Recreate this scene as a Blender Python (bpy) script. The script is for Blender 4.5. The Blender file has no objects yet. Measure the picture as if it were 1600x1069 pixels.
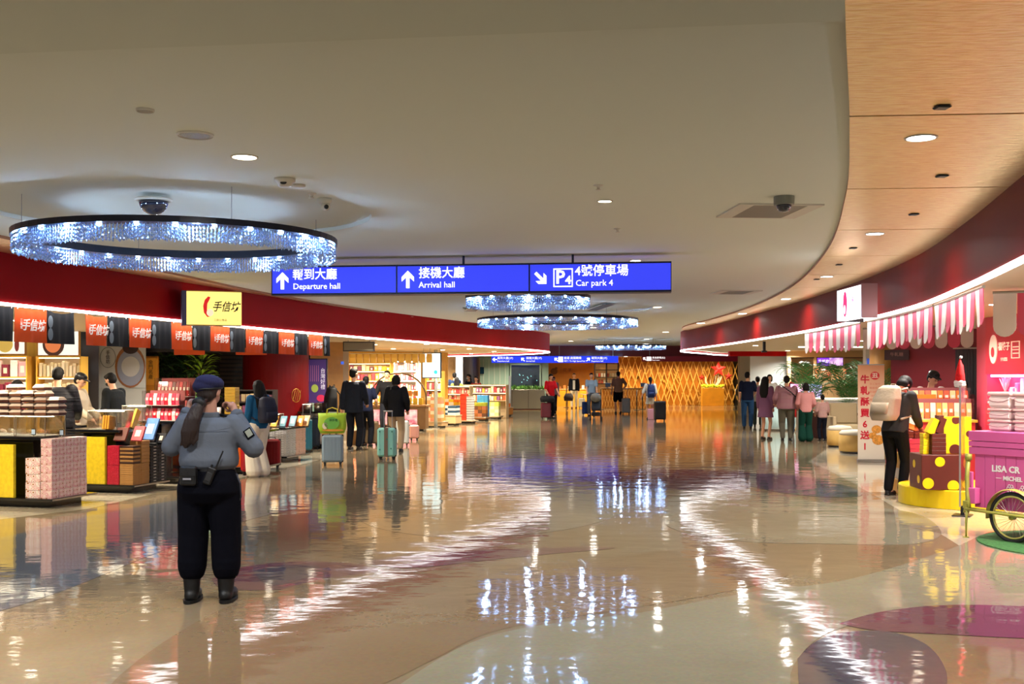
import bpy, math, random
from math import pi, sin, cos, radians as R, sqrt, atan2
from mathutils import Vector as V, Matrix as MX, Euler
from mathutils.geometry import tessellate_polygon
random.seed(7)
SC = bpy.context.scene
COL = SC.collection
# ---------------------------------------------------------------- camera
EYE, FOC, HOR = 1.63, 1700.0, 588.0
cam = bpy.data.objects.new('camera', bpy.data.cameras.new('camera'))
cam.data.lens = 36*FOC/1600; cam.data.sensor_width = 36; cam.data.sensor_fit = 'HORIZONTAL'
cam.data.shift_y = (HOR-534.5)/1600; cam.data.clip_end = 300
cam.location = (0, 0, EYE); cam.rotation_euler = (pi/2, 0, 0)
COL.objects.link(cam); SC.camera = cam
# ---------------------------------------------------------------- world and exposure
w = bpy.data.worlds.new('world'); SC.world = w; w.use_nodes = True
w.node_tree.nodes['Background'].inputs[0].default_value = (.95, .97, 1, 1)
w.node_tree.nodes['Background'].inputs[1].default_value = .95
SC.view_settings.view_transform = 'Standard'; SC.view_settings.look = 'None'
SC.view_settings.exposure = 0.28; SC.view_settings.gamma = 1; SC.view_settings.use_curve_mapping = False
SC.cycles.use_denoising = True
SC.cycles.max_bounces = 7; SC.cycles.diffuse_bounces = 3; SC.cycles.glossy_bounces = 4; SC.cycles.transmission_bounces = 4
SC.cycles.transparent_max_bounces = 8
SC.cycles.sample_clamp_indirect = 4; SC.cycles.caustics_reflective = False; SC.cycles.caustics_refractive = False

def area(name, loc, sx, sy, watts, col=(1, .88, .68), rot=(0, 0, 0), shape='RECTANGLE', spread=pi):
    l = bpy.data.lights.new(name, 'AREA'); l.shape = shape; l.size = sx
    if shape in ('RECTANGLE', 'ELLIPSE'): l.size_y = sy
    l.energy = watts; l.color = col; l.spread = spread
    o = bpy.data.objects.new(name, l); o.location = loc; o.rotation_euler = rot
    COL.objects.link(o); return o
WARM = (1, .82, .55); NEUT = (1, .94, .84); PINKL = (1, .62, .72)
# ---------------------------------------------------------------- helpers
def lin(c):
    return tuple(((v/255)/12.92 if v/255 <= .04045 else ((v/255+.055)/1.055)**2.4) for v in c[:3])
MC = {}
def M(c, rough=.5, metal=0, emit=0, ecol=None, coat=0, alpha=1, trans=0, var=0, vscale=8, bump=0, name=None, spec=.5, col2=None, stretch=None, ior=1.45):
    key = (tuple(c), rough, metal, emit, ecol, coat, alpha, trans, var, vscale, bump, col2, stretch, name)
    if key in MC: return MC[key]
    m = bpy.data.materials.new(name or 'mat'); m.use_nodes = True
    nt = m.node_tree; b = nt.nodes['Principled BSDF']
    lc = lin(c)
    b.inputs['Base Color'].default_value = (*lc, 1); b.inputs['Roughness'].default_value = rough
    b.inputs['Metallic'].default_value = metal; b.inputs['Coat Weight'].default_value = coat
    b.inputs['Alpha'].default_value = alpha; b.inputs['Transmission Weight'].default_value = trans
    b.inputs['Specular IOR Level'].default_value = spec; b.inputs['IOR'].default_value = ior
    b.inputs['Coat Roughness'].default_value = .08
    if emit:
        b.inputs['Emission Color'].default_value = (*(lin(ecol) if ecol else lc), 1); b.inputs['Emission Strength'].default_value = emit
    if var or bump or col2:
        tc = nt.nodes.new('ShaderNodeTexCoord'); mp = nt.nodes.new('ShaderNodeMapping')
        if stretch: mp.inputs['Scale'].default_value = stretch
        nz = nt.nodes.new('ShaderNodeTexNoise'); nz.inputs['Scale'].default_value = vscale; nz.inputs['Detail'].default_value = 5
        nt.links.new(tc.outputs['Object'], mp.inputs[0]); nt.links.new(mp.outputs[0], nz.inputs['Vector'])
        if var or col2:
            rp = nt.nodes.new('ShaderNodeValToRGB')
            rp.color_ramp.elements[0].position = .35; rp.color_ramp.elements[1].position = .65
            lo = lin(col2) if col2 else tuple(v*(1-var) for v in lc)
            rp.color_ramp.elements[0].color = (*lo, 1)
            rp.color_ramp.elements[1].color = (*(lc if col2 else tuple(min(1, v*(1+var)) for v in lc)), 1)
            nt.links.new(nz.outputs[0], rp.inputs[0]); nt.links.new(rp.outputs[0], b.inputs['Base Color'])
            if emit and not ecol: nt.links.new(rp.outputs[0], b.inputs['Emission Color'])
        if bump:
            bp = nt.nodes.new('ShaderNodeBump'); bp.inputs['Strength'].default_value = bump; bp.inputs['Distance'].default_value = .02
            nt.links.new(nz.outputs[0], bp.inputs['Height']); nt.links.new(bp.outputs[0], b.inputs['Normal'])
    MC[key] = m; return m

class MB:
    def __init__(s): s.v = []; s.f = []; s.m = []
    def add(s, vs, fs, mi=0, mx=None):
        n = len(s.v)
        s.v += [tuple(mx @ V(p)) if mx else tuple(p) for p in vs]
        s.f += [tuple(n+i for i in f) for f in fs]; s.m += [mi]*len(fs); return s
    def box(s, c, d, mx=None, mi=0, rz=0, ch=0):
        x, y, z = d[0]/2, d[1]/2, d[2]/2
        r = MX.Translation(c) @ MX.Rotation(rz, 4, 'Z')
        if mx: r = mx @ r
        if ch:
            vs = []; 
            for sx in (-1, 1):
                for sy in (-1, 1):
                    for sz in (-1, 1):
                        vs += [(sx*x, sy*(y-ch), sz*(z-ch)), (sx*(x-ch), sy*y, sz*(z-ch)), (sx*(x-ch), sy*(y-ch), sz*z)]
            I = lambda a, b, c_, k: ((a*4+b*2+c_)*3+k)
            fs = [(I(0,0,0,0), I(0,0,1,0), I(0,1,1,0), I(0,1,0,0)), (I(1,0,0,0), I(1,1,0,0), I(1,1,1,0), I(1,0,1,0)),
                  (I(0,0,0,1), I(1,0,0,1), I(1,0,1,1), I(0,0,1,1)), (I(0,1,0,1), I(0,1,1,1), I(1,1,1,1), I(1,1,0,1)),
                  (I(0,0,0,2), I(0,1,0,2), I(1,1,0,2), I(1,0,0,2)), (I(0,0,1,2), I(1,0,1,2), I(1,1,1,2), I(0,1,1,2))]
            for a in (0, 1):
                for b in (0, 1):
                    e = (a+b) % 2
                    q = [I(a,b,0,0), I(a,b,0,1), I(a,b,1,1), I(a,b,1,0)]; fs.append(tuple(q if not e else q[::-1]))
                    q = [I(a,0,b,0), I(a,1,b,0), I(a,1,b,2), I(a,0,b,2)]; fs.append(tuple(q if not e else q[::-1]))
                    q = [I(0,a,b,1), I(0,a,b,2), I(1,a,b,2), I(1,a,b,1)]; fs.append(tuple(q if not e else q[::-1]))
                    for c_ in (0, 1):
                        q = [I(a,b,c_,0), I(a,b,c_,2), I(a,b,c_,1)]; fs.append(tuple(q if (a+b+c_) % 2 == 0 else q[::-1]))
            return s.add(vs, fs, mi, r)
        vs = [(-x,-y,-z),(x,-y,-z),(x,y,-z),(-x,y,-z),(-x,-y,z),(x,-y,z),(x,y,z),(-x,y,z)]
        return s.add(vs, [(3,2,1,0),(4,5,6,7),(0,1,5,4),(1,2,6,5),(2,3,7,6),(3,0,4,7)], mi, r)
    def bb(s, x0, x1, y0, y1, z0, z1, mi=0, ch=0, mx=None):
        return s.box(((x0+x1)/2, (y0+y1)/2, (z0+z1)/2), (x1-x0, y1-y0, z1-z0), mx, mi, 0, ch)
    def tube(s, pts, r, n=8, mi=0, closed=False, cap=True):
        pts = [V(p) for p in pts]; N = len(pts); rs = r if isinstance(r, (list, tuple)) else [r]*N
        base = len(s.v); up = V((0, 0, 1)); prev = None
        for i, p in enumerate(pts):
            a = pts[(i-1) % N] if (closed or i) else p; b = pts[(i+1) % N] if (closed or i < N-1) else p
            t = (b-a).normalized()
            if prev is None:
                u = t.cross(up)
                if u.length < .05: u = t.cross(V((0, 1, 0)))
            else: u = prev - t*prev.dot(t)
            u.normalize(); prev = u; q = t.cross(u)
            for k in range(n):
                an = 2*pi*k/n; s.v.append(tuple(p+(u*cos(an)+q*sin(an))*rs[i]))
        for i in range(N if closed else N-1):
            for k in range(n):
                a = base+i*n; b = base+((i+1) % N)*n
                s.f.append((a+k, b+k, b+(k+1) % n, a+(k+1) % n)); s.m.append(mi)
        if cap and not closed:
            s.f.append(tuple(base+k for k in range(n))); s.m.append(mi)
            s.f.append(tuple(base+(N-1)*n+n-1-k for k in range(n))); s.m.append(mi)
        return s
    def cyl(s, c, r, h, n=16, mi=0, r2=None):
        return s.tube([(c[0], c[1], c[2]), (c[0], c[1], c[2]+h)], [r, r if r2 is None else r2], n, mi)
    def lathe(s, prof, n=20, c=(0, 0, 0), mi=0, mx=None):
        vs = []; fs = []
        for r_, z in prof:
            for k in range(n): vs.append((c[0]+r_*cos(2*pi*k/n), c[1]+r_*sin(2*pi*k/n), c[2]+z))
        for i in range(len(prof)-1):
            for k in range(n):
                fs.append((i*n+k, i*n+(k+1) % n, (i+1)*n+(k+1) % n, (i+1)*n+k))
        fs.append(tuple(range(n))[::-1]); fs.append(tuple((len(prof)-1)*n+k for k in range(n)))
        return s.add(vs, fs, mi, mx)
    def ell(s, c, r, n=12, m=8, mi=0, mx=None):
        r = r if isinstance(r, (tuple, list)) else (r, r, r)
        vs = [(0, 0, -1)]; 
        for j in range(1, m):
            a = -pi/2+pi*j/m
            for k in range(n): vs.append((cos(a)*cos(2*pi*k/n), cos(a)*sin(2*pi*k/n), sin(a)))
        vs.append((0, 0, 1)); L = len(vs)-1; fs = []
        for k in range(n):
            fs.append((0, 1+(k+1) % n, 1+k)); fs.append((L, L-n+k, L-n+(k+1) % n))
        for j in range(m-2):
            for k in range(n):
                fs.append((1+j*n+k, 1+j*n+(k+1) % n, 1+(j+1)*n+(k+1) % n, 1+(j+1)*n+k))
        t = MX.Translation(c) @ (mx or MX()) @ MX.Diagonal((*r, 1))
        return s.add(vs, fs, mi, t)
    def cap(s, a, b, ra, rb, n=12):
        a, b = V(a), V(b); s.ell(a, ra, n, 6); s.ell(b, rb, n, 6)
        if (b-a).length > 1e-4: s.tube([a, b], [ra, rb], n)
        return s
    def prism(s, pts, h, mx=None, mi=0):
        n = len(pts); vs = [(p[0], p[1], 0) for p in pts]+[(p[0], p[1], h) for p in pts]
        fs = []
        if n <= 4: fs += [tuple(range(n))[::-1], tuple(range(n, 2*n))]
        else:
            for t in tessellate_polygon([[V((p[0], p[1], 0)) for p in pts]]):
                fs += [tuple(t), tuple(n+i for i in t[::-1])]
        fs += [(i, (i+1) % n, n+(i+1) % n, n+i) for i in range(n)]
        return s.add(vs, fs, mi, mx)
    def build(s, name, mat, parent=None, smooth=False, kind=None, label=None):
        me = bpy.data.meshes.new(name); me.from_pydata(s.v, [], s.f)
        for m_ in (mat if isinstance(mat, (list, tuple)) else [mat]): me.materials.append(m_)
        if any(s.m): me.polygons.foreach_set('material_index', s.m)
        if smooth: me.polygons.foreach_set('use_smooth', [True]*len(me.polygons))
        me.update()
        o = bpy.data.objects.new(name, me); COL.objects.link(o)
        if parent: o.parent = parent
        if kind: o['kind'] = kind
        if label: o['label'] = label
        return o
def tag(o, label, cat, group=None, kind=None):
    o['label'] = label; o['category'] = cat
    if group: o['group'] = group
    if kind: o['kind'] = kind
    return o
def thing(name, label, cat, loc=(0, 0, 0), rz=0, group=None):
    o = bpy.data.objects.new(name, None); o.empty_display_size = .1; COL.objects.link(o)
    o.location = loc; o.rotation_euler = (0, 0, rz); return tag(o, label, cat, group)
def copytree(o, loc=None, rz=None, label=None, parent=None, group=None):
    c = o.copy(); COL.objects.link(c)
    if parent: c.parent = parent
    for ch in list(o.children): copytree(ch, parent=c)
    if loc is not None: c.location = loc
    if rz is not None: c.rotation_euler = (0, 0, rz)
    if label: c['label'] = label
    if group: c['group'] = group
    return c
def recol(o, old, new):          # per-copy recolour keeps shapes
    for ch in [o]+list(o.children_recursive):
        if ch.type == 'MESH':
            for i, sl in enumerate(ch.material_slots):
                if sl.material == old: sl.link = 'OBJECT'; sl.material = new
    return o
def text(txt, size, loc, mat, parent=None, name='lettering', rot=(pi/2, 0, 0), align='CENTER', ext=.002, sx=1, space=1, bold=0, shear=0):
    cu = bpy.data.curves.new(name, 'FONT'); cu.body = txt; cu.size = size; cu.extrude = ext; cu.align_x = align; cu.align_y = 'CENTER'
    cu.resolution_u = 2; cu.space_line = space; cu.offset = bold; cu.shear = shear
    to = bpy.data.objects.new(name, cu); COL.objects.link(to)
    dg = bpy.context.evaluated_depsgraph_get()
    me = bpy.data.meshes.new_from_object(to.evaluated_get(dg)); me.materials.clear(); me.materials.append(mat)
    bpy.data.objects.remove(to)
    o = bpy.data.objects.new(name, me); COL.objects.link(o); o.location = loc; o.rotation_euler = rot; o.scale = (sx, 1, 1)
    if parent: o.parent = parent
    return o
def G(px, py, z=0):               # point on the horizontal plane z seen at a pixel of the 1600 frame
    d = (z-EYE)*FOC/(HOR-py); return V(((px-800)/FOC*d, d, z))
def P(px, py, d): return V(((px-800)/FOC*d, d, EYE+(HOR-py)*d/FOC))
def smooth_curve(pts, n=8):
    out = []; pts = [V((*p, 0)) for p in pts]; N = len(pts)
    for i in range(N-1):
        p0 = pts[max(i-1, 0)]; p1 = pts[i]; p2 = pts[i+1]; p3 = pts[min(i+2, N-1)]
        for k in range(n):
            t = k/n
            out.append(.5*((2*p1)+(p2-p0)*t+(2*p0-5*p1+4*p2-p3)*t*t+(3*p1-p0-3*p2+p3)*t**3))
    out.append(pts[-1]); return [(p.x, p.y) for p in out]
def at_px(curve, px):             # where a plan curve crosses the sight line of a column
    k = (px-800)/FOC
    for (a, b) in zip(curve, curve[1:]):
        fa = a[0]-k*a[1]; fb = b[0]-k*b[1]
        if fa*fb <= 0 and fa != fb and a[1] > 1:
            t = fa/(fa-fb); return V((a[0]+(b[0]-a[0])*t, a[1]+(b[1]-a[1])*t, 0))
    return None
def xat(curve, y):
    for (a, b) in zip(curve, curve[1:]):
        if (a[1]-y)*(b[1]-y) <= 0 and a[1] != b[1]: return a[0]+(b[0]-a[0])*(y-a[1])/(b[1]-a[1])
    return curve[0][0] if y < curve[0][1] else curve[-1][0]
ORD = ['first', 'second', 'third', 'fourth', 'fifth', 'sixth', 'seventh', 'eighth', 'ninth', 'tenth', 'eleventh', 'twelfth', 'thirteenth', 'fourteenth', 'fifteenth', 'sixteenth', 'seventeenth', 'eighteenth', 'nineteenth', 'twentieth']
CZ, SZ, FB, SHC = 2.95, 2.92, 2.40, 2.46      # ceiling, soffit, fascia bottom, shop ceiling
# ================================================================ STRUCTURE
WR = smooth_curve([(-1.2, -5), (-.3, -1.5), (.45, 1.5), (1.17, 3.82), (1.75, 5.64), (2.39, 7.79), (3.2, 11), (3.91, 14.8), (4.3, 18), (4.52, 21.5), (4.55, 25), (4.5, 28.4), (4.85, 31)])
RC = smooth_curve([(.7, -5), (1.3, -1.5), (1.95, 1.5), (2.55, 4), (3.27, 6.94), (3.79, 9.06), (4.33, 11.6), (4.68, 14.4), (4.93, 18), (5.03, 22), (5.06, 26), (4.98, 29.5), (4.95, 31.5), (5.25, 33.5), (6.3, 36), (8.4, 39.7), (16, 43)])
WL = smooth_curve([(-5.3, -5), (-5.25, 2), (-5.1, 7), (-4.78, 10.15), (-4.26, 14.2), (-3.85, 17.2), (-2.96, 21), (-1.9, 24.5), (-.65, 28.4), (.75, 32.6)])
LC = smooth_curve([(-6.9, -5), (-6.7, 2), (-6.1, 7), (-5.31, 11.28), (-4.87, 13.4), (-4.5, 15.0), (-3.85, 17.8), (-3.1, 20.6), (-2.25, 23.3), (-.6, 27.8), (.7, 31.8), (1.1, 33.4), (1.15, 34.8), (.7, 37), (-.8, 39.5), (-5, 43), (-16, 46)])
iR = next(i for i, p in enumerate(RC) if p[1] > 31); iL = next(i for i, p in enumerate(LC) if p[1] > 32.6)
white = M((232, 236, 222), .85, spec=.15, name='ceiling_paint')
far_ceiling = M((196, 180, 150), .6)
def curve_wall(c, z0, z1, th=0.0):
    mb = MB(); n = len(c)
    for x, y in c: mb.v += [(x, y, z0), (x, y, z1)]
    for i in range(n-1): mb.f.append((2*i, 2*i+2, 2*i+3, 2*i+1)); mb.m.append(0)
    return mb
def poly(outline, z, holes=()):
    loops = [[V((x, y, z)) for x, y in outline]]+[[V((x, y, z)) for x, y in h] for h in holes]
    mb = MB()
    for l in loops: mb.v += [tuple(p) for p in l]
    mb.f = [tuple(t) for t in tessellate_polygon(loops)]; mb.m = [0]*len(mb.f); return mb
CH = [(-2.67, 8.75, 1.25), (.22, 15.1, .87), (.88, 21.1, 1.56), (4.25, 39.0, 1.27)]      # chandeliers: x, y, radius
holes = [[(x+(r+.28)*cos(-2*pi*k/40), y+(r+.28)*sin(-2*pi*k/40)) for k in range(40)] for x, y, r in CH]
out = [p for p in WR]+RC[iR:]+[(16, 47), (-16, 47)]+LC[iL:][::-1]+WL[::-1]
# near part of the ceiling is a step higher
ceil = poly(out, CZ, holes).build('ceiling', white, kind='structure')
for x, y, r in CH:
    rr = r+.28; mb = MB()
    ring = [(x+rr*cos(2*pi*k/40), y+rr*sin(2*pi*k/40)) for k in range(41)]
    rec = curve_wall(ring, CZ, CZ+.035); n0 = len(rec.v)
    rec.v += [(px, py, CZ+.035) for px, py in ring[:40]]; rec.f.append(tuple(range(n0, n0+40))); rec.m.append(0)
    rec.build('recess', white, ceil)
# shallow step line across the near ceiling
mb = MB(); a = (-5.24, 4.75); b = (1.2, 3.95)
mb.add([(a[0], a[1], CZ), (b[0], b[1], CZ), (a[0], a[1], CZ-.03), (b[0], b[1], CZ-.03)], [(0, 1, 3, 2)])
dp = poly([a, (-5.3, -5)]+[p for p in WR if p[1] < 3.9]+[b], CZ-.03); n0 = len(mb.v); mb.v += dp.v; mb.f += [tuple(i+n0 for i in f) for f in dp.f]; mb.m += dp.m
mb.build('dropped_panel', M((224, 228, 212), .85, spec=.15), ceil)
# thin lip around the white ceiling
for c, nm in ((WR, 'trim_1'), (WL, 'trim_2')):
    curve_wall(c, SZ, CZ, .02).build(nm, M((176, 120, 84), .5), kind='structure')
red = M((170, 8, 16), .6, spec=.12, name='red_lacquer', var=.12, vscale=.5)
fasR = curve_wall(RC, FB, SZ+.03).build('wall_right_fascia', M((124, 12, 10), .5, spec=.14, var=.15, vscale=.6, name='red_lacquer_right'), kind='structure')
fasL = curve_wall(LC, FB, SZ+.03).build('wall_left_fascia', red, kind='structure')
def offset(c, d):
    o = []
    for i, p in enumerate(c):
        a = c[max(i-1, 0)]; b = c[min(i+1, len(c)-1)]; t = (V(b)-V(a)).normalized(); o.append((p[0]-t.y*d, p[1]+t.x*d))
    return o
ledm = M((248, 248, 252), .5, emit=8, name='led_white')
for c, sgn, side in ((RC, -1, 'right'), (LC, 1, 'left')):
    i0 = next(i for i, p in enumerate(c) if p[1] > 3); cc = c[i0:]
    inner = offset(cc, sgn*.036); outer = offset(cc, -sgn*.012); mb = MB(); n = len(cc)
    for (x, y), (u, v_) in zip(outer, inner): mb.v += [(x, y, FB), (u, v_, FB), (u, v_, FB-.03), (x, y, FB-.03)]
    for i in range(n-1):
        for k in range(4): mb.f.append((4*i+k, 4*i+4+k, 4*i+4+(k+1) % 4, 4*i+(k+1) % 4)); mb.m.append(0)
    mb.build('light_strip', ledm, fasR if side == 'right' else fasL, label='continuous white light line')
# brushed metal soffit panels
copper = M((248, 220, 158), .34, 1.0, var=.22, vscale=11, stretch=(1, 3.6, 1), bump=.5, name='brushed_copper', col2=(236, 194, 130))
def soffit(inner, outer_, ys, name, side):
    root = bpy.data.objects.new(name, None); COL.objects.link(root); root['kind'] = 'structure'
    for y0, y1 in zip(ys, ys[1:]):
        a0, a1 = y0+.012, y1-.012; K = 8; mb = MB()
        tl = side*.09
        for k in range(K+1):
            y = a0+(a1-a0)*k/K
            xi, xo = xat(inner, y), xat(outer_, y-tl)
            mb.v += [(xi, y, SZ), (xo, y-tl, SZ), (xi, y, SZ+.02), (xo, y-tl, SZ+.02)]
        for k in range(K):
            b = 4*k
            mb.f += [(b, b+1, b+5, b+4), (b+2, b+6, b+7, b+3)]; mb.m += [0, 0]
        mb.f += [(0, 2, 3, 1), (4*K, 4*K+1, 4*K+3, 4*K+2)]; mb.m += [0, 0]
        mb.build('panel', copper, root)
    return root
sr = soffit(WR, RC, [-3+2.1*i for i in range(4)]+[5.4+2.1*i for i in range(13)], 'ceiling_right_soffit', 1)
sl = soffit(WL, LC, [2.2+2.1*i for i in range(15)], 'ceiling_left_soffit', -1)
dark_gap = M((70, 52, 40), .6)
for nm, A, B in (('ceiling_right_joint', WR, RC), ('ceiling_left_joint', WL, LC)):
    a = [p for p in A if -4 < p[1] < 31.2]; b = [p for p in B if -4 < p[1] < 31.2]
    poly(a+b[::-1], SZ+.028).build(nm, dark_gap, kind='structure')
# shop ceilings
shopc = M((226, 208, 176), .6)
poly([p for p in RC]+[(16, -5)], SHC).build('ceiling_right_shops', shopc, kind='structure')
poly([p for p in LC][::-1]+[(-16, -5)], SHC).build('ceiling_left_shops', shopc, kind='structure')
# far end
MB().bb(-16, 16, 47, 62.4, 2.7, 2.72).build('ceiling_far', far_ceiling, kind='structure')
MB().bb(-16, 16.5, 46.9, 47.02, 2.48, 2.97).build('wall_far_bulkhead', M((120, 8, 20), .4, coat=.3), kind='structure')
MB().bb(-16, 16.5, 62.2, 62.4, 0, 2.9).build('wall_far', M((90, 70, 50), .6), kind='structure')
MB().bb(15.9, 16.1, -5, 62.4, 0, 3).build('wall_right', M((190, 175, 150), .7), kind='structure')
MB().bb(-16.1, -15.9, -5, 62.4, 0, 3).build('wall_left', M((190, 175, 150), .7), kind='structure')
# ---------------------------------------------------------------- floor
def floor_mat(c, c2=None, rough=.06, wave=1.0, name='terrazzo'):
    m = bpy.data.materials.new(name); m.use_nodes = True; nt = m.node_tree; b = nt.nodes['Principled BSDF']
    N = nt.nodes.new; L = nt.links.new
    tc = N('ShaderNodeTexCoord')
    n1 = N('ShaderNodeTexNoise'); n1.inputs['Scale'].default_value = .35; n1.inputs['Detail'].default_value = 3
    n2 = N('ShaderNodeTexNoise'); n2.inputs['Scale'].default_value = 26; n2.inputs['Detail'].default_value = 4
    v = N('ShaderNodeTexVoronoi'); v.inputs['Scale'].default_value = 45
    for t in (n1, n2, v): L(tc.outputs['Object'], t.inputs['Vector'])
    mx = N('ShaderNodeMix'); mx.data_type = 'RGBA'; mx.inputs[6].default_value = (*lin(c), 1); mx.inputs[7].default_value = (*lin(c2 or c), 1)
    rp = N('ShaderNodeMapRange'); rp.inputs[1].default_value = .4; rp.inputs[2].default_value = .6
    L(n1.outputs[0], rp.inputs[0]); L(rp.outputs[0], mx.inputs[0])
    sp = N('ShaderNodeMix'); sp.data_type = 'RGBA'; sp.blend_type = 'MULTIPLY'; sp.inputs[0].default_value = .12
    L(mx.outputs[2], sp.inputs[6]); L(v.outputs['Color'], sp.inputs[7]); L(sp.outputs[2], b.inputs['Base Color'])
    b.inputs['Roughness'].default_value = rough; b.inputs['IOR'].default_value = 1.55
    w1 = N('ShaderNodeTexNoise'); w1.inputs['Scale'].default_value = 2.1; w1.inputs['Detail'].default_value = 2.5
    mp = N('ShaderNodeMapping'); mp.inputs['Scale'].default_value = (1.0, 1.35, 1)
    L(tc.outputs['Object'], mp.inputs[0]); L(mp.outputs[0], w1.inputs['Vector'])
    bp = N('ShaderNodeBump'); bp.inputs['Strength'].default_value = 1; bp.inputs['Distance'].default_value = .0042*wave
    w2 = N('ShaderNodeTexNoise'); w2.inputs['Scale'].default_value = 12; w2.inputs['Detail'].default_value = 1; L(mp.outputs[0], w2.inputs['Vector'])
    ad = N('ShaderNodeMath'); ad.operation = 'MULTIPLY_ADD'; ad.inputs[1].default_value = .085; L(w2.outputs[0], ad.inputs[0]); L(w1.outputs[0], ad.inputs[2])
    L(ad.outputs[0], bp.inputs['Height']); L(bp.outputs[0], b.inputs['Normal'])
    return m
tan = floor_mat((150, 134, 108), (140, 120, 94))
MB().bb(-16, 16, -6, 62.4, -.1, 0).build('floor', tan, kind='structure')
def inlay(pix, mat, z, n=7, raw=False):
    pts = [p if raw else tuple(G(*p))[:2] for p in pix]
    c = smooth_curve(pts+[pts[0]], n)[:-1] if n else pts
    return poly(c, z).build('floor_inlay', mat, kind='structure')
grey = floor_mat((132, 130, 118), (140, 134, 120)); beige = floor_mat((156, 151, 130), (148, 141, 120)); brown = floor_mat((134, 110, 84), (142, 118, 90))
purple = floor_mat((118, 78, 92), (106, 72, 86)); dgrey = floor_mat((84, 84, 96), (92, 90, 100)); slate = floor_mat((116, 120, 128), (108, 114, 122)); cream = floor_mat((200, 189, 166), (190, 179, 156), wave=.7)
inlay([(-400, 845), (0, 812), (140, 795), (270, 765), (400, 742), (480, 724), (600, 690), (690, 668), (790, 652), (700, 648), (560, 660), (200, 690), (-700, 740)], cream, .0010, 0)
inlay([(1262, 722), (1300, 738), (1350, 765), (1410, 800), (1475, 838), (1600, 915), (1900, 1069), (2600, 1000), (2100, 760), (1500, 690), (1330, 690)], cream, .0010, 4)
inlay([(-200, 1000), (0, 955), (120, 915), (250, 862), (380, 815), (480, 790), (470, 775), (330, 775), (150, 805), (0, 840), (-200, 860)], slate, .0014)
inlay([(330, 905), (380, 886), (470, 878), (560, 882), (590, 893), (520, 912), (430, 922), (350, 920)], purple, .0016)
inlay([(395, 893), (440, 884), (490, 884), (500, 893), (470, 906), (420, 915)], dgrey, .0022)
inlay([(560, 880), (640, 868), (760, 860), (900, 855), (960, 857), (860, 866), (740, 878), (640, 888)], purple, .0014)
inlay([(500, 905), (620, 892), (760, 884), (900, 880), (1060, 860), (1180, 880), (1230, 900), (1110, 930), (960, 955), (780, 985), (680, 1030), (600, 1069), (300, 1200), (150, 1100), (330, 960)], brown, .0018)
inlay([(1000, 958), (1180, 925), (1330, 905), (1480, 860), (1560, 830), (1640, 860), (1700, 950), (1500, 960), (1320, 980), (1240, 1040), (1200, 1200), (700, 1300), (560, 1150), (640, 1060), (780, 990)], beige, .0020)
inlay([(1310, 975), (1380, 956), (1480, 946), (1600, 948), (1700, 955), (1700, 1000), (1600, 998), (1480, 992), (1370, 986)], purple, .0028)
inlay([(1246, 1030), (1275, 1003), (1320, 989), (1390, 988), (1450, 1010), (1480, 1060), (1450, 1120), (1350, 1160), (1260, 1110)], dgrey, .0032)
inlay([(1170, 741), (1215, 741), (1270, 748), (1330, 762), (1345, 775), (1290, 777), (1220, 770), (1160, 755)], dgrey, .0022)
inlay([(900, 745), (1000, 733), (1120, 735), (1180, 742), (1160, 765), (1050, 765), (950, 760)], purple, .0018)
inlay([(1050, 775), (1150, 765), (1280, 785), (1420, 800), (1470, 830), (1430, 850), (1300, 850), (1150, 845), (1040, 820)], beige, .0014)
inlay([(620, 760), (760, 750), (900, 765), (980, 790), (900, 825), (700, 840), (560, 810)], beige, .0012)
inlay([(960, 700), (1050, 690), (1170, 700), (1200, 715), (1120, 730), (980, 722)], brown, .0012)

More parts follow.
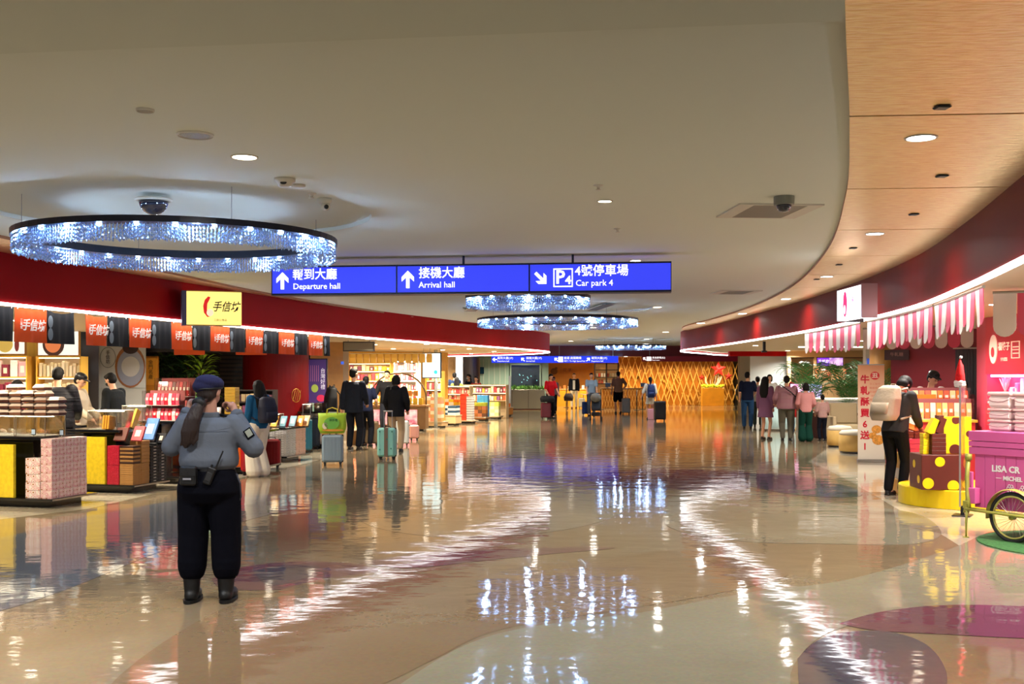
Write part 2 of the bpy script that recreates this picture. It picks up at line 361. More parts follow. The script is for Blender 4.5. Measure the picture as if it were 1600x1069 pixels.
# ================================================================ CHANDELIERS
rimm = M((14, 18, 34), .35, .3); crys = M((178, 208, 255), .12, .55, name='crystal', spec=1)
crys2 = M((150, 175, 225), .3, .2)
bulbm = M((190, 218, 255), .4, emit=70, name='led_blue_white', ecol=(150, 195, 255))
CHL = ['large round crystal chandelier nearest the camera beside the blue sign', 'small crystal chandelier right behind the blue hanging sign', 'wide crystal chandelier third along the hall below the blue sign', 'farthest crystal chandelier in front of the red bulkhead']
for ci, (x, y, r) in enumerate(CH):
    t = thing('chandelier', CHL[ci], 'chandelier', (x, y, 0), 0, 'ring chandeliers along the hall')
    w_ = .14; z1, z0 = 2.745, 2.70; n = 64
    mb = MB(); pr = [(r-w_, z0), (r, z0), (r, z1), (r-w_, z1+.02)]
    for k in range(n):
        a = 2*pi*k/n
        for q in pr: mb.v.append((q[0]*cos(a), q[0]*sin(a), q[1]))
    for k in range(n):
        for j in range(4):
            mb.f.append((4*k+j, 4*((k+1) % n)+j, 4*((k+1) % n)+(j+1) % 4, 4*k+(j+1) % 4)); mb.m.append(0)
    mb.build('rim', rimm, t, smooth=False)
    for k in range(4):
        a = 2*pi*k/4+.6; MB().tube([((r-.07)*cos(a), (r-.07)*sin(a), z1), ((r-.07)*cos(a), (r-.07)*sin(a), CZ+.035)], .0025, 5).build('suspension_wire', M((150, 150, 150), .3, .8), t)
    mb = MB(); nn = int(2*pi*r/.028)
    for row, rad in enumerate((r-.015, r-.055, r-.095, r-.13)):
        for k in range(nn):
            a = 2*pi*(k+.25*row)/nn; px, py = rad*cos(a), rad*sin(a); z = z0-.004; ln = .115+random.uniform(-.012, .012)
            nb = 4 if ci in (0, 1, 2) else 2; h = ln/nb
            for j in range(nb):
                zz = z-j*h; s_ = .0075+random.uniform(-.002, .002); rot = random.uniform(0, 1.5); c_, d_ = cos(rot)*s_, sin(rot)*s_
                if j == nb-1: c_ *= 1.35; d_ *= 1.35
                b0 = len(mb.v); mm = zz-h*.5
                mb.v += [(px, py, zz), (px+c_, py+d_, mm), (px-d_, py+c_, mm), (px-c_, py-d_, mm), (px+d_, py-c_, mm), (px, py, zz-h*.97)]
                mb.f += [(b0, b0+1, b0+2), (b0, b0+2, b0+3), (b0, b0+3, b0+4), (b0, b0+4, b0+1), (b0+5, b0+2, b0+1), (b0+5, b0+3, b0+2), (b0+5, b0+4, b0+3), (b0+5, b0+1, b0+4)]
                mi = 0 if random.random() < .7 else 1; mb.m += [mi]*8
    mb.build('crystal_strings', [crys, crys2], t, kind='stuff')
    nl = int(2*pi*r/.27); bme = None
    for k in range(nl):
        a = 2*pi*k/nl
        if bme is None:
            o = MB().ell((0, 0, 0), (.021, .021, .014), 8, 5).build('bulb', bulbm, t); bme = o
        else:
            o = bme.copy(); COL.objects.link(o); o.parent = t
        o.location = ((r-.035)*cos(a), (r-.035)*sin(a), z0-.012)
    for k in range(8 if r > 1 else 6):
        a = 2*pi*(k+.5)/(8 if r > 1 else 6)
        l = bpy.data.lights.new('chandelier_light', 'POINT'); l.energy = 13.0*r; l.color = (.42, .64, 1); l.shadow_soft_size = .03
        o = bpy.data.objects.new('chandelier_light', l); COL.objects.link(o); o.location = (x+(r-.075)*cos(a), y+(r-.075)*sin(a), z0-.055)
# ================================================================ SIGNS
bluebox = M((36, 44, 205), .4, emit=1.0, ecol=(46, 58, 212), name='blue_lightbox'); sframe = M((12, 14, 48), .35, .2)
wtxt = M((255, 255, 255), .5, emit=1.15, name='white_lit_lettering')
x0, y0, x1, y1 = -2.68, 12.15, 1.70, 11.6
ang = atan2(y1-y0, x1-x0); wid = sqrt((x1-x0)**2+(y1-y0)**2)
t = thing('hanging_sign', 'long blue illuminated direction sign hanging across the hall below the ceiling', 'sign', ((x0+x1)/2, (y0+y1)/2, 0), ang)
zb, zt = 2.53, 2.855; Wd = wid/2
cuts = [-Wd, -Wd+wid*.323, -Wd+wid*.655, Wd]
mb = MB(); mb.bb(-Wd, Wd, -.02, .2, zb, zb+.022); mb.bb(-Wd, Wd, -.02, .2, zt-.018, zt)
for c in cuts: mb.bb(max(-Wd, c-.008), min(Wd, c+.008), -.02, .2, zb+.022, zt-.018)
mb.build('housing', sframe, t)
for a, b in zip(cuts, cuts[1:]): MB().bb(a+.008, b-.008, -.012, .19, zb+.022, zt-.018).build('lit_panel', bluebox, t)
for xx in (-1.8, -.05, 1.15): MB().bb(xx-.012, xx+.012, .05, .075, zt, CZ).build('hanger', sframe, t)
def arrow(s, ang_):
    p = [(-.055, -.5), (.055*1.6, -.5)]
    pts = [(-.1, -.5), (.1, -.5), (.1, .12), (.36, -.12), (.36, .14), (0, .5), (-.36, .14), (-.36, -.12), (-.1, .12)]
    return [(x*s*cos(ang_)-y*s*sin(ang_), x*s*sin(ang_)+y*s*cos(ang_)) for x, y in pts]
def put_arrow(x, z, s, a, parent, y=-.016, mat=wtxt):
    mx = MX.Translation((x, y, z)) @ MX.Rotation(pi/2, 4, 'X')
    return MB().prism(arrow(s, a), .006, mx).build('arrow', mat, parent)
def word(s_, x, z, size, parent=t, y=-.014, sx=1, bold=0, mat=None): return text(s_, size, (x, y, z), mat or wtxt, parent, align='LEFT', sx=sx, bold=bold, ext=.002)
px2x = lambda p: -Wd+(p-425)/626*wid
zm = (zb+zt)/2
put_arrow(px2x(443), zm, .19, 0, t); word('報到大廳', px2x(459), zm+.062, .132, bold=.001, sx=.97); word('Departure hall', px2x(460), zm-.066, .092)
put_arrow(px2x(645), zm, .19, 0, t); word('接機大廳', px2x(662), zm+.062, .132, bold=.001, sx=.97); word('Arrival hall', px2x(662), zm-.064, .092)
put_arrow(px2x(853), zm-.005, .17, R(-135), t)
word('4號停車場', px2x(905), zm+.066, .132, bold=.001, sx=.97); word('Car park 4', px2x(906), zm-.062, .092)
xx = px2x(887); mb = MB()
for (a, b, c, d) in ((-.105, .105, .088, .1), (-.105, .105, -.1, -.088), (-.105, -.093, -.088, .088), (.093, .105, -.088, .088)): mb.bb(xx+a, xx+b, -.018, -.012, zm+c, zm+d)
mb.build('parking_border', wtxt, t)
text('P', .2, (xx-.032, -.014, zm), wtxt, t, bold=.004); text('4', .12, (xx+.055, -.014, zm-.03), wtxt, t, bold=.004)
# ================================================================ CEILING FITTINGS
dlm = M((255, 240, 214), .5, emit=12, name='downlight_lens'); dlc = M((245, 248, 255), .5, emit=14, name='downlight_lens_cool'); bezel = M((200, 192, 172), .4)
DL = [(382, 245, 0, 'white ceiling above the big chandelier', .072), (945, 314, 0, 'white ceiling right of the big sign, nearest', .05), (993, 407, 0, 'ceiling just over the blue sign', .06),
      (1027, 480, 0, 'ceiling right of the third chandelier', .08), (927, 512, 0, 'ceiling just past the third chandelier', .1), (892, 533, 0, 'ceiling farthest down the hall', .1), (1010, 530, 0, 'far ceiling beside the last chandelier', .1), (1040, 519, 0, 'far ceiling near the right bulkhead tip', .1),
      (836, 507, 0, 'ceiling left of the far third chandelier', .08), (1439, 215, 1, 'copper soffit, nearest', .075), (1367, 365, 1, 'copper soffit, second', .075), (1292, 432, 1, 'copper soffit, third', .075), (1228, 467, 1, 'copper soffit, fourth', .08), (1160, 490, 1, 'copper soffit, fifth', .09), (1095, 505, 1, 'copper soffit, last', .1),
      (497, 476, 1, 'left copper soffit above the banners', .09), (638, 495, 1, 'left copper soffit above the cart', .1)]
for px, py, so, where, r in DL:
    z = SZ if so else CZ; p = G(px, py, z)
    t = thing('downlight', 'round recessed downlight in the %s' % where, 'downlight', (p.x, p.y, z), 0, 'recessed downlights')
    MB().lathe([(r+.012, 0), (r+.012, -.004), (r, -.006), (r, 0)], 28).build('bezel', bezel, t)
    MB().cyl((0, 0, -.0045), r-.002, .003, 28).build('lens', dlc if so else dlm, t)
    area('downlight_or_fill', (p.x, p.y, z-.02), r*1.6, 0, 34 if p.y < 9 else 13, (1, .96, .88), (0, 0, 0), 'DISK', R(165))
for k, (px, py) in enumerate([(1010, 545), (950, 521), (868, 519), (1062, 531)]): pass
# lamps without fittings, added behind the camera and overhead to brighten the hall
for x, y in ((-3.4, 1.5), (-.8, 1.0), (-3.6, 5.6), (.9, .2), (-2, -2.5), (-.4, 24.8), (2.8, 27), (3.2, 33), (1.5, 36), (3, 43), (6, 41), (0, 44), (-2.6, 45.5)):
    area('downlight_or_fill', (x, y, CZ-.02), .14 if y < 9 else .3, 0, 72 if y < 9 else 26, (.96, .98, 1), (0, 0, 0), 'DISK', R(130))
ceilw = M((214, 208, 190), .45); dk = M((20, 20, 22), .4); smoke = M((34, 40, 52), .08, 0, coat=1, name='smoked_dome')
def flat_disc(px, py, r, label, nm='ceiling_speaker'):
    p = G(px, py, CZ)
    t = thing(nm, label, 'ceiling fitting', (p.x, p.y, CZ)); MB().lathe([(r, 0), (r, -.006), (r*.92, -.012), (r*.9, -.006), (.01, -.008)], 28).build('rim', ceilw, t)
    MB().cyl((0, 0, -.009), r*.82, .003, 24).build('grille', M((176, 168, 146), .6, bump=.5, vscale=200), t)
flat_disc(305, 210, .1, 'round flush speaker in the ceiling, nearest the left'); flat_disc(227, 171, .045, 'tiny round flush cover in the near ceiling', 'ceiling_disc')
for px, py, l in ((935, 289, 'small ceiling sprinkler above the right part of the blue sign'), (965, 357, 'small ceiling sprinkler just over the blue sign'), (487, 302, 'small ceiling sprinkler beside the white dome camera')):
    p = G(px, py, CZ); t = thing('sprinkler', l, 'sprinkler', (p.x, p.y, CZ), 0, 'ceiling sprinklers')
    MB().lathe([(.035, 0), (.033, -.006), (.012, -.012), (.01, -.03), (.02, -.032), (.02, -.035)], 16).build('body', ceilw, t, True)
p = G(445, 279, CZ); t = thing('smoke_detector', 'white round smoke detector on the ceiling left of the dome camera', 'smoke detector', (p.x, p.y, CZ))
MB().lathe([(.07, 0), (.07, -.02), (.05, -.03), (.045, -.05), (.02, -.055)], 24).build('body', ceilw, t, True); MB().ell((.0, -.045, -.035), (.022, .006, .012)).build('sensor', dk, t)
p = G(466, 289, CZ); t = thing('smoke_detector', 'flat white detector right beside the round one', 'smoke detector', (p.x, p.y, CZ)); MB().lathe([(.05, 0), (.05, -.012), (.03, -.02), (.01, -.022)], 20).build('body', ceilw, t, True)
p = G(507, 310, CZ); t = thing('security_camera', 'small white turret camera on the ceiling above the chandelier', 'security camera', (p.x, p.y, CZ))
MB().lathe([(.055, 0), (.055, -.02), (.04, -.04)], 20).build('base', ceilw, t, True); MB().ell((.01, -.01, -.06), .035).build('housing', ceilw, t, True); MB().ell((.02, -.035, -.068), .018).build('lens', dk, t, True)
p = G(240, 311, CZ); t = thing('dome_camera', 'large smoked dome camera on the ceiling in front of the chandelier', 'security camera', (p.x, p.y, CZ))
MB().lathe([(.135, 0), (.135, -.012), (.115, -.02), (.11, -.012)], 32).build('base', ceilw, t, True)
MB().lathe([(.108, -.012), (.106, -.035), (.092, -.07), (.065, -.1), (.03, -.116), (.004, -.12)], 28).build('dome', smoke, t, True)
p = G(1225, 307, CZ); t = thing('dome_camera', 'grey dome camera beside the slotted ceiling vent', 'security camera', (p.x, p.y, CZ))
MB().lathe([(.075, 0), (.075, -.06), (.07, -.064)], 28).build('base', M((126, 126, 112), .4), t); MB().lathe([(.056, -.062), (.054, -.075), (.04, -.105), (.01, -.115)], 24).build('dome', smoke, t, True)
def vent(px0, px1, py0, py1, label, n=26):
    a = G(px0, py0, CZ); b = G(px1, py0, CZ); c = G((px0+px1)/2, py1, CZ)
    w2 = (b.x-a.x)/2; d = abs(c.y-a.y)/2; t = thing('ceiling_vent', label, 'air vent', ((a.x+b.x)/2, (a.y+c.y)/2, CZ), R(4), 'ceiling vents')
    mb = MB(); 
    for q in ((-w2, w2, -d, -d+.03), (-w2, w2, d-.03, d), (-w2, -w2+.12, -d+.03, d-.03), (w2-.12, w2, -d+.03, d-.03)): mb.bb(*q, -.012, 0)
    mb.build('frame', ceilw, t); MB().bb(-w2+.12, w2-.12, -d+.03, d-.03, -.004, -.001).build('backing', M((60, 52, 44), .6), t)
    mb = MB()
    for k in range(n):
        x = -w2+.13+(2*w2-.26)*k/(n-1); mb.bb(x-.004, x+.004, -d+.03, d-.03, -.012, -.004)
    mb.build('fins', M((150, 142, 124), .4, .4), t, kind='stuff')
vent(1150, 1285, 318, 339, 'long slotted air vent in the ceiling behind the grey dome camera', 40)
vent(1125, 1190, 453.5, 459, 'slim slotted air vent farther down the ceiling at the right')
for (q, l) in (((733, 745, 476, 488), 'left'), ((928, 944, 475, 486), 'right')):
    a = G(q[0], q[2], CZ); b = G(q[1], q[3], CZ)
    t = thing('ceiling_slot', 'dark rectangular slot in the ceiling by the %s side of the second chandelier' % l, 'air vent', ((a.x+b.x)/2, (a.y+b.y)/2, CZ), .1)
    MB().bb(-.11, .11, -.9, .9, -.004, 0).build('slot', dk, t)
    MB().bb(-.125, -.11, -.91, .91, -.008, 0).bb(.11, .125, -.91, .91, -.008, 0).build('frame', ceilw, t)
for px, py, i in ((1472, 166, 0), (1472, 274, 1), (1428, 334, 2), (1333, 387, 3), (1311, 413, 4), (1276, 436, 5)):
    p = G(px, py, SZ)
    t = thing('soffit_slot', 'small black rectangular opening in the copper soffit, %s from the camera' % ['nearest', 'second', 'third', 'fourth', 'fifth', 'sixth'][i], 'vent slot', (p.x, p.y, SZ), R(3), 'black slots in the copper soffit')
    MB().bb(-.035, .035, -.035, .035, -.012, 0, ch=.008).build('body', dk, t)

# ---------------------------------------------------------------- shop lamps (spotlights let into the shop ceilings)
SHL = []
WC = {}
def shop_lamp(x, y, watts, col, where, z=SHC, r=.07):
    WC[where] = WC.get(where, 0)+1
    t = thing('shop_downlight', 'bright round spotlight in the %s%s' % (where, '' if WC[where] == 1 and 'gold' not in where and 'latt' not in where else ', %s one' % ORD[WC[where]-1]), 'downlight', (x, y, z), 0, 'spotlights in the %s' % where)
    MB().cyl((0, 0, -.006), r, .006, 20).build('lens', dlm if col[2] < .9 else dlc, t)
    area('shop_lamp', (x, y, z-.02), r*1.8, 0, watts, col, (0, 0, 0), 'DISK', R(150))
WARM = (1, .87, .66); NEUT = (1, .94, .84); PINKL = (1, .66, .74)
for (x, y, p, c, w_) in [(-7.2, 9.5, 60, WARM, 'left shop ceiling, out of frame'), (-7.0, 12.2, 60, WARM, 'left shop ceiling over the nearest counter'), (-6.3, 14.2, 60, WARM, 'left shop ceiling over the nearest counter'), (-5.7, 15.7, 60, WARM, 'left shop ceiling over the second counter'),
    (-7.4, 16.2, 70, WARM, 'left shop ceiling over the shoppers'), (-8.6, 18.2, 80, WARM, 'left shop ceiling before the lit shelves'), (-5.3, 18.2, 60, NEUT, 'left shop ceiling over the snack cases'), (-6.6, 19.6, 50, NEUT, 'left shop ceiling over the snack cases'),
    (-4.6, 20.6, 45, NEUT, 'left shop ceiling by the red column'), (-4.1, 22.2, 30, WARM, 'left shop ceiling by the red column'), (-3.2, 24.3, 70, WARM, 'left shop ceiling by the purple poster'),
    (-5.0, 28.5, 110, WARM, 'yellow shop ceiling'), (-3.6, 28.5, 110, WARM, 'yellow shop ceiling'), (-2.2, 28.0, 90, WARM, 'yellow shop ceiling'), (-5.2, 33, 140, WARM, 'yellow shop ceiling'), (-3.6, 33, 140, WARM, 'yellow shop ceiling'), (-2.2, 34.5, 140, WARM, 'yellow shop ceiling'),
    (-1.3, 33, 90, WARM, 'yellow shop ceiling'), (-.6, 36.5, 90, WARM, 'yellow shop ceiling'), (-3, 39, 120, NEUT, 'yellow shop ceiling'), (-2.5, 40.8, 90, WARM, 'yellow shop ceiling'), (-1.5, 40, 90, NEUT, 'yellow shop ceiling'),  # warm lamp nearest the far wood wall is added to brighten it
    (4.4, 8.6, 45, NEUT, 'right shop ceiling over the pink cart'), (5.3, 10.0, 60, NEUT, 'right shop ceiling over the pink cart'), (5.6, 12.6, 60, NEUT, 'right shop ceiling over the yellow platform'), (6.8, 11.4, 50, PINKL, 'right shop ceiling over the yellow platform'),
    (5.6, 15.0, 60, NEUT, 'right shop ceiling by the roll-up banner'), (7.4, 15.4, 50, NEUT, 'right shop ceiling by the sales staff'), (6.4, 18.6, 50, NEUT, 'right shop ceiling over the benches'),
    (6.6, 23.5, 60, NEUT, 'right shop ceiling over the palms'), (8.2, 25.5, 60, NEUT, 'right shop ceiling over the palms'), (6.6, 29.5, 70, NEUT, 'right shop ceiling over the drinks counter'), (8.8, 31.5, 80, NEUT, 'right shop ceiling over the drinks counter'), (10.6, 30, 70, NEUT, 'right shop ceiling over the drinks counter'), (9, 35.5, 80, NEUT, 'right shop ceiling by the pale wall')]:
    shop_lamp(x, y, p, c, w_)
for k, x in enumerate([6.2, 7.6, 9.0, 10.4, 11.8]): shop_lamp(x, 59.3, 58, (1, .8, .5), 'far ceiling washing the lattice wall', 2.7, .09)
for k, (x, y) in enumerate([(2.4, 57), (3.9, 58), (5.2, 56), (.5, 53), (4, 51.5), (7.5, 52.5), (10, 54), (-1.2, 54), (.6, 54.6)]): shop_lamp(x, y, 80, (1, .82, .55), 'far ceiling by the gold counter', 2.7, .08)  # last two lamps are added to brighten the teal wall
# ================================================================ PEOPLE
SKIN = M((214, 160, 128), .5, name='skin'); SKIN2 = M((196, 142, 110), .5)
HAIR = M((16, 13, 13), .7, spec=.25, bump=.4, vscale=40, stretch=(1, 1, .15), name='hair'); EYE_M = M((20, 14, 12), .2); LIP = M((160, 84, 76), .5)
def remesh(mb, name, mat, parent, vox, dec=1, sm=2, label=None, holder=None):
    me = bpy.data.meshes.new(name); me.from_pydata(mb.v, [], mb.f)
    o = bpy.data.objects.new(name, me); COL.objects.link(o)
    m = o.modifiers.new('r', 'REMESH'); m.mode = 'VOXEL'; m.voxel_size = vox; m.use_smooth_shade = True
    if sm: s = o.modifiers.new('s', 'SMOOTH'); s.iterations = sm; s.factor = .5
    if dec < 1: d = o.modifiers.new('d', 'DECIMATE'); d.ratio = dec
    dg = bpy.context.evaluated_depsgraph_get()
    m2 = bpy.data.meshes.new_from_object(o.evaluated_get(dg)); bpy.data.objects.remove(o)
    m2.materials.clear(); m2.materials.append(mat); m2.name = name
    m2.polygons.foreach_set('use_smooth', [True]*len(m2.polygons))
    o = bpy.data.objects.new(name, m2); COL.objects.link(o)
    if parent: o.parent = parent
    if label: o['label'] = label
    return o
def loft(mb, rings, n=16, p=2.4):      # rings: (center, half width, half depth, axis matrix or None)
    base = len(mb.v)
    for c, rx, ry, mx in rings:
        for k in range(n):
            a = 2*pi*k/n; ca, sa = cos(a), sin(a)
            q = V((rx*abs(ca)**(2/p)*(1 if ca > 0 else -1), ry*abs(sa)**(2/p)*(1 if sa > 0 else -1), 0))
            if mx: q = mx @ q
            mb.v.append(tuple(V(c)+q))
    for i in range(len(rings)-1):
        for k in range(n):
            a = base+i*n; mb.f.append((a+k, a+(k+1) % n, a+n+(k+1) % n, a+n+k)); mb.m.append(0)
    mb.f.append(tuple(base+k for k in range(n))[::-1]); mb.m.append(0)
    mb.f.append(tuple(base+(len(rings)-1)*n+k for k in range(n))); mb.m.append(0)
def ik(a, b, l1, l2, hint):
    a, b = V(a), V(b); d = b-a; L_ = min(d.length, (l1+l2)*.995); u = d.normalized(); b = a+u*L_
    x = (l1*l1-l2*l2+L_*L_)/(2*L_); h = sqrt(max(l1*l1-x*x, 0)); q = V(hint)-u*V(hint).dot(u)
    return a+u*x+q.normalized()*h, b
def person(label, loc, rz, h=1.72, lean=0, rh=(.24, .05, .84), lh=(-.24, .05, .84), rf=(.1, 0), lf=(-.1, 0), re=(.5, -1, -.3), le=(-.5, -1, -.3), turn=0, nod=0,
           hair='short', top='jacket', topc=(30, 32, 38), bot='trousers', botc=(24, 26, 34), shoec=(20, 20, 22), bulk=1, vox=.014, dec=.45, sleeve=1, skin=None, topm=None, group=None, hem=.88, cap=None, mask=False, legw=1, legs=True, hairm=None, extra=None):
    s = h/1.75; sk = skin or SKIN
    t = thing('person', label, 'person', loc, rz, group)
    LM = MX.Translation((0, 0, .92*s)) @ MX.Rotation(-lean, 4, 'X') @ MX.Translation((0, 0, -.92*s))
    U = lambda x, y, z: LM @ V((x*s, y*s, z*s))
    hands = {}; 
    sh = {1: U(.175*bulk**.5, 0, 1.415), -1: U(-.175*bulk**.5, 0, 1.415)}
    arms = {}
    for sd, tg, hi in ((1, rh, re), (-1, lh, le)):
        e, wr = ik(sh[sd], V(tg)*s, .285*s, .255*s, hi); arms[sd] = (sh[sd], e, wr)
    legj = {}
    for sd, ft in ((1, rf), (-1, lf)):
        hp = V((sd*.092*s*bulk**.4, 0, .90*s)); an = V((ft[0]*s, ft[1]*s, .085*s)); lft = ft[2]*s if len(ft) > 2 else 0; an.z += lft
        k, an = ik(hp, an, .43*s, .41*s, (sd*.1, 1, 0)); legj[sd] = (hp, k, an)
    hm = LM @ MX.Translation((0, 0, 1.52*s)) @ MX.Rotation(turn, 4, 'Z') @ MX.Rotation(-nod+lean*.6, 4, 'X')
    Hd = lambda x, y, z: hm @ V((x*s, y*s, z*s))
    rot = LM.to_3x3().to_4x4(); hr = hm.to_3x3().to_4x4()
    # --- body: one continuous skin surface
    mb = MB()
    loft(mb, [(V((0, 0, .84*s)), .13*s*bulk, .085*s*bulk, None), (V((0, 0, .93*s)), .135*s*bulk, .09*s*bulk, None), (U(0, .01, 1.1), .12*s*bulk, .085*s*bulk, rot), (U(0, .01, 1.3), .16*s*bulk, .105*s*bulk, rot), (U(0, -.01, 1.42), .14*s, .075*s, rot), (U(0, 0, 1.47), .06*s, .05*s, rot)])
    mb.cap(U(0, -.005, 1.42), Hd(0, 0, .03), .058*s, .05*s)
    mb.ell(Hd(0, .0, .135), (.075*s, .093*s, .098*s), 16, 12, mx=hr); mb.ell(Hd(0, .025, .075), (.056*s, .066*s, .062*s), 14, 10, mx=hr)
    mb.ell(Hd(0, .098, .095), (.013*s, .02*s, .022*s), 8, 6, mx=hr)
    for sd in (1, -1): mb.ell(Hd(sd*.076, -.005, .105), (.011*s, .022*s, .032*s), 8, 6, mx=hr)
    for sd in (1, -1):
        a, e, wr = arms[sd]
        mb.cap(a, e, .052*s, .04*s); mb.cap(e, wr, .04*s, .027*s)
        d = (wr-e).normalized(); side = d.cross(V((0, 0, 1)));
        if side.length < .2: side = V((0, 1, 0))*1.0
        side.normalize(); nrm = d.cross(side).normalized()
        pc = wr+d*.05*s; mb.cap(wr, pc, .025*s, .03*s)
        mb.ell(pc, (.03*s,)*3, 10, 6)
        for fi, ln in enumerate((.06, .07, .065, .05)):
            o_ = side*(fi-1.5)*.0175*s; p1 = pc+d*.02*s+o_; p2 = p1+d*ln*.55*s+nrm*.008*s; p3 = p2+d*ln*.4*s+nrm*.022*s
            mb.cap(p1, p2, .0095*s, .009*s, 8); mb.cap(p2, p3, .009*s, .0075*s, 8)
        p1 = wr+d*.02*s-side*.025*s; p2 = p1+(d*.6-side*.8).normalized()*.035*s; mb.cap(p1, p2, .012*s, .0105*s, 8); mb.cap(p2, p2+d*.03*s+nrm*.01*s, .0105*s, .009*s, 8)
    for sd in (1, -1):
        if not legs: break
        hp, k, an = legj[sd]
        mb.cap(hp, k, .08*s*bulk**.6, .05*s*bulk**.5); mb.cap(k, an, .052*s*bulk**.5, .036*s); mb.cap(an, an+V((0, .1*s, -.035*s)), .036*s, .03*s)
    body = remesh(mb, 'body', sk, t, vox*.78, dec, 1)
    # --- face
    for sd in (1, -1): MB().ell(Hd(sd*.03, .087, .125), (.011*s, .007*s, .006*s), 8, 6, mx=hr).build('eye', EYE_M, t, True)
    if mask: MB().ell(Hd(0, .06, .075), (.058*s, .052*s, .042*s), 14, 10, mx=hr).build('face_mask', mask, t, True)
    else: MB().ell(Hd(0, .083, .055), (.022*s, .009*s, .006*s), 8, 6, mx=hr).build('mouth', LIP, t, True)
    # --- hair
    hb = MB(); hmt = hairm or HAIR
    hb.ell(Hd(0, -.018, .152), (.084*s, .098*s, .09*s), 16, 12, mx=hr); hb.ell(Hd(0, -.035, .11), (.08*s, .078*s, .08*s), 14, 10, mx=hr)
    hb.ell(Hd(0, .035, .2), (.066*s, .058*s, .036*s), 14, 8, mx=hr)
    if hair == 'bowl': hb.ell(Hd(0, -.01, .15), (.1*s, .112*s, .095*s), 16, 12, mx=hr); hb.ell(Hd(0, -.04, .08), (.088*s, .07*s, .07*s), 14, 10, mx=hr)
    if hair == 'bob': loft(hb, [(Hd(0, -.03, .0), .088*s, .07*s, hr), (Hd(0, -.03, .06), .1*s, .085*s, hr), (Hd(0, -.02, .15), .1*s, .1*s, hr), (Hd(0, -.02, .22), .06*s, .06*s, hr)], 14)
    if hair == 'long': loft(hb, [(U(0, -.1, 1.16), .08*s, .03*s, rot), (U(0, -.105, 1.28), .13*s, .045*s, rot), (U(0, -.085, 1.42), .135*s, .065*s, rot), (Hd(0, -.045, .05), .112*s, .085*s, hr), (Hd(0, -.02, .15), .1*s, .104*s, hr), (Hd(0, -.02, .225), .06*s, .06*s, hr)], 14)
    if hair == 'pony': hb.cap(Hd(0, -.1, .12), Hd(0, -.13, .08), .035*s, .04*s); hb.cap(Hd(0, -.13, .08), U(-.01, -.12, 1.32), .04*s, .02*s)
    remesh(hb, 'hair', hmt, t, vox, dec, 1)
    if cap:
        c_ = MB(); c_.ell(Hd(0, -.012, .185), (.09*s, .102*s, .068*s), 18, 10, mx=hr); c_.ell(Hd(0, .1, .168), (.062*s, .062*s, .012*s), 14, 6, mx=hr)
        remesh(c_, 'cap', cap, t, vox*.7, 1, 1)
    # --- top
    tm = topm or M(topc, .85, bump=.35, vscale=14, spec=.15); g = .016 if top == 'tee' else .026
    if top == 'puffer': g = .04
    cb = MB(); hb_ = hem
    fl = .04 if top == 'dress' else 0
    rings = []
    if top == 'dress': rings += [(V((0, 0, hem*s)), (.2+fl)*s*bulk, (.14+fl)*s*bulk, None)]; hb_ = .9
    rings += [(U(0, 0, hb_), (.158+g)*s*bulk, (.112+g)*s*bulk, rot), (U(0, 0, (hb_+1.0)/2), (.16+g)*s*bulk, (.114+g)*s*bulk, rot), (U(0, .008, 1.12), (.145+g)*s*bulk, (.104+g)*s*bulk, rot), (U(0, .005, 1.3), (.17+g)*s*bulk**.8, (.11+g)*s*bulk**.8, rot),
              (U(0, -.01, 1.41), (.155+g)*s, (.076+g)*s, rot), (U(0, -.005, 1.465), (.066+g*.6)*s, (.056+g*.6)*s, rot)]
    loft(cb, rings, 20)
    for sd in (1, -1):
        a, e, wr = arms[sd]; cb.ell(a, (.06+g*.8)*s, 12, 8)
        if sleeve > .9: cb.cap(a, e, (.055+g)*s, (.044+g)*s); cb.cap(e, e+(wr-e)*.93, (.044+g)*s, (.034+g*.7)*s)
        elif sleeve > .2: cb.cap(a, a+(e-a)*(sleeve*1.6), (.056+g)*s, (.052+g)*s)
    if top == 'hood': cb.ell(U(0, -.085, 1.46), (.1*s, .055*s, .05*s), 14, 8, mx=rot)
    nm = {'tee': 'shirt', 'dress': 'dress', 'puffer': 'puffer_jacket', 'hood': 'jacket', 'jacket': 'jacket', 'shirt': 'shirt'}[top]
    remesh(cb, nm, tm, t, vox, dec, 2)
    # --- bottom
    if bot and legs:
        pb = MB(); pm = M(botc, .85, bump=.35, vscale=12, spec=.15); gl = .018*legw
        if bot == 'skirt': loft(pb, [(V((0, 0, .62*s)), .2*s, .16*s, None), (V((0, 0, .8*s)), .18*s, .14*s, None), (V((0, 0, .97*s)), .15*s, .11*s, None)], 18)
        else:
            loft(pb, [(V((0, 0, .82*s)), .15*s*bulk, .1*s*bulk, None), (V((0, 0, .92*s)), .168*s*bulk, .12*s*bulk, None), (V((0, .0, 1.0*s)), .155*s*bulk, .112*s*bulk, None)], 18)
            for sd in (1, -1):
                hp, k, an = legj[sd]
                if bot == 'shorts': pb.cap(hp, hp+(k-hp)*.8, (.09+gl)*s*bulk**.6, (.08+gl)*s*bulk**.5)
                else:
                    wd = 1.55 if legw > 1.5 else 1
                    pb.cap(hp, k, (.085+gl)*s*bulk**.6, (.058+gl)*s*bulk**.5); pb.cap(k, an+(k-an)*.06, (.058+gl)*s*bulk**.5, (.046+gl)*s*wd)
        remesh(pb, 'shorts' if bot == 'shorts' else bot, pm, t, vox, dec, 2)
